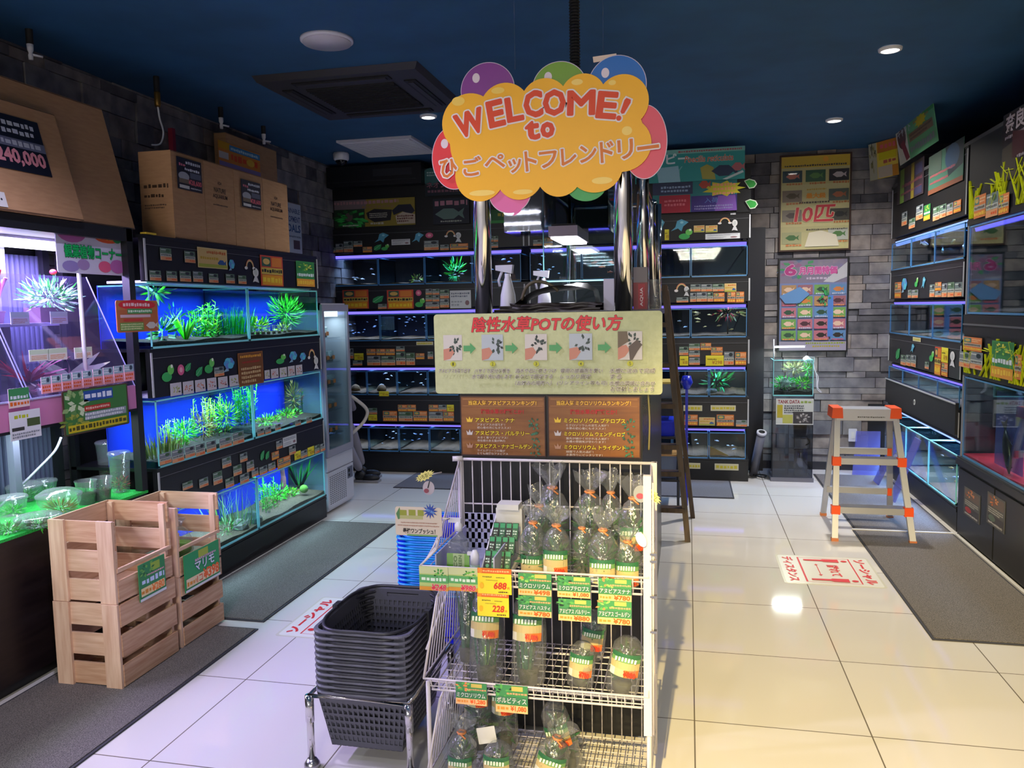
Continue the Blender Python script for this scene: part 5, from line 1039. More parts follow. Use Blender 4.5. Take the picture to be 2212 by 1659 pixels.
bagplant(1275, 1180, 2.40, .265, .048, Z1+.03, 'big round bag of dark leaves in the centre of the back row', lab=None, n=120); bagplant(1320, 1185, 2.44, .265, .035, Z1+.02, 'slim bag behind the fourth front bag in the back row', lab=None); bagplant(1368, 1188, 2.36, .27, .040, Z1+.02, 'bag with stems at the right end of the back row', lab=.2, price='¥880')
bagplant(1050, 1468, 2.24, .28, .046, Z2, 'long bag of grassy leaves with label, left one of the middle tier', False, lab=.50, lh=.075, price='¥1,080', tall=True, leanb=-10); bagplant(1141, 1474, 2.24, .28, .046, Z2, 'long bag of grassy leaves with label, second on the middle tier', False, lab=.50, lh=.075, price='¥1,080', tall=True, leanb=-10)
bagplant(1010, 1440, 2.36, .27, .040, Z2, 'long bag without label behind the left one on the middle tier', False, lab=None, tall=True, leanb=-8)
bagplant(1275, 1425, 2.46, .16, .036, Z2, 'short bag standing at the back of the middle tier', False, lab=.25, price='¥780', lean=8); bagplant(1252, 1480, 2.27, .135, .036, Z2, 'short bag with curved green label in front on the middle tier', False, lab=.3, price='¥780', lean=6); bagplant(1340, 1490, 2.25, .17, .043, Z2, 'leaning bag with label at the right of the middle tier', False, lab=.4, price='¥880', lean=10)
bagplant(1000, 1700, 2.24, .20, .040, Z3, 'round shouldered bag at the left front of the bottom tier', True, lab=.1, price='¥498'); bagplant(1038, 1640, 2.38, .23, .038, Z3+.02, 'bag behind on the left of the bottom tier below the tag', False, lab=.7, price='¥580'); bagplant(1092, 1645, 2.40, .24, .038, Z3+.02, 'dark bag with label behind the white card on the bottom tier', False, lab=.55, price='¥580')
bagplant(1078, 1705, 2.22, .14, .042, Z3, 'short bag at the front beside the round shouldered bag on the bottom tier', False, lab=.35, price='¥480'); bagplant(1180, 1690, 2.27, .20, .046, Z3, 'leaning bag with orange price in the middle of the bottom tier', True, lab=.22, price='¥780', lean=14); bagplant(1232, 1660, 2.36, .22, .04, Z3, 'bag leaning to the left behind the middle one on the bottom tier', False, lab=.4, price='¥780', lean=-16); bagplant(1360, 1700, 2.24, .09, .045, Z3, 'small crumpled bag at the right front of the bottom tier', False, lab=.2, lh=.05)
b = MB(); p = at(1055, 1590, 1, 2.28); fr = Fr((p.x-.03, 2.28, p.z-.03), (1, 0, .25), (-.2, .1, 1)); b.plate(fr, rrect(.06, .05, .002), 0, .002, WHITE); single(b, 'blank_card', 'blank pale card tilted among the bags of the bottom tier', 'card')
# white tray with bottles and packs on the top tier
t = thing('plastic_tray', 'white perforated plastic tray on the left of the top tier', 'tray', (-.63, 2.32, Z1)); a, c = -.725, -.545; b = MB(); z = Z1+.004; TP = mk('tray_plastic', '#b4b6d2', .4)
b.box(a, 2.165, z, c, 2.50, z+.004, TP); b.box(a, 2.165, z, c, 2.169, z+.045, TP); b.box(a, 2.169, z, a+.004, 2.5, z+.08, TP); b.box(c-.004, 2.169, z, c, 2.5, z+.08, TP)
for i in range(9):
    x = a+i*(c-a-.01)/8; b.box(x, 2.496, z, x+.011, 2.50, z+.12, TP)
for zz in (0, .035, .07, .10): b.box(a, 2.496, z+zz, c, 2.50, z+zz+.022, TP)
part(b, 'tray_walls', t)
t = thing('spray_pack', 'clear pouch bottle with green label in the white tray', 'bottle', (-.675, 2.24, Z1+.01)); x, y, z = -.672, 2.24, Z1+.009
b = MB(); b.hexa([(x-.034, y-.016, z), (x+.036, y-.016, z), (x+.036, y+.016, z), (x-.034, y+.016, z), (x-.03, y-.012, z+.10), (x+.03, y-.012, z+.10), (x+.03, y+.012, z+.10), (x-.03, y+.012, z+.10)], BAG); b.lathe((x, y, z+.10), [(.026, 0), (.014, .02), (.011, .03)], BAG, 14); part(b, 'bottle', t)
b = MB(); f = Fr((x-.034, y-.0175, z+.002), (1, 0, 0), (0, .05, 1)); b.plate(f, rrect(.07, .062, .003), 0, .001, ink('#8fc06a')); art(b, f, .07, .062, [('r', 0, .55, 1, 1, '#6ab82e'), ('r', .28, 0, .78, 1, '#b9cf9a')], .001); b.text(Fr(f.p(.05, .004, .0018), (0, 0, 1), (-1, 0, 0)), 'ECO', .004, .018, .052, .028, 0, ink('#6a8a58'), .01); b.text(Fr(f.p(.05, .004, .0018), (0, 0, 1), (-1, 0, 0)), 'GREEN', .004, .003, .054, .013, 0, ink('#6a8a58'), .01); part(b, 'label', t)
b = MB(); b.lathe((x, y, z+.13), [(.012, 0), (.012, .02), (.004, .03)], WPLAS, 12); b.box(x-.03, y-.006, z+.155, x+.008, y+.006, z+.168, WPLAS); part(b, 'pump', t)
t = thing('small_bottle', 'small white capped green bottle beside the clear pouch bottle', 'bottle', (-.618, 2.22, Z1+.01)); b = MB(); b.lathe((-.618, 2.22, Z1+.009), [(.014, 0), (.015, .035)], mk('green_bottle', '#8fae9a', .3), 14); part(b, 'bottle', t); b = MB(); b.lathe((-.618, 2.22, Z1+.044), [(.014, 0), (.013, .03), (.006, .044)], WPLAS, 14); b.box(-.64, 2.215, Z1+.072, -.618, 2.225, Z1+.082, WPLAS); part(b, 'cap', t)
t = thing('display_box', 'white header box holding green packets right of the white tray', 'box', (-.555, 2.36, Z1)); b = MB(); b.box(-.60, 2.42, Z1+.004, -.515, 2.47, Z1+.165, WHITE); b.box(-.60, 2.24, Z1+.0045, -.515, 2.42, Z1+.02, WHITE); b.hexa([(-.604, 2.24, Z1+.004), (-.600, 2.24, Z1+.004), (-.600, 2.43, Z1+.004), (-.604, 2.43, Z1+.004), (-.604, 2.24, Z1+.03), (-.600, 2.24, Z1+.03), (-.600, 2.43, Z1+.14), (-.604, 2.43, Z1+.14)], WPLAS); part(b, 'box', t)
b = MB(); b.box(-.592, 2.40, Z1+.165, -.522, 2.46, Z1+.182, WHITE); part(b, 'flap', t)
for r_ in range(3):
    for k in range(4):
        x0 = -.597+k*.0205; yy = 2.25+r_*.055; zz = Z1+.022+r_*.028; t2 = thing('green_packet', 'green and black packet, %s from the left in the %s row of the white box' % (ORD[k], ('front', 'middle', 'back')[r_]), 'packet', (x0+.009, yy, zz), 'green packets')
        b = MB(); f = Fr((x0, yy, zz), (1, 0, 0), (0, .45, 1)); b.plate(f, rrect(.0185, .055, .001), 0, .006, ink('#0f5a3a' if k % 2 else '#14201c')); art(b, f, .0185, .055, [('r', .1, .05, .9, .3, '#2f9a64'), ('d', .15, .4, .85, .7, '#bfd8c8', 2), ('e', .5, .84, .3, .1, '#5fae7a')], .006); part(b, 'packet', t2)
# tags on the rims
def rtag(x0, y0, x1, y1, label, kind, price, name_='', off=0):
    px = (890+x0/3.6145, 1200+y0/3.6145, 890+x1/3.6145, 1200+y1/3.6145)
    if kind == 'lime': base, it = '#b8cc7a', [('r', 0, 0, 1, .3, '#c8cf9a'), ('l', .72, .3, .2, .25, ['#3a9a3a', '#7ac04a', '#2a7a34'], 18), ('r', 0, .35, 1, .68, '#5aa860'), ('d', .08, .42, .92, .64, '#dfeedd', 1), ('r', 0, .84, 1, 1, '#d8922a'), ('t', price, .42, .72, .93, .98, '#d82c48', {'bold': .03, 'outline': '#f0d0d0', 'ob': .06, 'shear': .2})]
    elif kind == 'yellow': base, it = '#ead22a', [('r', 0, 0, 1, .2, '#d8601c'), ('e', .08, .1, .07, .1, '#e88a2c'), ('d', .16, .05, .95, .16, '#f0b070', 1), ('d', .15, .3, .42, .37, '#5a5424', 1), ('d', .55, .32, .8, .37, '#5a5424', 1), ('d', .25, .44, .6, .48, '#8a8030', 1), ('t', price, .48, .52, .86, .8, '#c8301c', {'bold': .03, 'shear': .15}), ('t', '円', .88, .7, .94, .8, '#c8301c'), ('d', .62, .86, .9, .95, '#4a4418', 1), ('e', .12, .68, .06, .12, '#e8b01c')]
    else: base, it = '#3f8a52', [('l', .22, .22, .28, .26, ['#1c3a2a', '#2f6a3c', '#58a850'] if kind == 'dark' else ['#58a850', '#8fc860', '#e88a50'], 16), ('r', .5, .03, .85, .2, '#c8b45a'), ('d', .35, .24, .98, .36, '#d89a70', 1), ('r', 0, .42, 1, .68, '#3a7a54'), ('t', name_, .04, .44, .96, .66, '#dfe6e2', {'bold': .01, 'outline': '#28443a', 'ob': .04}), ('r', 0, .72, 1, 1, '#e8b880'), ('t', price, .46, .74, .96, .97, '#f05a10', {'bold': .04}), ('d', .05, .77, .42, .94, '#e08a30', 1)]
    poster('price_tag', label, 'price tag', 1, RY0-.005-off, px, base, it, .002, group='price tags on the wire rack')
rtag(60, 85, 285, 270, 'lime green price tag at the left end of the top tier', 'lime', '¥248'); rtag(288, 95, 515, 275, 'lime green price tag next to the yellow price tags', 'lime', '¥980')
rtag(515, 100, 778, 298, 'yellow price tag reading 688 below the white tray', 'yellow', '688', off=.004); rtag(513, 286, 758, 474, 'yellow price tag reading 228 under the 688 tag', 'yellow', '228', off=.002)
for (x0, y0, x1, y1, n_, p, d_, k) in ((832, 140, 1090, 308, 'ミクロソリウム', '¥498', 'upper green tag in the left pair right of the yellow tags', 'o'), (1137, 162, 1393, 325, 'ミクロプテロプス', '¥1,080', 'upper green tag in the middle pair', 'dark'), (1457, 180, 1715, 350, 'アヌビアスナナ', '¥780', 'upper green tag in the right pair', 'o'), (832, 312, 1090, 474, 'アヌビアス ハスティ', '¥780', 'lower green tag in the left pair', 'dark'), (1145, 340, 1400, 508, 'アヌビアス バルテリー', '¥880', 'lower green tag in the middle pair', 'dark'), (1450, 352, 1715, 534, 'アヌビアス ゴールデン', '¥780', 'lower green tag in the right pair', 'o'), (345, 992, 585, 1160, 'ミクロソリウム', '¥1,280', 'left green tag on the rim of the middle tier', 'o'), (656, 1012, 905, 1222, 'ボルビティス', '¥1,080', 'right green tag on the rim of the middle tier', 'dark')):
    rtag(x0, y0, x1, y1, d_, k, p, n_)
# promotional cards clipped to the rack
def star(cx, cy, r1, r2, n, ph=0): return [(cx+(r1 if k % 2 else r2)*math.cos(math.pi*k/n+ph), cy+(r1 if k % 2 else r2)*math.sin(math.pi*k/n+ph)) for k in range(2*n)]
fr, w, h = pxrect(1, 2.17, 855, 1095, 955, 1157); t = thing('promotion_card', 'pale card with blue starburst clipped to the left of the wire rack', 'card', fr.p(w/2, 0))
b = sheet_mb(fr, w, h, '#c9bcae', [('p', [(.02, .25), (.1, .02), (.14, .4), (.06, .45)], '#4a7a4a'), ('d', .1, .05, .62, .38, '#8a9030', 1), ('r', .1, .3, .6, .42, '#a8a870'), ('d', .12, .52, .9, .58, '#a07868', 1), ('d', .05, .62, .95, .68, '#a07868', 1), ('t', '最強ワンプッシュ！', .16, .74, .86, .92, '#2a2420', {'bold': .03}), ('r', .25, .95, .9, 1, '#6aa060')], .002, .008); part(b, 'card', t)
b = MB(); b.plate(Fr(fr.p(w*.76, h*.88, .003), fr.u, fr.v), star(0, 0, .011, .023, 12), 0, .001, ink('#163c9a')); b.text(Fr(fr.p(w*.76, h*.88, .0046), fr.u, fr.v), '即効', -.014, -.004, .014, .004, 0, ink('#7aa8d8'), .01, rot=-.4); part(b, 'starburst', t); b = MB(); q = fr.p(w*.9, h*.5, -.002); b.tube([q, q+V((.035, .004, .01)), (RX0+.01, RY0+.03, q.z+.012)], .0025, CREAMW, 6); part(b, 'clip_arm', t)
for (px, py, an, l, rx) in ((918, 1028, .45, 'left', 1), (1408, 1068, -.85, 'right', 1)):
    p = at(px, py, 1, 2.30 if l == 'left' else 2.16); yy = p.y; t = thing('burst_card', 'yellow burst card clipped to the %s side of the wire rack' % l, 'card', p, 'yellow burst cards')
    f = Fr(p, (math.cos(an), 0, math.sin(an)), (-math.sin(an), 0, math.cos(an))); b = MB(); b.plate(f, [(x*1.9, y*.8) for x, y in star(0, 0, .013, .018, 14)], 0, .0015, ink('#d8cf7a')); b.text(f, 'いちおし', -.022, -.007, .022, .007, .0019, ink('#5a5a14'), .02); part(b, 'burst', t)
    b = MB(); q = (p.x+.01, p.z-.038) if l == 'left' else (p.x-.03, p.z+.0)
    if l == 'left': b.plate(FB(0, yy+.003, 0), circ(q[0], q[1], .019, .022), 0, .0015, ink('#b4aab4')); b.plate(FB(0, yy+.001, 0), circ(q[0]-.007, q[1]-.009, .008, .007), 0, .001, ink('#8a4450')); b.plate(FB(0, yy+.001, 0), [(q[0]-.004, q[1]), (q[0], q[1]), (q[0]+.006, q[1]+.022), (q[0]+.003, q[1]+.022)], 0, .001, ink('#2a2a30'))
    else: b.plate(FB(0, yy+.003, 0), circ(q[0], q[1], .02, .024), 0, .0015, ink('#8a8f94')); b.plate(FB(0, yy+.001, 0), circ(q[0]-.002, q[1]-.006, .010, .008), 0, .001, ink('#a04050'))
    part(b, 'picture_disc', t); b = MB(); e_ = (RX0+.006, 2.36, p.z) if l == 'left' else (RX1+.004, RY0+.01, p.z-.02); b.tube([p+V((0, .004, 0)), e_], .002, CREAMW, 6); part(b, 'clip_arm', t)
b = MB(); p = at(1385, 1165, 1, 2.14); b.plate(Fr(p, (1, 0, .5), (-.5, 0, 1)), circ(0, 0, .013, .022), 0, .003, ink('#c8b8d8')); b.plate(Fr(p+V((0, -.001, 0)), (1, 0, .5), (-.5, 0, 1)), [(-.004, -.02), (.004, -.02), (.012, .006), (.006, .01)], 0, .001, ink('#b04870')); single(b, 'pink_tag', 'small violet and pink tag clipped on the right post of the wire rack', 'tag')

# ------------------------------------------------------------------ shopping baskets
def basket_parts(m, hm, rm, W=.335, D=.43, H=.20, wb=.25, db=.35):
    """returns meshes of body, rim and handle, standing on z = 0"""
    b = MB()
    def wall(p00, p10, p01, p11, nu, nv, slot):
        P = lambda a, c: V(p00).lerp(V(p10), a).lerp(V(p01).lerp(V(p11), a), c)
        us = [0]; cell = 1/nu
        for j in range(nv*2+1):
            rh = .78/(nv*.66+(nv+1)*.34); c0 = .06+rh*(.34*((j+1)//2)+.66*(j//2)); c1 = c0+rh*(.34 if j % 2 == 0 else .66)
            if j % 2 == 0: b.quad(P(0, c0), P(1, c0), P(1, c1), P(0, c1), m)
            else:
                for i in range(nu+1):
                    a0 = max(0, i*cell-.18*cell); a1 = min(1, i*cell+.18*cell); b.quad(P(a0, c0), P(a1, c0), P(a1, c1), P(a0, c1), m)
        b.quad(P(0, 0), P(1, 0), P(1, .06), P(0, .06), m)
        if slot: b.quad(P(0, .84), P(.3, .84), P(.3, 1), P(0, 1), m); b.quad(P(.7, .84), P(1, .84), P(1, 1), P(.7, 1), m); b.quad(P(.3, .94), P(.7, .94), P(.7, 1), P(.3, 1), m); b.quad(P(.3, .84), P(.7, .84), P(.7, .87), P(.3, .87), m)
        else: b.quad(P(0, .84), P(1, .84), P(1, 1), P(0, 1), m)
    B = [(-wb/2, -db/2, 0), (wb/2, -db/2, 0), (wb/2, db/2, 0), (-wb/2, db/2, 0)]; T = [(-W/2+.01, -D/2+.01, H), (W/2-.01, -D/2+.01, H), (W/2-.01, D/2-.01, H), (-W/2+.01, D/2-.01, H)]
    wall(B[0], B[1], T[0], T[1], 16, 6, True); wall(B[1], B[2], T[1], T[2], 22, 6, False); wall(B[2], B[3], T[2], T[3], 16, 6, True); wall(B[3], B[0], T[3], T[0], 22, 6, False)
    for i in range(13): x = -wb/2+i*wb/13; b.quad((x, -db/2, .001), (x+.012, -db/2, .001), (x+.012, db/2, .001), (x, db/2, .001), m)
    for i in range(5): y = -db/2+i*db/4.2; b.quad((-wb/2, y, .0015), (wb/2, y, .0015), (wb/2, y+.014, .0015), (-wb/2, y+.014, .0015), m)
    r = MB(); rp = [(x-W/2, y-D/2) for x, y in rrect(W, D, .045, 5)]
    prof = [(0, -.005), (.012, -.006), (.0165, -.001), (.013, .004), (0, .003)]
    vs = []; n = len(rp)
    for (x, y) in rp:
        d = V((x, y, 0)).normalized()
        dip = -.012 if abs(x) < W*.2 else 0
        for (o, z) in prof: vs.append(V((x, y, H+z+dip*.0))+d*(o-.012))
    k = len(prof); r.add(vs, [(i*k+j, i*k+(j+1) % k, ((i+1) % n)*k+(j+1) % k, ((i+1) % n)*k+j) for i in range(n) for j in range(k)], rm)
    hd = []
    for s in (-1, 1):
        h = MB(); y0 = s*.012; X = W/2-.002
        h.tube(curve([(-X, y0, H+.006), (-X+.008, y0+s*(D/2-.10), H+.007), (-X+.06, y0+s*(D/2-.02), H+.008), (0, y0+s*(D/2-.014), H+.008), (X-.06, y0+s*(D/2-.02), H+.008), (X-.008, y0+s*(D/2-.10), H+.007), (X, y0, H+.006)], 5), .006, hm, 6)
        h.box(-X-.012, y0-.01, H-.006, -X+.006, y0+.01, H+.016, hm); h.box(X-.006, y0-.01, H-.006, X+.012, y0+.01, H+.016, hm); hd.append(h)
    return b, r, hd
def basket_stack(x, y, z0, n, step, m, hm, rm, what, grp):
    proto = None
    for k in range(n):
        pos = 'lowest' if k == 0 else 'topmost' if k == n-1 else ORD[k]+' from the bottom'
        lb = '%s, %s in stack' % (what, pos)
        if proto is None:
            b, r, hd = basket_parts(m, hm, rm); proto = thing('shopping_basket', lb, 'basket', (x, y, z0), grp)
            for nm, q in (('basket_body', b), ('rim', r)):
                o = bpy.data.objects.new(nm, q.mesh(nm)); COL.objects.link(o); o.parent = proto
                if nm == 'basket_body': md = o.modifiers.new('thickness', 'SOLIDIFY'); md.thickness = .0025
            for q in hd: o = bpy.data.objects.new('handle', q.mesh('handle')); COL.objects.link(o); o.parent = proto
        else: dup(proto, (x, y, z0+k*step), lb)
BG = mk('grey_basket', '#4a4b54', .3); BH = mk('grey_handle', '#2d2e34', .4)
basket_stack(-1.04, 2.52, .055, 11, .0205, BG, BH, mk('grey_rim_highlight', '#6c6d7a', .25), 'grey plastic shopping basket in the left foreground', 'stack of grey baskets')  # rim grey lightened, the highlight put into its colour
BB = mk('blue_basket', '#0a1ee0', .3); BBH = mk('cyan_handle', '#0e7ad8', .35)
basket_stack(-1.09, 3.42, .06, 13, .0205, BB, BBH, mk('cyan_rim', '#1c9ce4', .3), 'blue plastic shopping basket behind the grey stack', 'stack of blue baskets')
t = thing('basket_stand', 'chrome tube stand holding the stack of grey baskets', 'stand', (-1.04, 2.5, 0)); b = MB(); z = .248; x0, x1, y0, y1 = -1.212, -.868, 2.29, 2.745
b.tube([(x0, y0, z), (x1, y0, z), (x1, y1, z), (x0, y1, z)], .008, CHROME, 10, True); part(b, 'top_frame', t)
for (x, y) in ((x0, y0), (x1, y0), (x0, y1), (x1, y1)):
    b = MB(); b.tube([(x, y, z), (x, y, .03)], .012, CHROME, 12); b.tube([(x, y, .25), (x, y, .16)], .0145, CHROME, 12); part(b, 'leg', t)
    b = MB(); b.lathe((x, y, 0), [(.018, 0), (.026, .004), (.026, .016), (.015, .032)], STEEL, 16); part(b, 'foot', t)
b = MB(); b.box(-1.21, 3.21, .001, -.97, 3.63, .05, mk('blue_basket_base', '#0a1ab0', .5)); single(b, 'blue_dolly', 'low blue base under the stack of blue baskets', 'base')
# ------------------------------------------------------------------ price cards and stickers on the racks
def items_for(k):
    P = random.choice
    if k == 'c': return '#9aa69a', [('r', 0, 0, 1, .45, P(('#6a7a7a', '#5f7a66', '#7a8288'))), ('e', .68, .22, .2, .14, P(('#1c2a30', '#3a5a3a', '#2c3038'))), ('d', .06, .08, .5, .2, '#d8dcd8', 1), ('r', 0, .46, 1, .68, '#b8bcb4'), ('d', .06, .48, .94, .66, '#4a5250', 1), ('r', 0, .7, 1, 1, '#d89a6c'), ('d', .45, .74, .95, .96, '#e0561c', 1)]
    if k == 'w': return '#c9c4cc', [('l', .48, .5, .34, .28, P((['#b8602c', '#d88050'], ['#c86a5a', '#d88a70'], ['#8a9a3a', '#a8b050'], ['#5a7a3a', '#7a9a4a'])), 14), ('e', .8, .72, .09, .07, '#4a4048')]
    if k == 'y': return '#dfd02c', [('r', 0, 0, 1, .2, '#e8e040'), ('d', .1, .3, .6, .45, '#5a5420', 1), ('t', P(('¥198', '¥298', '¥100')), .35, .5, .92, .85, '#b8781c', {'bold': .02})]
    if k == 'o': return '#d87c3c', [('r', .05, .06, .45, .4, '#4a7a70'), ('e', .25, .23, .14, .1, '#c8a850'), ('d', .5, .1, .95, .36, '#f0c898', 2), ('r', 0, .45, 1, .66, '#b0a898'), ('d', .06, .47, .94, .64, '#343a38', 1), ('d', .06, .7, .94, .96, '#f0c040', 1)]
    if k == 'O': return '#c84a34', [('r', .06, .05, .45, .36, '#2f5a48'), ('e', .26, .2, .15, .1, '#d8b060'), ('r', .5, .05, .94, .36, '#d88030'), ('r', .03, .4, .97, .62, '#c8b04a'), ('d', .05, .42, .95, .6, '#24281c', 1), ('r', .05, .64, .95, .97, '#e09a1c'), ('d', .08, .68, .92, .94, '#e8c82c', 1)]
    if k == 'g': return '#3a8a4a', [('r', .05, .04, .95, .38, '#2f7a3c'), ('l', .5, .22, .35, .16, ['#9ac84a', '#5aa83c', '#d8d050'], 20), ('d', .04, .44, .96, .64, '#dfe8f0', 1), ('r', 0, .7, 1, 1, '#e09a30'), ('d', .06, .73, .94, .96, '#f0c83c', 1)]
    if k == 'L': return '#d8d4b8', [('r', .04, .1, .96, .9, '#cfc89a'), ('d', .06, .2, .94, .85, '#c8b820', 1)]
    if k == 'W': return '#cfd2d6', [('d', .06, .1, .94, .4, '#7a8090', 2), ('d', .06, .55, .6, .9, '#a0a4ac', 2), ('e', .82, .7, .1, .14, '#8a6a70')]
    if k == 'b': return '#a0682e', [('r', .02, .02, .98, .98, '#7a4a20'), ('d', .08, .06, .92, .18, '#e0a030', 1), ('d', .15, .24, .85, .34, '#a83020', 1), ('d', .1, .42, .9, .94, '#c8a878', 4)]
    if k == 'C': return '#dcc890', [('r', .02, .04, .98, .96, '#d8b878'), ('d', .3, .1, .95, .32, '#c8601c', 1), ('d', .08, .4, .7, .62, '#c8a020', 1), ('f', .8, .72, .3, .4, '#2a5a9a'), ('r', .02, .8, .98, .96, '#a8b040')]
    return '#888888', []
CN = dict(c='small price card', w='small white picture card', y='yellow price card', o='orange price card', O='large orange price card', g='green price card', L='pale label strip with yellow writing', W='white notice card', b='brown ranking card', C='cream card with a fish')
def cards(ax, val, ox, oy, s, where, spec, off=.002):
    L = []
    for tok in spec.split(';'):
        k, nums = tok.strip()[0], [float(v) for v in tok.strip()[1:].split(',')]; L.append((k, [ox+nums[0]/s, oy+nums[1]/s, ox+nums[2]/s, oy+nums[3]/s]))
    for k in sorted(set(q[0] for q in L)):
        g = sorted((q[1] for q in L if q[0] == k), key=lambda p: p[0])
        for i, px in enumerate(g):
            nm = 'only' if len(g) == 1 else (ORD[i]+' from the left')
            base, it = items_for(k)
            poster('price_card', '%s, %s, %s' % (CN[k], nm, where), 'card', ax, val, px, base, it, .0012, group='cards on the '+where, off=off)
cards(0, XL, 280, 480, 4.366, 'top panel, planted left rack', 'c185,455,290,550;c345,462,440,555;c470,462,572,560;c595,465,685,563;c745,485,830,570;c905,490,985,576;c1022,503,1095,582;c285,245,388,358;c515,275,612,382;C638,248,915,435;O1232,320,1442,602;g1570,372,1738,606')
cards(0, XL, 280, 480, 4.366, 'second panel, planted left rack', 'w380,1515,485,1635;w500,1500,600,1620;w615,1485,710,1598;w728,1468,815,1582;w832,1458,920,1563;w938,1443,1022,1545;w1270,1395,1318,1478;w1330,1382,1400,1472;w1412,1370,1480,1462;w1490,1356,1555,1450;w1565,1346,1625,1438;b1022,1225,1256,1535;c795,1365,885,1452')
cards(0, XL, 280, 820, 4.148, 'third panel, planted left rack', 'c470,915,560,980;c620,882,700,960;c745,825,825,935;c825,695,905,785;c855,880,930,965;c925,765,1000,855;c985,842,1065,925;c985,658,1050,735;c1045,728,1110,820;c1090,795,1150,868;c1160,775,1230,848;c1238,745,1302,815;o1320,695,1438,785;c1310,545,1364,620;W1370,505,1492,590;c1425,592,1484,670;o1270,645,1334,715;y1474,642,1530,715;c1532,632,1588,700;y1592,602,1650,680;c1655,585,1698,660;c1705,572,1748,640')
cards(0, XL+.004, 280, 820, 4.148, 'front edge of middle planted tanks', 'c262,655,368,755;c374,625,482,738;c492,600,580,695;c587,575,670,680;c684,548,770,645;c800,520,910,606;c918,470,1020,575;c1140,440,1200,500;c1210,425,1262,485;c1300,400,1350,450;c1480,360,1530,410;c1580,335,1630,385')
cards(1, YB, 700, 340, 5.185, 'top panel, rear rack left bay', 'c50,1012,128,1068;c132,968,215,1064;c222,938,325,1062;c332,937,428,1000;o436,1002,538,1064;W757,916,965,980;c1122,932,1284,1038;c1302,977,1398,1038;o1412,966,1614,1034')
cards(1, YB, 700, 620, 3.606, 'second panel, rear rack left bay', 'O146,22,348,170;O492,22,698,170;c422,132,488,170;c792,14,842,60;c846,14,898,60;c792,64,842,112;c846,64,898,112;c792,116,898,168;c904,20,974,88;c904,92,974,160;W982,26,1145,165')
cards(1, YB, 700, 620, 3.606, 'third panel, rear rack left bay', 'c190,478,230,558;y236,516,308,568;c226,572,298,610;o332,482,402,530;o408,482,476,530;o480,482,552,530;c337,536,440,610;c446,536,555,610;c562,462,628,500;c562,504,634,608;c640,512,708,608;o716,516,782,562;c808,502,850,560;L720,426,850,452')
cards(1, YB, 700, 620, 3.606, 'fourth panel, rear rack left bay', 'c346,942,414,990;y346,994,414,1040;o460,966,570,1044;o577,917,646,968;o648,917,716,968;c582,972,690,1044;o696,966,804,1044;o817,917,890,968;c893,917,955,968;y958,917,1012,968;c817,972,925,1044;o930,972,1012,1044')
cards(1, YB-.004, 700, 620, 3.606, 'front of third level tank, rear rack', 'y430,812,505,850')
cards(1, YB, 1000, 460, 6.912, 'rear rack top panel between the chrome posts', 'c385,345,452,430;c458,345,526,430;c385,440,526,520;c1050,400,1180,490;o1190,372,1340,490')
cards(1, YB, 1400, 300, 4.608, 'top panel, rear rack right end', 'C455,862,562,930;C572,862,690,930;W570,942,915,996;y165,902,208,1008;W820,737,872,755')
cards(1, YB, 1400, 600, 3.456, 'second panel, rear rack right end', 'c316,48,392,102;c396,48,478,102;c482,46,566,102;C570,42,658,106;c362,108,440,178;c444,108,486,178;o490,112,570,178;o592,104,652,184;o656,104,716,184;c212,146,300,184;c314,112,358,180')
cards(1, YB, 1400, 600, 3.456, 'third panel, rear rack right end', 'c232,514,300,578;c305,492,386,540;c305,544,386,590;o392,487,470,540;y236,584,300,655;c306,596,386,650;o470,517,556,578;y430,580,564,656;c567,552,640,650;o650,554,732,650')
cards(1, YB, 1400, 600, 3.456, 'fourth panel, rear rack right end', 'L264,952,404,994;L467,952,654,994;o272,1022,370,1100;C380,1042,498,1102;o512,1022,640,1106;c656,1062,738,1110')
cards(1, YB-.004, 1400, 600, 3.456, 'base of rear rack near ladder', 'L302,1382,390,1425;L497,1388,675,1436')
cards(0, XR, 1850, 180, 4.365, 'top panel, right rack', 'c500,1275,556,1365;c568,1150,632,1282;g640,1145,700,1288;c728,1165,788,1290;c792,1142,850,1264;c856,1132,915,1240;o922,1104,990,1215;c432,1215,480,1338')
cards(0, XR, 1850, 520, 4.365, 'second panel, right rack', 'o365,392,424,540;c490,462,520,538;c526,462,585,538;c696,412,742,530;o746,392,804,470;c746,474,804,530;c810,402,860,530;c866,392,926,530;c932,392,1000,524')
cards(0, XR, 1850, 520, 4.365, 'third panel, right rack', 'c422,1077,468,1172;c472,1075,514,1180;c518,1078,565,1188;c650,1142,688,1208;O742,1002,802,1268;y806,1008,868,1148;o806,1152,864,1278;L536,912,610,950')
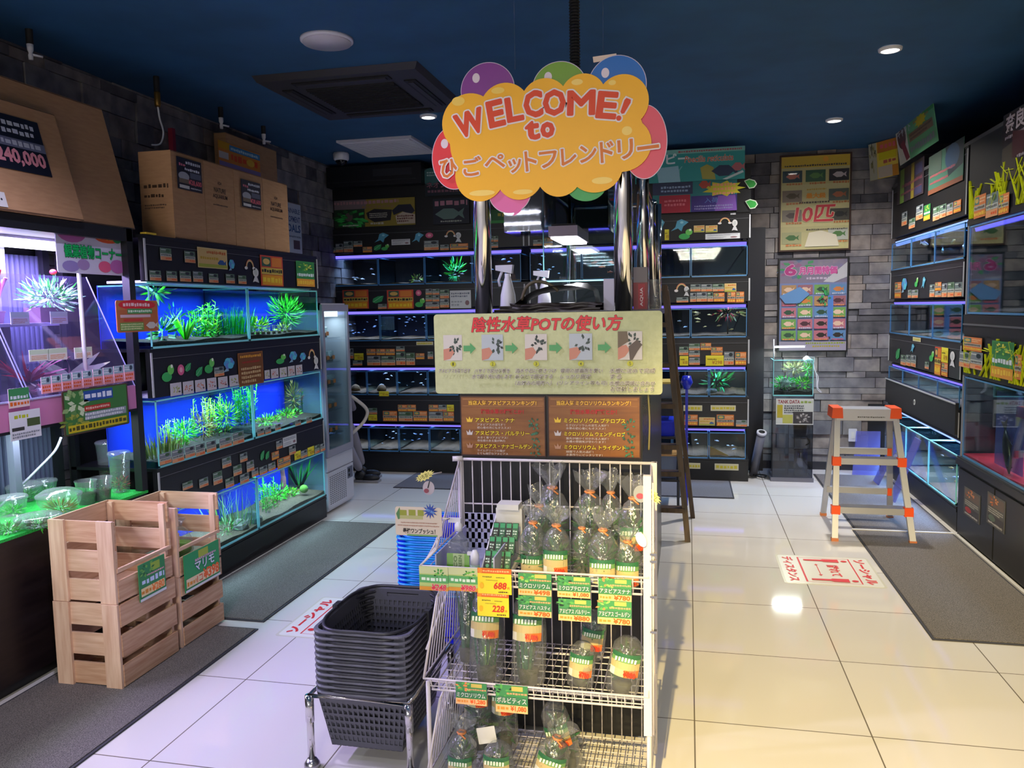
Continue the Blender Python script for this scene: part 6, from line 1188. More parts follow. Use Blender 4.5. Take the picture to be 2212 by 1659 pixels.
# cut paper decorations
DK = dict(leaf='green paper leaf', hyd='blue paper flower cluster', bow='paper rainbow with two little clouds', doll='white round paper doll', frog='green cut paper shape', pink='pink paper flower', fisht='teal paper fish')
def deco_px(ax, val, ox, oy, s, where, spec):
    for tok in spec.split(';'):
        k, nums = tok.split(':'); n = [float(v) for v in nums.split(',')]; fr, w, h = pxrect(ax, val, ox+n[0]/s, oy+n[1]/s, ox+n[2]/s, oy+n[3]/s, .002); b = MB(); cx, cy = w/2, h/2
        if k == 'leaf': b.plate(fr, [(w*.05, h*.2), (w*.3, h*.05), (w*.8, h*.25), (w*.95, h*.9), (w*.5, h*.85), (w*.12, h*.6)], 0, .001, ink('#2f9a58')); b.flat(fr, [(w*.1, h*.2), (w*.14, h*.17), (w*.85, h*.85), (w*.82, h*.87)], .0013, ink('#8fd09a'))
        elif k == 'hyd':
            for i in range(6): a = i*1.047; b.plate(fr, circ(cx+w*.22*math.cos(a), cy+h*.2*math.sin(a)+h*.08, w*.24, h*.22, 12), 0, .001+.0001*i, ink(('#4aa0d8', '#6a8ad0', '#5ac0d8')[i % 3]))
            b.plate(fr, [(w*.0, h*.0), (w*.45, h*.05), (w*.35, h*.35)], 0, .0008, ink('#8ab0c8'))
        elif k == 'bow':
            for j, (r0, r1, c) in enumerate(((1, .86, '#d88a6a'), (.86, .74, '#d8c888'))):
                P = [(cx+r0*w*.42*math.cos(math.pi*i/10), h*.2+r0*h*.75*math.sin(math.pi*i/10)) for i in range(11)]+[(cx+r1*w*.42*math.cos(math.pi*i/10), h*.2+r1*h*.75*math.sin(math.pi*i/10)) for i in range(10, -1, -1)]
                for i in range(10): b.plate(fr, [P[i], P[i+1], P[20-i], P[21-i]], 0, .001, ink(c))
            for q in (.1, .9): b.plate(fr, circ(w*q, h*.16, w*.15, h*.14, 12), 0, .0014, ink('#e8e4e4'))
        elif k == 'doll': b.plate(fr, circ(cx, h*.68, w*.36, h*.3, 18), 0, .0014, ink('#dcdcdc')); b.plate(fr, [(w*.1, h*.02), (w*.4, h*.08), (w*.9, h*.0), (w*.62, h*.42), (w*.38, h*.42)], 0, .001, ink('#d0d0d4')); b.flat(fr, circ(cx, h*.66, w*.2, h*.17, 14), .0017, ink('#c4c8c8'))
        elif k == 'frog': b.plate(fr, circ(w*.4, h*.3, w*.38, h*.26, 14), 0, .001, ink('#3fae5a')); b.plate(fr, circ(w*.72, h*.66, w*.24, h*.26, 14), 0, .0012, ink('#6ac85a')); b.plate(fr, circ(w*.8, h*.84, w*.09, h*.1, 10), 0, .0014, ink('#e8f0d8'))
        elif k == 'pink': b.plate(fr, circ(cx, cy, w*.45, h*.45, 14), 0, .001, ink('#d8608a')); b.plate(fr, circ(cx, cy, w*.22, h*.22, 12), 0, .0013, ink('#f0a8b8'))
        elif k == 'fisht': b.plate(fr, [(w*.0, h*.05), (w*.25, h*.35), (w*.35, h*.85), (w*.6, h*.98), (w, h*.72), (w*.7, h*.4), (w*.6, 0), (w*.4, h*.25)], 0, .001, ink('#5aa8c8')); b.flat(fr, circ(w*.62, h*.72, w*.1, h*.1, 10), .0013, ink('#9ad8e8'))
        i0 = deco_px.n.get((k, where), 0); deco_px.n[(k, where)] = i0+1
        single(b, 'paper_decoration', '%s, %s of its kind, %s' % (DK[k], ORD[i0], where), 'decoration', 'paper decorations')
deco_px.n = {}
deco_px(0, XL, 280, 480, 4.366, 'top panel, planted left rack', 'hyd:930,350,990,458;bow:1085,345,1175,450;doll:1150,430,1222,570')
deco_px(0, XL, 280, 480, 4.366, 'second panel, planted left rack', 'frog:295,1335,420,1512;pink:445,1335,515,1450;leaf:515,1320,580,1415;leaf:615,1355,690,1460;frog:700,1275,800,1430;hyd:880,1275,990,1408;frog:1375,1240,1475,1340;hyd:1500,1215,1580,1320;hyd:1600,1228,1662,1315;bow:1680,1190,1750,1290;doll:1730,1268,1782,1388')
deco_px(0, XL, 280, 820, 4.148, 'third panel, planted left rack', 'leaf:1165,630,1208,728;leaf:1210,635,1252,720')
deco_px(1, YB, 700, 340, 5.185, 'top panel, rear rack left bay', 'fisht:565,842,728,955;fisht:982,840,1118,952;pink:1132,838,1228,908;bow:1355,812,1480,895;doll:1462,836,1548,952;frog:640,968,735,1045;leaf:552,968,650,1048')
deco_px(1, YB, 700, 620, 3.606, 'second panel, rear rack left bay', 'leaf:372,62,470,130;pink:712,20,762,72;frog:708,82,790,160')
deco_px(1, YB, 1400, 300, 4.608, 'top panel, rear rack right end', 'fisht:228,798,402,922;fisht:100,800,165,915;frog:302,890,448,1006;bow:700,778,828,850;doll:825,800,900,915')
deco_px(1, YB, 1400, 600, 3.456, 'second panel, rear rack right end', 'bow:200,36,300,108;doll:262,62,312,138')
deco_px(0, XR, 1850, 520, 4.365, 'second panel, right rack', 'hyd:428,350,482,490;frog:552,342,586,440;fisht:616,338,656,450')
deco_px(0, XR, 1850, 520, 4.365, 'third panel, right rack', 'leaf:372,1000,415,1130;fisht:512,970,550,1055;frog:690,1030,736,1145;doll:880,1040,938,1190')
# paper leaves on the top corner of the rear rack
for (px, py, sx, l) in ((1621, 398, 1, 'upper'), (1623, 442, 1, 'lower')):
    p = at(px, py, 1, 6.88); b = MB(); f = FB(p.x, 6.88, p.z); b.plate(f, [(-.05, .03), (-.01, .045), (.035, .03), (.052, .0), (.03, -.03), (-.01, -.035)], 0, .002, ink('#c8d8c0')); b.plate(f, [(-.042, .026), (-.01, .037), (.03, .024), (.043, .0), (.026, -.023), (-.008, -.027)], .002, .003, ink('#2f9a3c'))
    single(b, 'paper_leaf', '%s green paper leaf with pale edge at the right top corner of the rear rack' % l, 'leaf', 'paper leaves')

# ------------------------------------------------------------------ posters
b = MB(); b.box(-3.22, 6.93, 2.255, -1.40, 6.95, 2.62, BLACK); b.box(-3.22, 6.95, 2.60, -1.40, 7.0, 2.62, BLACK); single(b, 'header_board', 'black header board above the left bay of the rear rack', 'board')
b = MB(); b.box(-1.36, 6.93, 2.255, .50, 6.95, 2.62, BLACK); single(b, 'header_board', 'black header board above the right bay of the rear rack', 'board')
b = MB(); b.box(-3.2, 6.80, 2.62, -2.3, 7.2, 2.80, mk('dark_air_unit', '#0a0c14', .5)); b.box(-3.19, 6.795, 2.66, -2.35, 6.80, 2.665, mk('dim_groove', '#24262e', .5)); b.box(-2.75, 6.795, 2.70, -2.38, 6.80, 2.76, mk('dim_groove', '#24262e', .5)); single(b, 'dark_housing', 'black box shaped housing high in the dark back left corner', 'housing')
poster('banner', 'yellow and green banner with dark fish pictures over the rear rack', 'banner', 1, 6.92, (723, 430, 897, 489), '#8a7a2c', [('r', 0, 0, .4, .35, '#7a6a70'), ('d', .0, .02, .8, .2, '#a87a80', 1), ('d', .35, .2, .75, .36, '#8a7044', 1), ('r', 0, .34, .38, 1, '#16301c'), ('l', .2, .7, .22, .3, ['#1f8a34', '#2fae48', '#175a28'], 34), ('e', .18, .62, .05, .16, '#5a4a48'), ('p', [(.4, .5), (.5, .36), (.72, .42), (.7, .8), (.5, .85), (.42, .7)], '#1c1a24'), ('d', .44, .5, .66, .7, '#a8a498', 3), ('p', [(.72, .45), (.8, .25), (.95, .25), (1, .5), (.95, .62), (.85, .5), (.74, .62)], '#1a1c30'), ('p', [(.76, .66), (.85, .52), (1, .62), (1, .95), (.78, .95)], '#b8aa98'), ('d', .78, .62, .98, .9, '#6a3a38', 3), ('d', .1, .9, .3, .98, '#c8ccc0', 1), ('d', .45, .84, .62, .96, '#b0aca0', 1)], .004)
poster('banner', 'dark banner with white and pink writing left of the welcome sign', 'banner', 1, 6.90, (918, 362, 1012, 422), '#16222c', [('e', .15, .3, .22, .32, '#3a6a6a'), ('d', .05, .1, .35, .3, '#a8c0c0', 2), ('t', 'ネオンテトラ', .04, .5, .95, .72, '#8a5a68', {'bold': .02, 'outline': '#2a2028'}), ('d', .06, .76, .9, .92, '#7a5060', 1)], .004)
poster('banner', 'dark banner with grey fish picture below the welcome sign at left', 'banner', 1, 6.905, (936, 428, 1014, 484), '#1a2432', [('d', .05, .04, .95, .34, '#b07888', 1), ('r', 0, .4, 1, 1, '#12182a'), ('f', .45, .6, .8, .5, '#5f7a74'), ('d', .2, .84, .8, .94, '#a0a49a', 1)], .004)
poster('banner', 'green banner with yellow writing behind the left chrome post', 'banner', 1, 6.905, (1054, 452, 1108, 482), '#1a5a2c', [('r', 0, .8, 1, 1, '#2a8a3a'), ('d', .4, .2, .95, .6, '#a89a30', 1)], .004)
poster('guppy_poster', 'teal guppy poster at the right top of the rear rack', 'poster', 1, 6.86, (1372, 322, 1609, 392), '#2f9a98', [('r', 0, 0, 1, .14, '#7fc0b8'), ('d', .4, .03, .97, .12, '#b05a60', 1), ('t', 'グッピー', .03, .1, .5, .46, '#dfeeee', {'bold': .03}), ('t', 'Poecilia reticulata', .46, .22, .9, .42, '#c8705a', {'bold': .02, 'outline': '#dfe8e0', 'ob': .04, 'shear': .15}), ('t', 'GUPPY', .12, .52, .44, .8, '#6fb8b8', {'bold': 0}), ('p', [(.2, .55), (.4, .5), (.42, 1), (.22, 1)], '#9ac8d8'), ('p', [(.62, .95), (.6, .6), (.66, .5), (.72, .6), (.74, .98)], '#b0a850'), ('f', .82, .72, .24, .4, '#2a3a5a'), ('f', .94, .62, .12, .3, '#b86a70'), ('p', [(.8, .98), (.98, .74), (.99, .8), (.84, 1)], '#cfe0e0')], .004)
poster('guppy_poster', 'dark teal lower guppy poster with starburst and red fish', 'poster', 1, 6.88, (1410, 392, 1592, 458), '#1f7a7e', [('r', 0, .0, .48, .4, '#2a3458'), ('d', .1, .1, .46, .34, '#8aa0c0', 2), ('r', .08, .42, .45, 1, '#b01c38'), ('d', .14, .55, .4, .8, '#d86a78', 2), ('r', .46, .48, 1, 1, '#3a2a7a'), ('p', [(.78, .5), (.98, .5), (1, 1), (.74, 1)], '#7a50a8'), ('d', .5, .78, .95, .95, '#8a84b8', 2), ('t', '入荷', .62, .55, .78, .72, '#5a78b8'), ('p', star(.84, .28, .17, .26, 9), '#c8c02c'), ('d', .72, .08, .98, .5, '#e8a070', 3), ('f', .62, .12, .14, .3, '#b84a38')], .004)
b = MB(); p = at(1560, 450, 1, 6.9); b.box(.385, 6.89, 2.255, .50, 6.93, 2.44, BLACK); single(b, 'black_block', 'black block at the right end above the rear rack beside the guppy posters', 'block')
def framed(px, label, base, items, bc):
    fr, w, h = pxrect(1, 7.525, *px); t = thing('framed_poster', label, 'poster', fr.p(w/2, 0), 'framed posters on the stone wall'); g = .014
    b = MB(); b.plate(fr, rrect(w, h, 0), -.004, .004, BLACK)
    for q in ((0, 0, w, g), (0, h-g, w, h), (0, g, g, h-g), (w-g, g, w, h-g)): b.fbox(fr, q[0], q[1], .004, q[2], q[3], .016, bc)
    part(b, 'frame', t); f2 = Fr(fr.p(g, g, .004), fr.u, fr.v); part(sheet_mb(f2, w-2*g, h-2*g, base, items, .002), 'print', t)
    b = MB(); b.plate(f2, rrect(w-2*g, h-2*g, 0), .008, .0095, film('poster_glazing', '#ffffff', 1.45, .03)); part(b, 'glazing', t)
F1 = [('r', 0, 0, 1, .12, '#d8b428'), ('e', .65, .04, .04, .03, '#f0a81c'), ('d', .05, .085, .95, .115, '#4a4030', 1), ('r', 0, .12, 1, .3, '#c8bc7c'), ('r', 0, .75, 1, 1, '#c4bc84')]
for (x, y, c1, c2) in ((.02, .15, '#26404a', '#c0705a'), (.36, .15, '#2a5a34', '#5a8a3c'), (.7, .15, '#20161c', '#c8b8b8'), (.02, .36, '#8a7a6a', '#5a4a28'), (.7, .36, '#5a6458', '#b8683a'), (.02, .57, '#8a8070', '#4a3a34'), (.72, .57, '#484438', '#1c1814'), (.02, .81, '#a8a878', '#3a6a30'), (.7, .78, '#b8bcae', '#4a7a3a')):
    F1 += [('r', x, y, x+.29, y+.125, c1), ('f', x+.15, y+.06, .2, .07, c2), ('d', x+.06, y+.125, x+.29, y+.16, '#c8783c', 1)]
F1 += [('d', .38, .345, .66, .37, '#c8a03c', 1), ('t', '最大級', .37, .395, .66, .455, '#e8941c', {'bold': .04}), ('d', .27, .48, .72, .51, '#4a3a30', 1), ('t', '10匹', .22, .53, .78, .70, '#c82838', {'bold': .004, 'outline': '#dcc8a0', 'ob': .009, 'shear': .15, 'rnd': True}), ('d', .38, .775, .98, .8, '#4a4438', 1), ('p', [(.36, .97), (.42, .82), (.6, .8), (.82, .85), (.86, .97)], '#d8d0b8')]
framed((1683, 333, 1838, 542), 'yellow framed fish poster with big red ten, upper on the stone wall', '#d2c88c', F1, mk('brown_frame', '#3a2016', .35))
F2 = [('r', 0, 0, 1, .26, '#7a7288'), ('l', .3, .1, .3, .1, ['#3a8a58', '#5a6a8a', '#8a5a80'], 26), ('t', '6', .08, .06, .24, .17, '#a83078', {'bold': .006, 'outline': '#d0a8c8', 'ob': .010, 'rnd': True}), ('t', '月月間特価', .29, .085, .85, .165, '#c04a90', {'bold': .003, 'outline': '#d8b0cc', 'ob': .006, 'rnd': True}), ('d', .4, .19, .8, .23, '#b8a8c0', 1), ('p', [(.65, .25), (1, .04), (1, .2), (.8, .26)], '#b8b8c0')]
for r_ in range(5):
    for c_ in range(4):
        x, y = .03+c_*.245, .28+r_*.125; F2 += [('r', x, y, x+.22, y+.105, random.choice(('#8a6a3a', '#a8845a', '#b06a78', '#5a84b0', '#6a9a50', '#94606c'))), ('f', x+.11, y+.05, .16, .06, random.choice(('#2a2420', '#c87838', '#2a4a38', '#d8b8a0', '#4a2a34'))), ('d', x+.02, y+.085, x+.2, y+.11, random.choice(('#c85a78', '#d88a50', '#b8c0d8')), 1)]
F2 += [('p', [(.0, .4), (.3, .3), (.45, .38), (.3, .48), (.08, .48)], '#5a86b8'), ('l', .68, .42, .1, .1, ['#2a9a58', '#1f7a4a'], 14), ('r', .72, .4, .8, .85, '#4a78c0'), ('r', 0, .9, 1, 1, '#9a94a8'), ('d', .4, .905, .98, .935, '#8a9a34', 1), ('d', .5, .94, .9, .97, '#a89a3c', 1)]
framed((1680, 556, 1832, 760), 'violet framed monthly sale poster, lower on the stone wall', '#6f7fae', F2, BLACK)
PR = [('r', 0, 0, .3, 1, '#dcd8cc'), ('e', .15, .35, .12, .3, '#5a3a44'), ('p', [(.1, .5), (.2, .45), (.3, .95), (.2, .98)], '#8a3048'), ('r', .75, 0, 1, .25, '#2f8a4a')]
def tilt(px, label, X, base, items, lean=.16):
    fr, w, h = pxrect(0, X, *px); f = Fr(fr.o, fr.u, V((-lean, 0, 1)))
    if px[0] < 1900: f = Fr((1.50, 7.33, 2.515), (.68, -.73, .06), (-.07, 0, 1)); w, h = .26, .30
    single(sheet_mb(f, w, h, base, items, .004), 'hanging_poster', label, 'poster', 'posters standing over the right rack')
tilt((1880, 300, 1941, 384), 'yellow poster leaning out over the back end of the right rack', 1.66, '#d8bc4c', [('r', .3, 0, 1, .3, '#b8742c'), ('d', .4, .06, .95, .24, '#c85a68', 1), ('r', .35, .3, .95, .5, '#c8b820'), ('d', .5, .5, .95, .64, '#b05a50', 1), ('r', 0, .0, .28, 1, '#a8a490'), ('l', .14, .4, .12, .4, ['#4a4a30', '#6a6a3a', '#8a8458'], 20), ('r', .3, .68, .8, .98, '#b8a898'), ('r', .8, .7, 1, 1, '#b87a28')])
tilt((1948, 240, 2029, 330), 'green and white poster with yellow star over the right rack', 1.66, '#62a878', PR+[('t', 'キャット', .05, .12, .42, .36, '#b8bcc4', {'bold': .03}), ('d', .5, .1, .95, .3, '#a88048', 2), ('p', star(.68, .3, .1, .15, 9), '#c8b41c'), ('r', .35, .42, .95, .62, '#8a7258'), ('d', .38, .44, .92, .6, '#5a3a38', 2), ('d', .35, .7, .95, .92, '#8a8a94', 1)])
poster('rack_poster', 'dim green and yellow striped poster on the top of the right rack', 'poster', 0, XR-.002, (1940, 355, 1996, 430), '#3a3038', [('r', .12, 0, .28, 1, '#6a8a3a'), ('r', .55, 0, .66, 1, '#8a7a2c'), ('r', .7, .1, .95, .4, '#3a3a58'), ('d', .2, .45, .95, .6, '#7a4450', 1), ('d', .15, .7, .95, .8, '#7a4450', 1), ('r', .7, .75, .95, .95, '#3a3a58')], .003)
poster('rack_poster', 'dim teal poster with red writing beside the striped one on the right rack', 'poster', 0, XR-.002, (2008, 318, 2082, 405), '#3f6a58', [('p', [(.5, 0), (1, 0), (1, .6), (.6, .75)], '#1a2a34'), ('e', .7, .3, .2, .3, '#2a4a68'), ('d', .05, .5, .8, .6, '#a05058', 1), ('d', .05, .68, .6, .78, '#a05058', 1), ('r', 0, .88, 1, 1, '#7a4a34'), ('r', 0, .0, .4, .5, '#4a5a50')], .003)
b = MB(); b.box(1.705, 3.4, 2.46, 2.26, 7.5, 2.475, BLACK); b.box(1.695, 3.4, 2.455, 1.705, 7.4, 2.478, mk('dim_rail', '#4a4a4c', .4)); single(b, 'top_rail', 'thin dark rail running along the top of the right racks', 'rail')

# ------------------------------------------------------------------ black cabinet with large tanks at the right edge
X = 1.695; gy0, gy1 = 3.6, 5.50; f = FRt(X, gy1, 0); wC = gy1-gy0
t = thing('aquarium_cabinet', 'big black aquarium cabinet at the right edge with two tall tanks', 'cabinet', (1.97, 4.55, 0))
b = MB(); b.fbox(f, 0, 0, -.55, wC, .50, 0, BLACK); part(b, 'base_cabinet', t)
for k in range(3): b = MB(); b.fbox(f, .03+k*.62, .03, 0, .63+k*.62, .44, .012, CHAR); part(b, 'door', t)
b = MB(); b.fbox(f, -.01, .46, 0, wC, .50, .02, CHAR); b.fbox(f, -.01, .50, -.55, wC, .512, .012, mk('grey_ledge', '#2c3036', .4)); part(b, 'ledge', t)
b = MB(); b.fbox(f, 0, 1.03, -.03, wC, 1.29, 0, BLACK); b.fbox(f, 0, 1.29, -.55, wC, 1.41, .006, BLACK); b.fbox(f, 0, 1.345, .006, wC, 1.355, .010, mk('panel_groove', '#5b5c62', .4)); part(b, 'middle_panel', t)
b = MB(); b.fbox(f, 0, 1.99, -.03, wC, 2.455, 0, BLACK); b.fbox(f, 0, 1.955, -.55, wC, 1.99, .004, BLACK); part(b, 'top_panel', t)
b = MB(); b.fbox(f, 0, 0, -.56, wC, 2.455, -.55, BLACKM); part(b, 'back_board', t)
for (z0, z1) in ((.515, 1.03), (1.41, 1.955)):
    b = MB(); b.fbox(f, .015, z0, -.02, .035, z1, .004, mk('grey_aluminium_strip', '#80848c', .35)); b.fbox(f, 0, z0, -.55, .015, z1, 0, BLACK); part(b, 'edge_strip', t)
for (z0, z1, nm, bk, gr) in ((.515, 1.022, 'lower', mk('dark_blue_back', '#101a48', .5), mk('red_gravel', '#c8182c', .7)), (1.415, 1.95, 'upper', BLACKM, SOIL)):
    tank(f, .04, wC-.02, z0, z1, .5, 'large %s aquarium of the black cabinet at the right edge' % nm, 'large aquariums of the right cabinet', bk, gr, .025, EDGEB, .93, .008)
led(f, .04, wC-.03, 1.952, .5, 'violet lamp strip over the upper tank of the black cabinet', 'lamp strips of the right cabinet', LEDV, .035)
b = MB(); p = at(2158, 560, 0, 1.9); b.lathe((1.90, p.y, 1.43), [(.016, 0), (.018, .1), (.014, .2), (.019, .3), (.015, .4), (.018, .46)], film('bubbles', '#e8e8f8', 1.5, .2, .25, bump=1, bscale=160, diffuse=.25, dcol='#b8b8e8'), 10, .15); single(b, 'bubble_column', 'rising column of air bubbles in the upper tank of the black cabinet', 'bubbles')
b = MB(); p = at(2165, 960, 0, 1.76); b.box(1.757, p.y-.30, .545, 1.761, p.y+.10, .98, FROST); single(b, 'tank_divider', 'clear violet divider sheet standing in the lower tank of the black cabinet', 'divider')
fish('black', V((1.735, 4.86, .68)), .30, 1.9, 'long dark fish hanging upright in the lower tank of the black cabinet', 'dark fish of the black cabinet').rotation_euler = (0, -1.25, 1.57)
fish('red', V((1.80, 4.70, 1.62)), .09, .3, 'small red fish in the upper tank of the black cabinet', 'red fish'); b = MB(); b.tube([(1.95, 5.30, .54), (1.95, 5.30, .95)], .02, BLACK, 10); single(b, 'filter_pipe', 'dark filter pipe standing at the back corner of the lower tank', 'pipe')
# neon yellow lattice on its panels
NE = mk('neon_yellow_plastic', '#c8d414', .4)
for (z0, z1, nm) in ((1.995, 2.25, 'upper'), (1.05, 1.28, 'lower')):
    b = MB(); st = random.getstate(); random.seed(3)
    for k in range(64):
        a = random.uniform(.03, wC-.1); c = a+random.choice((-1, 1))*random.uniform(.03, .16); c = min(max(c, .03), wC-.05); b.bar(f.p(a, z0+(random.uniform(.1, .2) if k % 4 == 0 else 0), .004+.0006*(k % 5)), f.p(c, z1-random.uniform(0, .1), .004+.0006*(k % 5)), .003, .011, NE, f.n)
    random.setstate(st); single(b, 'yellow_lattice', 'neon yellow lattice strips on the %s panel of the black cabinet' % nm, 'lattice')
cards(0, X, 2060, 240, 5.184, 'upper panel of the black cabinet', 'o250,940,378,1190;c386,915,520,1180;o526,925,640,1150', .009)
cards(0, X, 2060, 650, 4.046, 'lower panel of the black cabinet', 'o98,318,262,438;c66,446,158,580;c162,448,268,598;g348,355,542,680;o552,470,612,688', .009)
poster('dark_banner', 'black banner with white writing at the upper right edge', 'banner', 0, X-.002, (2168, 215, 2290, 370), '#1a1216', [('t', '奈良県', .05, .02, .6, .3, '#9a8e94', {'bold': .03}), ('d', .05, .32, .5, .4, '#7a7078', 1), ('p', [(0, .5), (.25, .45), (.3, .95), (0, .98)], '#3a342a'), ('p', [(.2, .3), (.5, .4), (.4, .7), (.2, .7)], '#3a1c20'), ('d', .3, .66, .6, .74, '#8a8288', 1)], .003)
for (px, l) in (((2083, 1060, 2118, 1122), 'left'), ((2133, 1072, 2172, 1142), 'right')):
    poster('leaflet', 'small leaflet with orange top on the cabinet door, %s of two' % l, 'leaflet', 0, X-.012, px, '#54544f', [('r', .05, .05, .95, .38, '#6a5a4c'), ('l', .4, .2, .3, .18, ['#c8682c', '#d88a50', '#8a4a28'], 14), ('d', .08, .42, .92, .62, '#b8b4a8', 3), ('r', .05, .66, .95, .95, '#403c3c'), ('e', .3, .76, .2, .1, '#a83434' if l == 'left' else '#5a6a5a'), ('d', .1, .86, .9, .96, '#c0bcb4', 1)], .002, group='leaflets on the cabinet door')

# ------------------------------------------------------------------ step stool
t = thing('step_stool', 'aluminium folding step stool with orange joints in the right aisle', 'step stool', (1.15, 5.53, 0)); zt = .81
FRN = [((.907, 5.226, 0), (.955, 5.50, zt)), ((1.362, 5.226, 0), (1.30, 5.50, zt))]; BK = [((.937, 5.858, 0), (.965, 5.58, zt)), ((1.369, 5.834, 0), (1.29, 5.58, zt))]
for (a, c) in FRN+BK:
    b = MB(); b.bar(V(a)+V((0, 0, .012)), c, .024, .036, ALU, (1, 0, 0)); part(b, 'leg', t); b = MB(); b.bar(V(a), V(a)+V((0, 0, .02)), .03, .042, mk('orange_foot', '#c87a4c', .5), (1, 0, 0)); part(b, 'foot', t)
b = MB(); b.box(.945, 5.47, zt-.05, 1.31, 5.62, zt, ALU); b.box(.945, 5.462, zt-.075, 1.31, 5.47, zt, ALU); art(b, FB(.945, 5.4615, zt-.075), .365, .075, [('d', .35, .6, .8, .78, '#5a5a5a', 1)], .0002); part(b, 'top_step', t)
for k, (s, nm, SET) in enumerate(((.60, 'step', FRN), (.235, 'step', FRN), (.62, 'rear_rung', BK), (.26, 'rear_rung', BK))):
    A, B = [V(a).lerp(V(c), s) for a, c in SET]; b = MB(); dy = .07 if nm == 'step' else .022
    b.hexa([A+V((.0, -.018, -.024)), B+V((0, -.018, -.024)), B+V((0, dy, -.024)), A+V((0, dy, -.024)), A+V((0, -.018, .016)), B+V((0, -.018, .016)), B+V((0, dy, .016)), A+V((0, dy, .016))], ALU); part(b, nm, t)
    if nm == 'step':
        for q in (A, B): b = MB(); b.box(q.x-.026, q.y-.026, q.z-.032, q.x+.026, q.y+.02, q.z+.024, ORANGE); part(b, 'joint', t)
    else:
        b = MB(); b.box(B.x-.018, B.y-.024, B.z-.03, B.x+.008, B.y+.006, B.z+.02, ORANGE); part(b, 'joint', t)
for x in (.95, 1.302): b = MB(); b.hexa([(x-.035, 5.455, zt-.06), (x+.035, 5.455, zt-.06), (x+.035, 5.63, zt-.06), (x-.035, 5.63, zt-.06), (x-.03, 5.452, zt+.008), (x+.03, 5.452, zt+.008), (x+.03, 5.63, zt+.008), (x-.03, 5.63, zt+.008)], ORANGE); part(b, 'top_joint', t)

# ------------------------------------------------------------------ acrylic stand with small planted tank
t = thing('acrylic_stand', 'tall clear acrylic stand on grey base below the small planted tank', 'stand', (.86, 7.1, 0)); x0, x1, y0, y1 = .695, 1.02, 6.95, 7.24; SM = film('grey_acrylic', '#c4c8d0', 1.45, .04, .02)
b = MB(); b.box(x0-.01, y0-.01, 0, x1+.01, y1+.01, .035, mk('acrylic_base', '#6a6c78', .3)); part(b, 'base', t)
b = MB(); b.box(x0, y0, .035, x0+.006, y1, .72, SM); b.box(x1-.006, y0, .035, x1, y1, .72, SM); b.box(x0, y0, .035, x1, y0+.006, .72, SM); b.box(x0, y0, .72, x1, y1, .727, SM); b.box(x0+.14, y0+.1, .035, x0+.145, y1, .72, SM); part(b, 'panels', t)
b = MB(); b.box(x0+.17, y0+.02, .545, x1-.02, y1-.02, .55, CLEAR); b.box(x0+.17, y0+.02, .36, x1-.02, y1-.02, .364, CLEAR); part(b, 'inner_shelf', t)
b = MB(); b.lathe((.94, 7.06, .036), [(.055, 0), (.055, .23), (.05, .235)], CHROME, 24); single(b, 'filter_canister', 'shiny metal canister inside the acrylic stand', 'canister')
b = MB(); b.lathe((.935, 7.1, .365), [(.05, 0), (.055, .1), (.03, .13)], BLACK, 12, .1); b.tube(curve([(.98, 7.05, .30), (1.0, 7.0, .33), (.97, 6.98, .38), (.93, 7.02, .37)], 5), .006, BLACK, 6); single(b, 'dark_pump', 'dark pump with cable on the inner shelf of the acrylic stand', 'pump')
tank(FB(x0, y0+.01, 0), .0, .325, .728, 1.03, .27, 'small planted tank with bright moss on the acrylic stand', 'small planted tank', None, SOIL, .05, EDGE, .93, .006)
b = MB(); bush(b, (.79, 7.05, .83), (.09, .08, .05), 260, .03, .005, ['bright', 'emerald', 'green'], .3); bush(b, (.94, 7.05, .83), (.07, .08, .05), 200, .03, .005, ['bright', 'lime', 'green'], .3); single(b, 'green_moss', 'bright green moss carpet in the small planted tank', 'aquatic plant')
b = MB(); bush(b, (.88, 7.10, .955), (.085, .06, .045), 260, .04, .003, ['tan', 'olive', 'tan'], .4); b.tube([(.88, 7.1, .79), (.88, 7.1, .95)], .005, DWOOD, 5); single(b, 'brown_plant', 'brown feathery plant at the top of the small planted tank', 'aquatic plant')
b = MB(); bush(b, (.985, 7.06, .95), (.03, .05, .075), 110, .03, .006, ['bright', 'lime', 'pale'], .3); b.tube([(.985, 7.06, .80), (.985, 7.06, .95)], .004, LEAF['green'], 5); single(b, 'stem_plant', 'green leafy plant at the right side of the small planted tank', 'aquatic plant')
for (x, s) in ((.80, .05), (.865, .035)): b = MB(); b.lathe((x, 7.03, .80), [(s, 0), (s*.9, s*.8), (s*.4, s*1.5), (.003, s*1.6)], ROCK, 9, .15, False); single(b, 'aquarium_stone', '%s grey stone in the small planted tank' % ('large' if s > .04 else 'small'), 'rock')
b = MB(); LB = glow('white_bar_lamp', '#e6f2ff', 5); t = thing('bar_lamp', 'thin white bar lamp bent over the small planted tank', 'lamp', (.75, 7.08, 1.03))
b.tube([(.712, 7.08, 1.03), (.712, 7.08, 1.20)], .005, WPLAS, 8); b.tube([(.712, 7.08, 1.14), (.97, 7.08, 1.14)], .0045, WPLAS, 8); part(b, 'arm', t); b = MB(); b.box(.72, 7.06, 1.128, .96, 7.10, 1.134, LB); part(b, 'diffuser', t)
area('small_tank_lamp', (.85, 7.08, 1.12), .22, .03, 4, (.86, 1, .93))
b = MB(); b.tube(curve([(1.03, 7.05, .99), (1.04, 7.03, .93), (1.065, 7.03, .88), (1.06, 7.02, .80), (1.09, 7.02, .755), (1.075, 7.02, .76), (1.055, 7.02, .79), (1.05, 7.03, .90), (1.0, 7.06, 1.04)], 6), .004, WPLAS, 6); single(b, 'air_hose', 'thin white hose looping at the right of the small planted tank', 'hose')
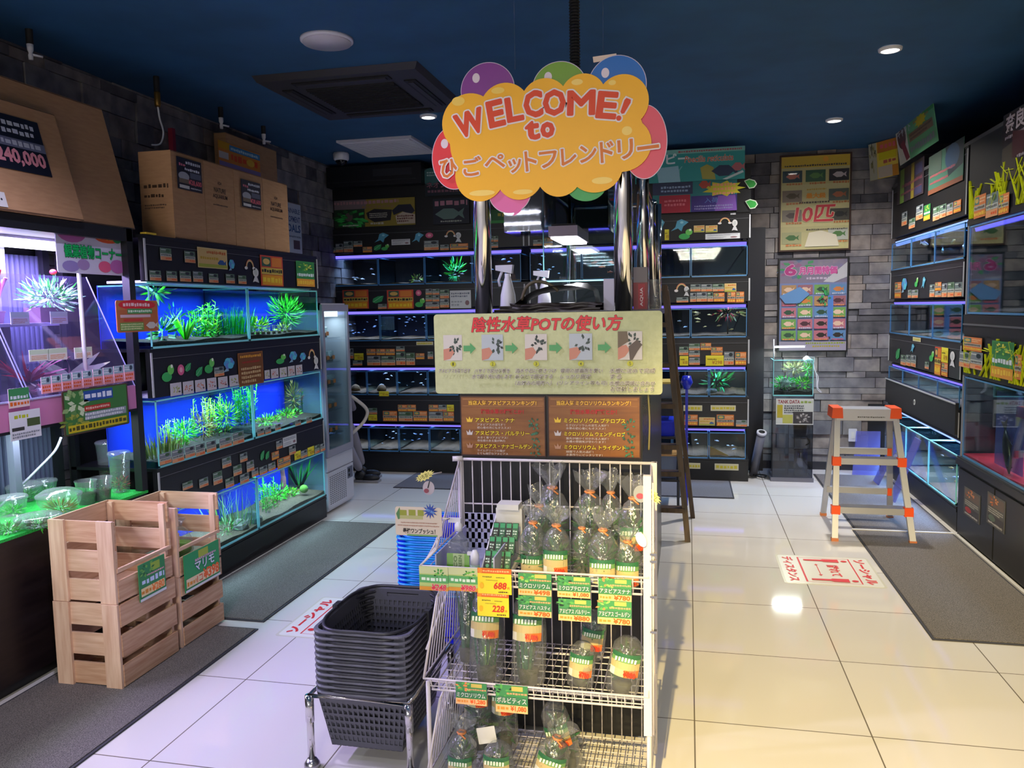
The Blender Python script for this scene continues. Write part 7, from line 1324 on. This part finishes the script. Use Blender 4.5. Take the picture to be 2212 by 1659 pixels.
b = MB(); b.lathe((.99, 7.16, 1.0), [(.02, 0), (.03, .03), (.01, .05)], WPLAS, 8, .2); b.box(.97, 7.02, 1.0, 1.035, 7.06, 1.05, CUP); single(b, 'hang_on_filter', 'small white filter hooked on the right rim of the small planted tank', 'filter')
poster('data_sheet', 'white data sheet headed tank data on the front of the acrylic stand', 'sheet', 1, y0, (1676, 861, 1757, 917), '#cfd2cc', [('t', 'TANK DATA', .05, .05, .64, .19, '#8a2a34', {'bold': .03}), ('d', .66, .06, .97, .2, '#8aa04a', 1), ('r', .03, .24, .18, .74, '#b8a82c'), ('r', .18, .62, .45, .95, '#b8b85a'), ('d', .22, .24, .75, .58, '#4a4f58', 4), ('r', .46, .5, .98, .96, '#3a383c'), ('l', .72, .74, .2, .18, ['#8a8684', '#b8b4b0', '#5a5654'], 24), ('r', 0, .97, 1, 1, '#e8e8e4')], .003, off=.004)
# things around the stand
b = MB(); b.box(.515, 7.38, .0, .66, 7.41, 2.17, mk('dark_blue_black_board', '#0a0d1a', .5)); single(b, 'black_board', 'tall narrow black board standing between rear rack and stand', 'board')
t = thing('drain_pipe', 'grey pipe with white ring mouth leaning behind the rear rack', 'pipe', (.585, 7.05, 0)); a, c = V((.555, 7.15, .0)), V((.61, 6.98, .40)); d = (c-a).normalized(); b = MB(); b.tube([a, c], .036, mk('grey_pipe', '#6c6e7c', .4), 18); part(b, 'tube', t)
b = MB(); b.tube([c+d*.0, c+d*.02], .042, WPLAS, 20); part(b, 'ring', t); b = MB(); b.tube([c+d*.0201, c+d*.0215], .026, BLACKM, 18); part(b, 'mouth', t)
b = MB(); b.tube(curve([(.56, 7.1, .02), (.62, 7.0, .02), (.66, 7.05, .025), (.60, 7.12, .02), (.54, 7.02, .02)], 6), .006, BLACK, 6); single(b, 'loose_cable', 'dark cable lying on the floor beside the grey pipe', 'cable')
p = at(1842, 940, 1, 7.52); b = MB(); b.plate(FB(p.x-.035, 7.525, p.z-.058), rrect(.07, .116, .006), 0, .006, WPLAS); b.plate(FB(p.x-.012, 7.519, p.z-.03), rrect(.024, .06, .003), 0, .003, WHITE); single(b, 'wall_outlet', 'white outlet plate low on the stone wall behind the step stool', 'outlet')
# loose violet lids leaning at the right rack
for (x, y, w, h, l) in ((1.60, 6.35, .16, .48, 'nearer'), (1.615, 6.95, .18, .40, 'farther')):
    b = MB(); b.hexa([(x-.10, y-w/2, .0095), (x-.092, y-w/2, .0095), (x-.092, y+w/2, .0095), (x-.10, y+w/2, .0095), (x+.066, y-w/2, h), (x+.074, y-w/2, h), (x+.074, y+w/2, h), (x+.066, y+w/2, h)], FROST); single(b, 'acrylic_cover', 'violet tinted tank lid leaning on the bottom of the right rack, %s of two' % l, 'lid', 'leaning tank lids')
b = MB(); b.hexa([(1.40, 7.30, .0), (1.62, 7.30, .0), (1.62, 7.31, .0), (1.40, 7.31, .0), (1.46, 7.47, .36), (1.66, 7.47, .36), (1.66, 7.48, .36), (1.46, 7.48, .36)], FROST); single(b, 'acrylic_sheet', 'violet acrylic sheet leaning on the stone wall behind the step stool', 'sheet')
b = MB(); b.box(1.56, 7.49, .0, 1.70, 7.51, .60, BLACKM); single(b, 'dark_board', 'dark panel against the wall beside the right rack', 'panel')

# ------------------------------------------------------------------ dark wooden step ladder
t = thing('step_ladder', 'dark brown wooden step ladder at the far end of the island', 'ladder', (-.27, 5.3, 0))
LG = [((0.0, 5.07, 0), (-.15, 5.27, 1.63)), ((-.55, 5.07, 0), (-.45, 5.27, 1.63))]
for a, c in LG: b = MB(); b.bar(a, c, .05, .035, DWOOD, (1, 0, 0)); part(b, 'front_rail', t)
for a, c in (((.035, 5.66, 0), (-.14, 5.33, 1.60)), ((-.58, 5.66, 0), (-.46, 5.33, 1.60))): b = MB(); b.bar(a, c, .045, .03, DWOOD, (1, 0, 0)); part(b, 'rear_rail', t)
for z in (.20, .43, .60, .86, 1.12, 1.38):
    s = z/1.63; A, B = [V(a).lerp(V(c), s) for a, c in LG]; b = MB(); b.box(B.x, A.y-.03, z-.018, A.x, A.y+.05, z+.012, DWOOD); part(b, 'step', t)
b = MB(); b.box(-.47, 5.25, 1.60, -.13, 5.36, 1.625, DWOOD); part(b, 'top_cap', t)
# low trolley and bins seen behind the ladder
t = thing('utility_cart', 'dark low cart behind the wooden ladder', 'cart', (-.35, 6.1, 0)); b = MB()
for z in (.20, .52, .80): b = MB(); b.box(-.62, 5.9, z, -.06, 6.25, z+.015, BLACK); part(b, 'shelf', t)

for x in (-.61, -.07):
    for y in (5.91, 6.24): b = MB(); b.tube([(x, y, .0), (x, y, .815)], .01, BLACK, 8); part(b, 'post', t)
def bin_(x0, x1, z, h, m, nm, label, lidm=None):
    t = thing(nm, label, 'bin', ((x0+x1)/2, 6.07, z)); b = MB(); y0, y1 = 5.94, 6.2
    b.hexa([(x0+.01, y0+.01, z), (x1-.01, y0+.01, z), (x1-.01, y1-.01, z), (x0+.01, y1-.01, z), (x0, y0, z+h), (x1, y0, z+h), (x1, y1, z+h), (x0, y1, z+h)], m); part(b, 'tub', t)
    b = MB(); b.box(x0-.008, y0-.008, z+h, x1+.008, y1+.008, z+h+.014, lidm or m); part(b, 'rim', t)
bin_(-.40, -.08, .216, .17, mk('grey_tub', '#5c6c80', .35), 'storage_tub', 'grey storage tub on the lowest shelf of the dark cart', mk('tan_rim', '#b08a54', .5))
bin_(-.38, -.09, .536, .10, mk('bright_blue_tub', '#1430d8', .3), 'blue_tub', 'bright blue tub on the middle shelf of the dark cart')
bin_(-.42, -.08, .816, .11, mk('pale_grey_tub', '#7c8894', .35), 'pale_tub', 'pale grey tub on the top shelf of the dark cart', ink('#d8c060'))
b = MB(); b.box(-.02, 6.0, .0, .0, 6.02, .95, mk('blue_net_pole', '#1e30c8', .3)); b.lathe((-.01, 6.01, .88), [(.02, 0), (.045, .05), (.03, .1)], mk('blue_net_pole', '#1e30c8', .3), 10); single(b, 'blue_net', 'small blue net on a pole beside the dark cart', 'net')

# ------------------------------------------------------------------ distancing stickers on the floor
def floor_sticker(x0, y0, x1, y1, label, left=False):
    f = Fr((x1, y0, .0006), (0, 1, 0), (-1, 0, 0)) if left else Fr((x0, y1, .0006), (0, -1, 0), (1, 0, 0)); w, h = y1-y0, x1-x0    # read from the right side of the aisle
    R_ = '#d8242e'
    def man(cx): return [('e', cx, .27, .05*.6, .035, R_), ('p', [(cx-.055, .33), (cx+.055, .33), (cx+.05, .5), (cx+.028, .52), (cx+.024, .72), (cx-.024, .72), (cx-.028, .52), (cx-.05, .5)], R_)]
    it = [('r', .06, .20, .94, .215, R_), ('r', .06, .765, .94, .785, R_), ('r', .06, .2, .065, .78, R_), ('r', .935, .2, .94, .78, R_), ('t', 'ソーシャル', .06, .04, .94, .165, R_, {'bold': .045}), ('t', 'ディスタンス', .06, .835, .94, .96, R_, {'bold': .04}), ('t', '離れて', .32, .36, .72, .49, R_, {'bold': .03}), ('r', .32, .595, .70, .603, R_), ('p', [(.30, .6), (.34, .575), (.34, .625)], R_), ('p', [(.72, .6), (.68, .575), (.68, .625)], R_)]+man(.16)+man(.86)
    b = MB(); b.plate(f, rrect(w, h, .02), 0, .0006, mk('sticker_film', '#d4d2c0', .25)); f2 = Fr(f.p(.012, .012, .0006), f.u, f.v); b.plate(f2, rrect(w-.024, h-.024, .015), 0, .0004, mk('sticker_white', '#e6e6dc', .25)); art(b, f2, w-.024, h-.024, it, .0004); return single(b, 'floor_sticker', label, 'sticker', 'distancing stickers on the floor')
floor_sticker(.510, 4.37, 1.027, 4.88, 'white distancing sticker with red writing on the right aisle floor')
t2 = floor_sticker(-1.885, 3.25, -1.375, 3.76, 'white distancing sticker on the left aisle floor beside the grey baskets', True)

# ------------------------------------------------------------------ person crouching behind the refrigerated case (only one foot shows)
t = thing('person', 'person in grey trousers and dark shoes crouching behind the refrigerated case', 'person', (-2.93, 6.42, 0))
sk = [(-3.05, 6.44, 0.42), (-3.05, 6.42, 0.62), (-3.04, 6.38, 0.86), (-3.03, 6.34, 1.02), (-3.02, 6.31, 1.12), (-3.01, 6.29, 1.22), (-3.05, 6.52, 0.42), (-3.03, 6.22, 0.48), (-3.055, 6.54, 0.46), (-3.0, 6.66, 0.47), (-2.885, 6.64, 0.1), (-2.96, 6.3, 0.5), (-2.82, 6.45, 0.1), (-3.03, 6.5, 1.0), (-3.0, 6.6, 0.78), (-2.98, 6.72, 0.6), (-3.02, 6.2, 1.0), (-2.99, 6.32, 0.76), (-2.97, 6.5, 0.58)]
ed = [(0, 1), (1, 2), (2, 3), (3, 4), (4, 5), (0, 6), (6, 9), (9, 10), (0, 7), (7, 11), (11, 12), (3, 13), (13, 14), (14, 15), (3, 16), (16, 17), (17, 18)]
rr = [.12, .12, .14, .11, .055, .085, .085, .085, .08, .062, .036, .065, .036, .05, .042, .03, .05, .042, .03]
me = bpy.data.meshes.new('body'); me.from_pydata([V(p)-V((-2.93, 6.42, 0)) for p in sk], ed, []); me.materials.append(mk('grey_clothes', '#8c8892', .8))
o = bpy.data.objects.new('body', me); COL.objects.link(o); o.parent = t
md = o.modifiers.new('skin', 'SKIN'); md.use_smooth_shade = True
for i, r in enumerate(rr): o.data.skin_vertices[0].data[i].radius = (r, r)
o.data.skin_vertices[0].data[0].use_root = True
o.modifiers.new('smooth', 'SUBSURF').levels = 1
b = MB(); b.ball((-3.01, 6.29, 1.27), (.085, .09, .10), mk('dark_hair', '#15110f', .6), 14, 8); part(b, 'hair', t)
SHO = mk('dark_shoe', '#12141a', .5)
for (x, y, l) in ((-2.82, 6.46, 1), (-2.885, 6.64, 0)):
    b = MB(); b.hexa([(x-.06, y-.04, .001), (x+.17, y-.04, .001), (x+.17, y+.04, .001), (x-.06, y+.04, .001), (x-.06, y-.04, .022), (x+.17, y-.042, .022), (x+.17, y+.042, .022), (x-.06, y+.04, .022)], mk('shoe_sole', '#8a8a90', .6))
    b.ball((x+.09, y, .04), (.085, .042, .032), SHO, 12, 8); b.ball((x-.01, y, .055), (.055, .042, .05), SHO, 12, 8); part(b, 'shoe', t)
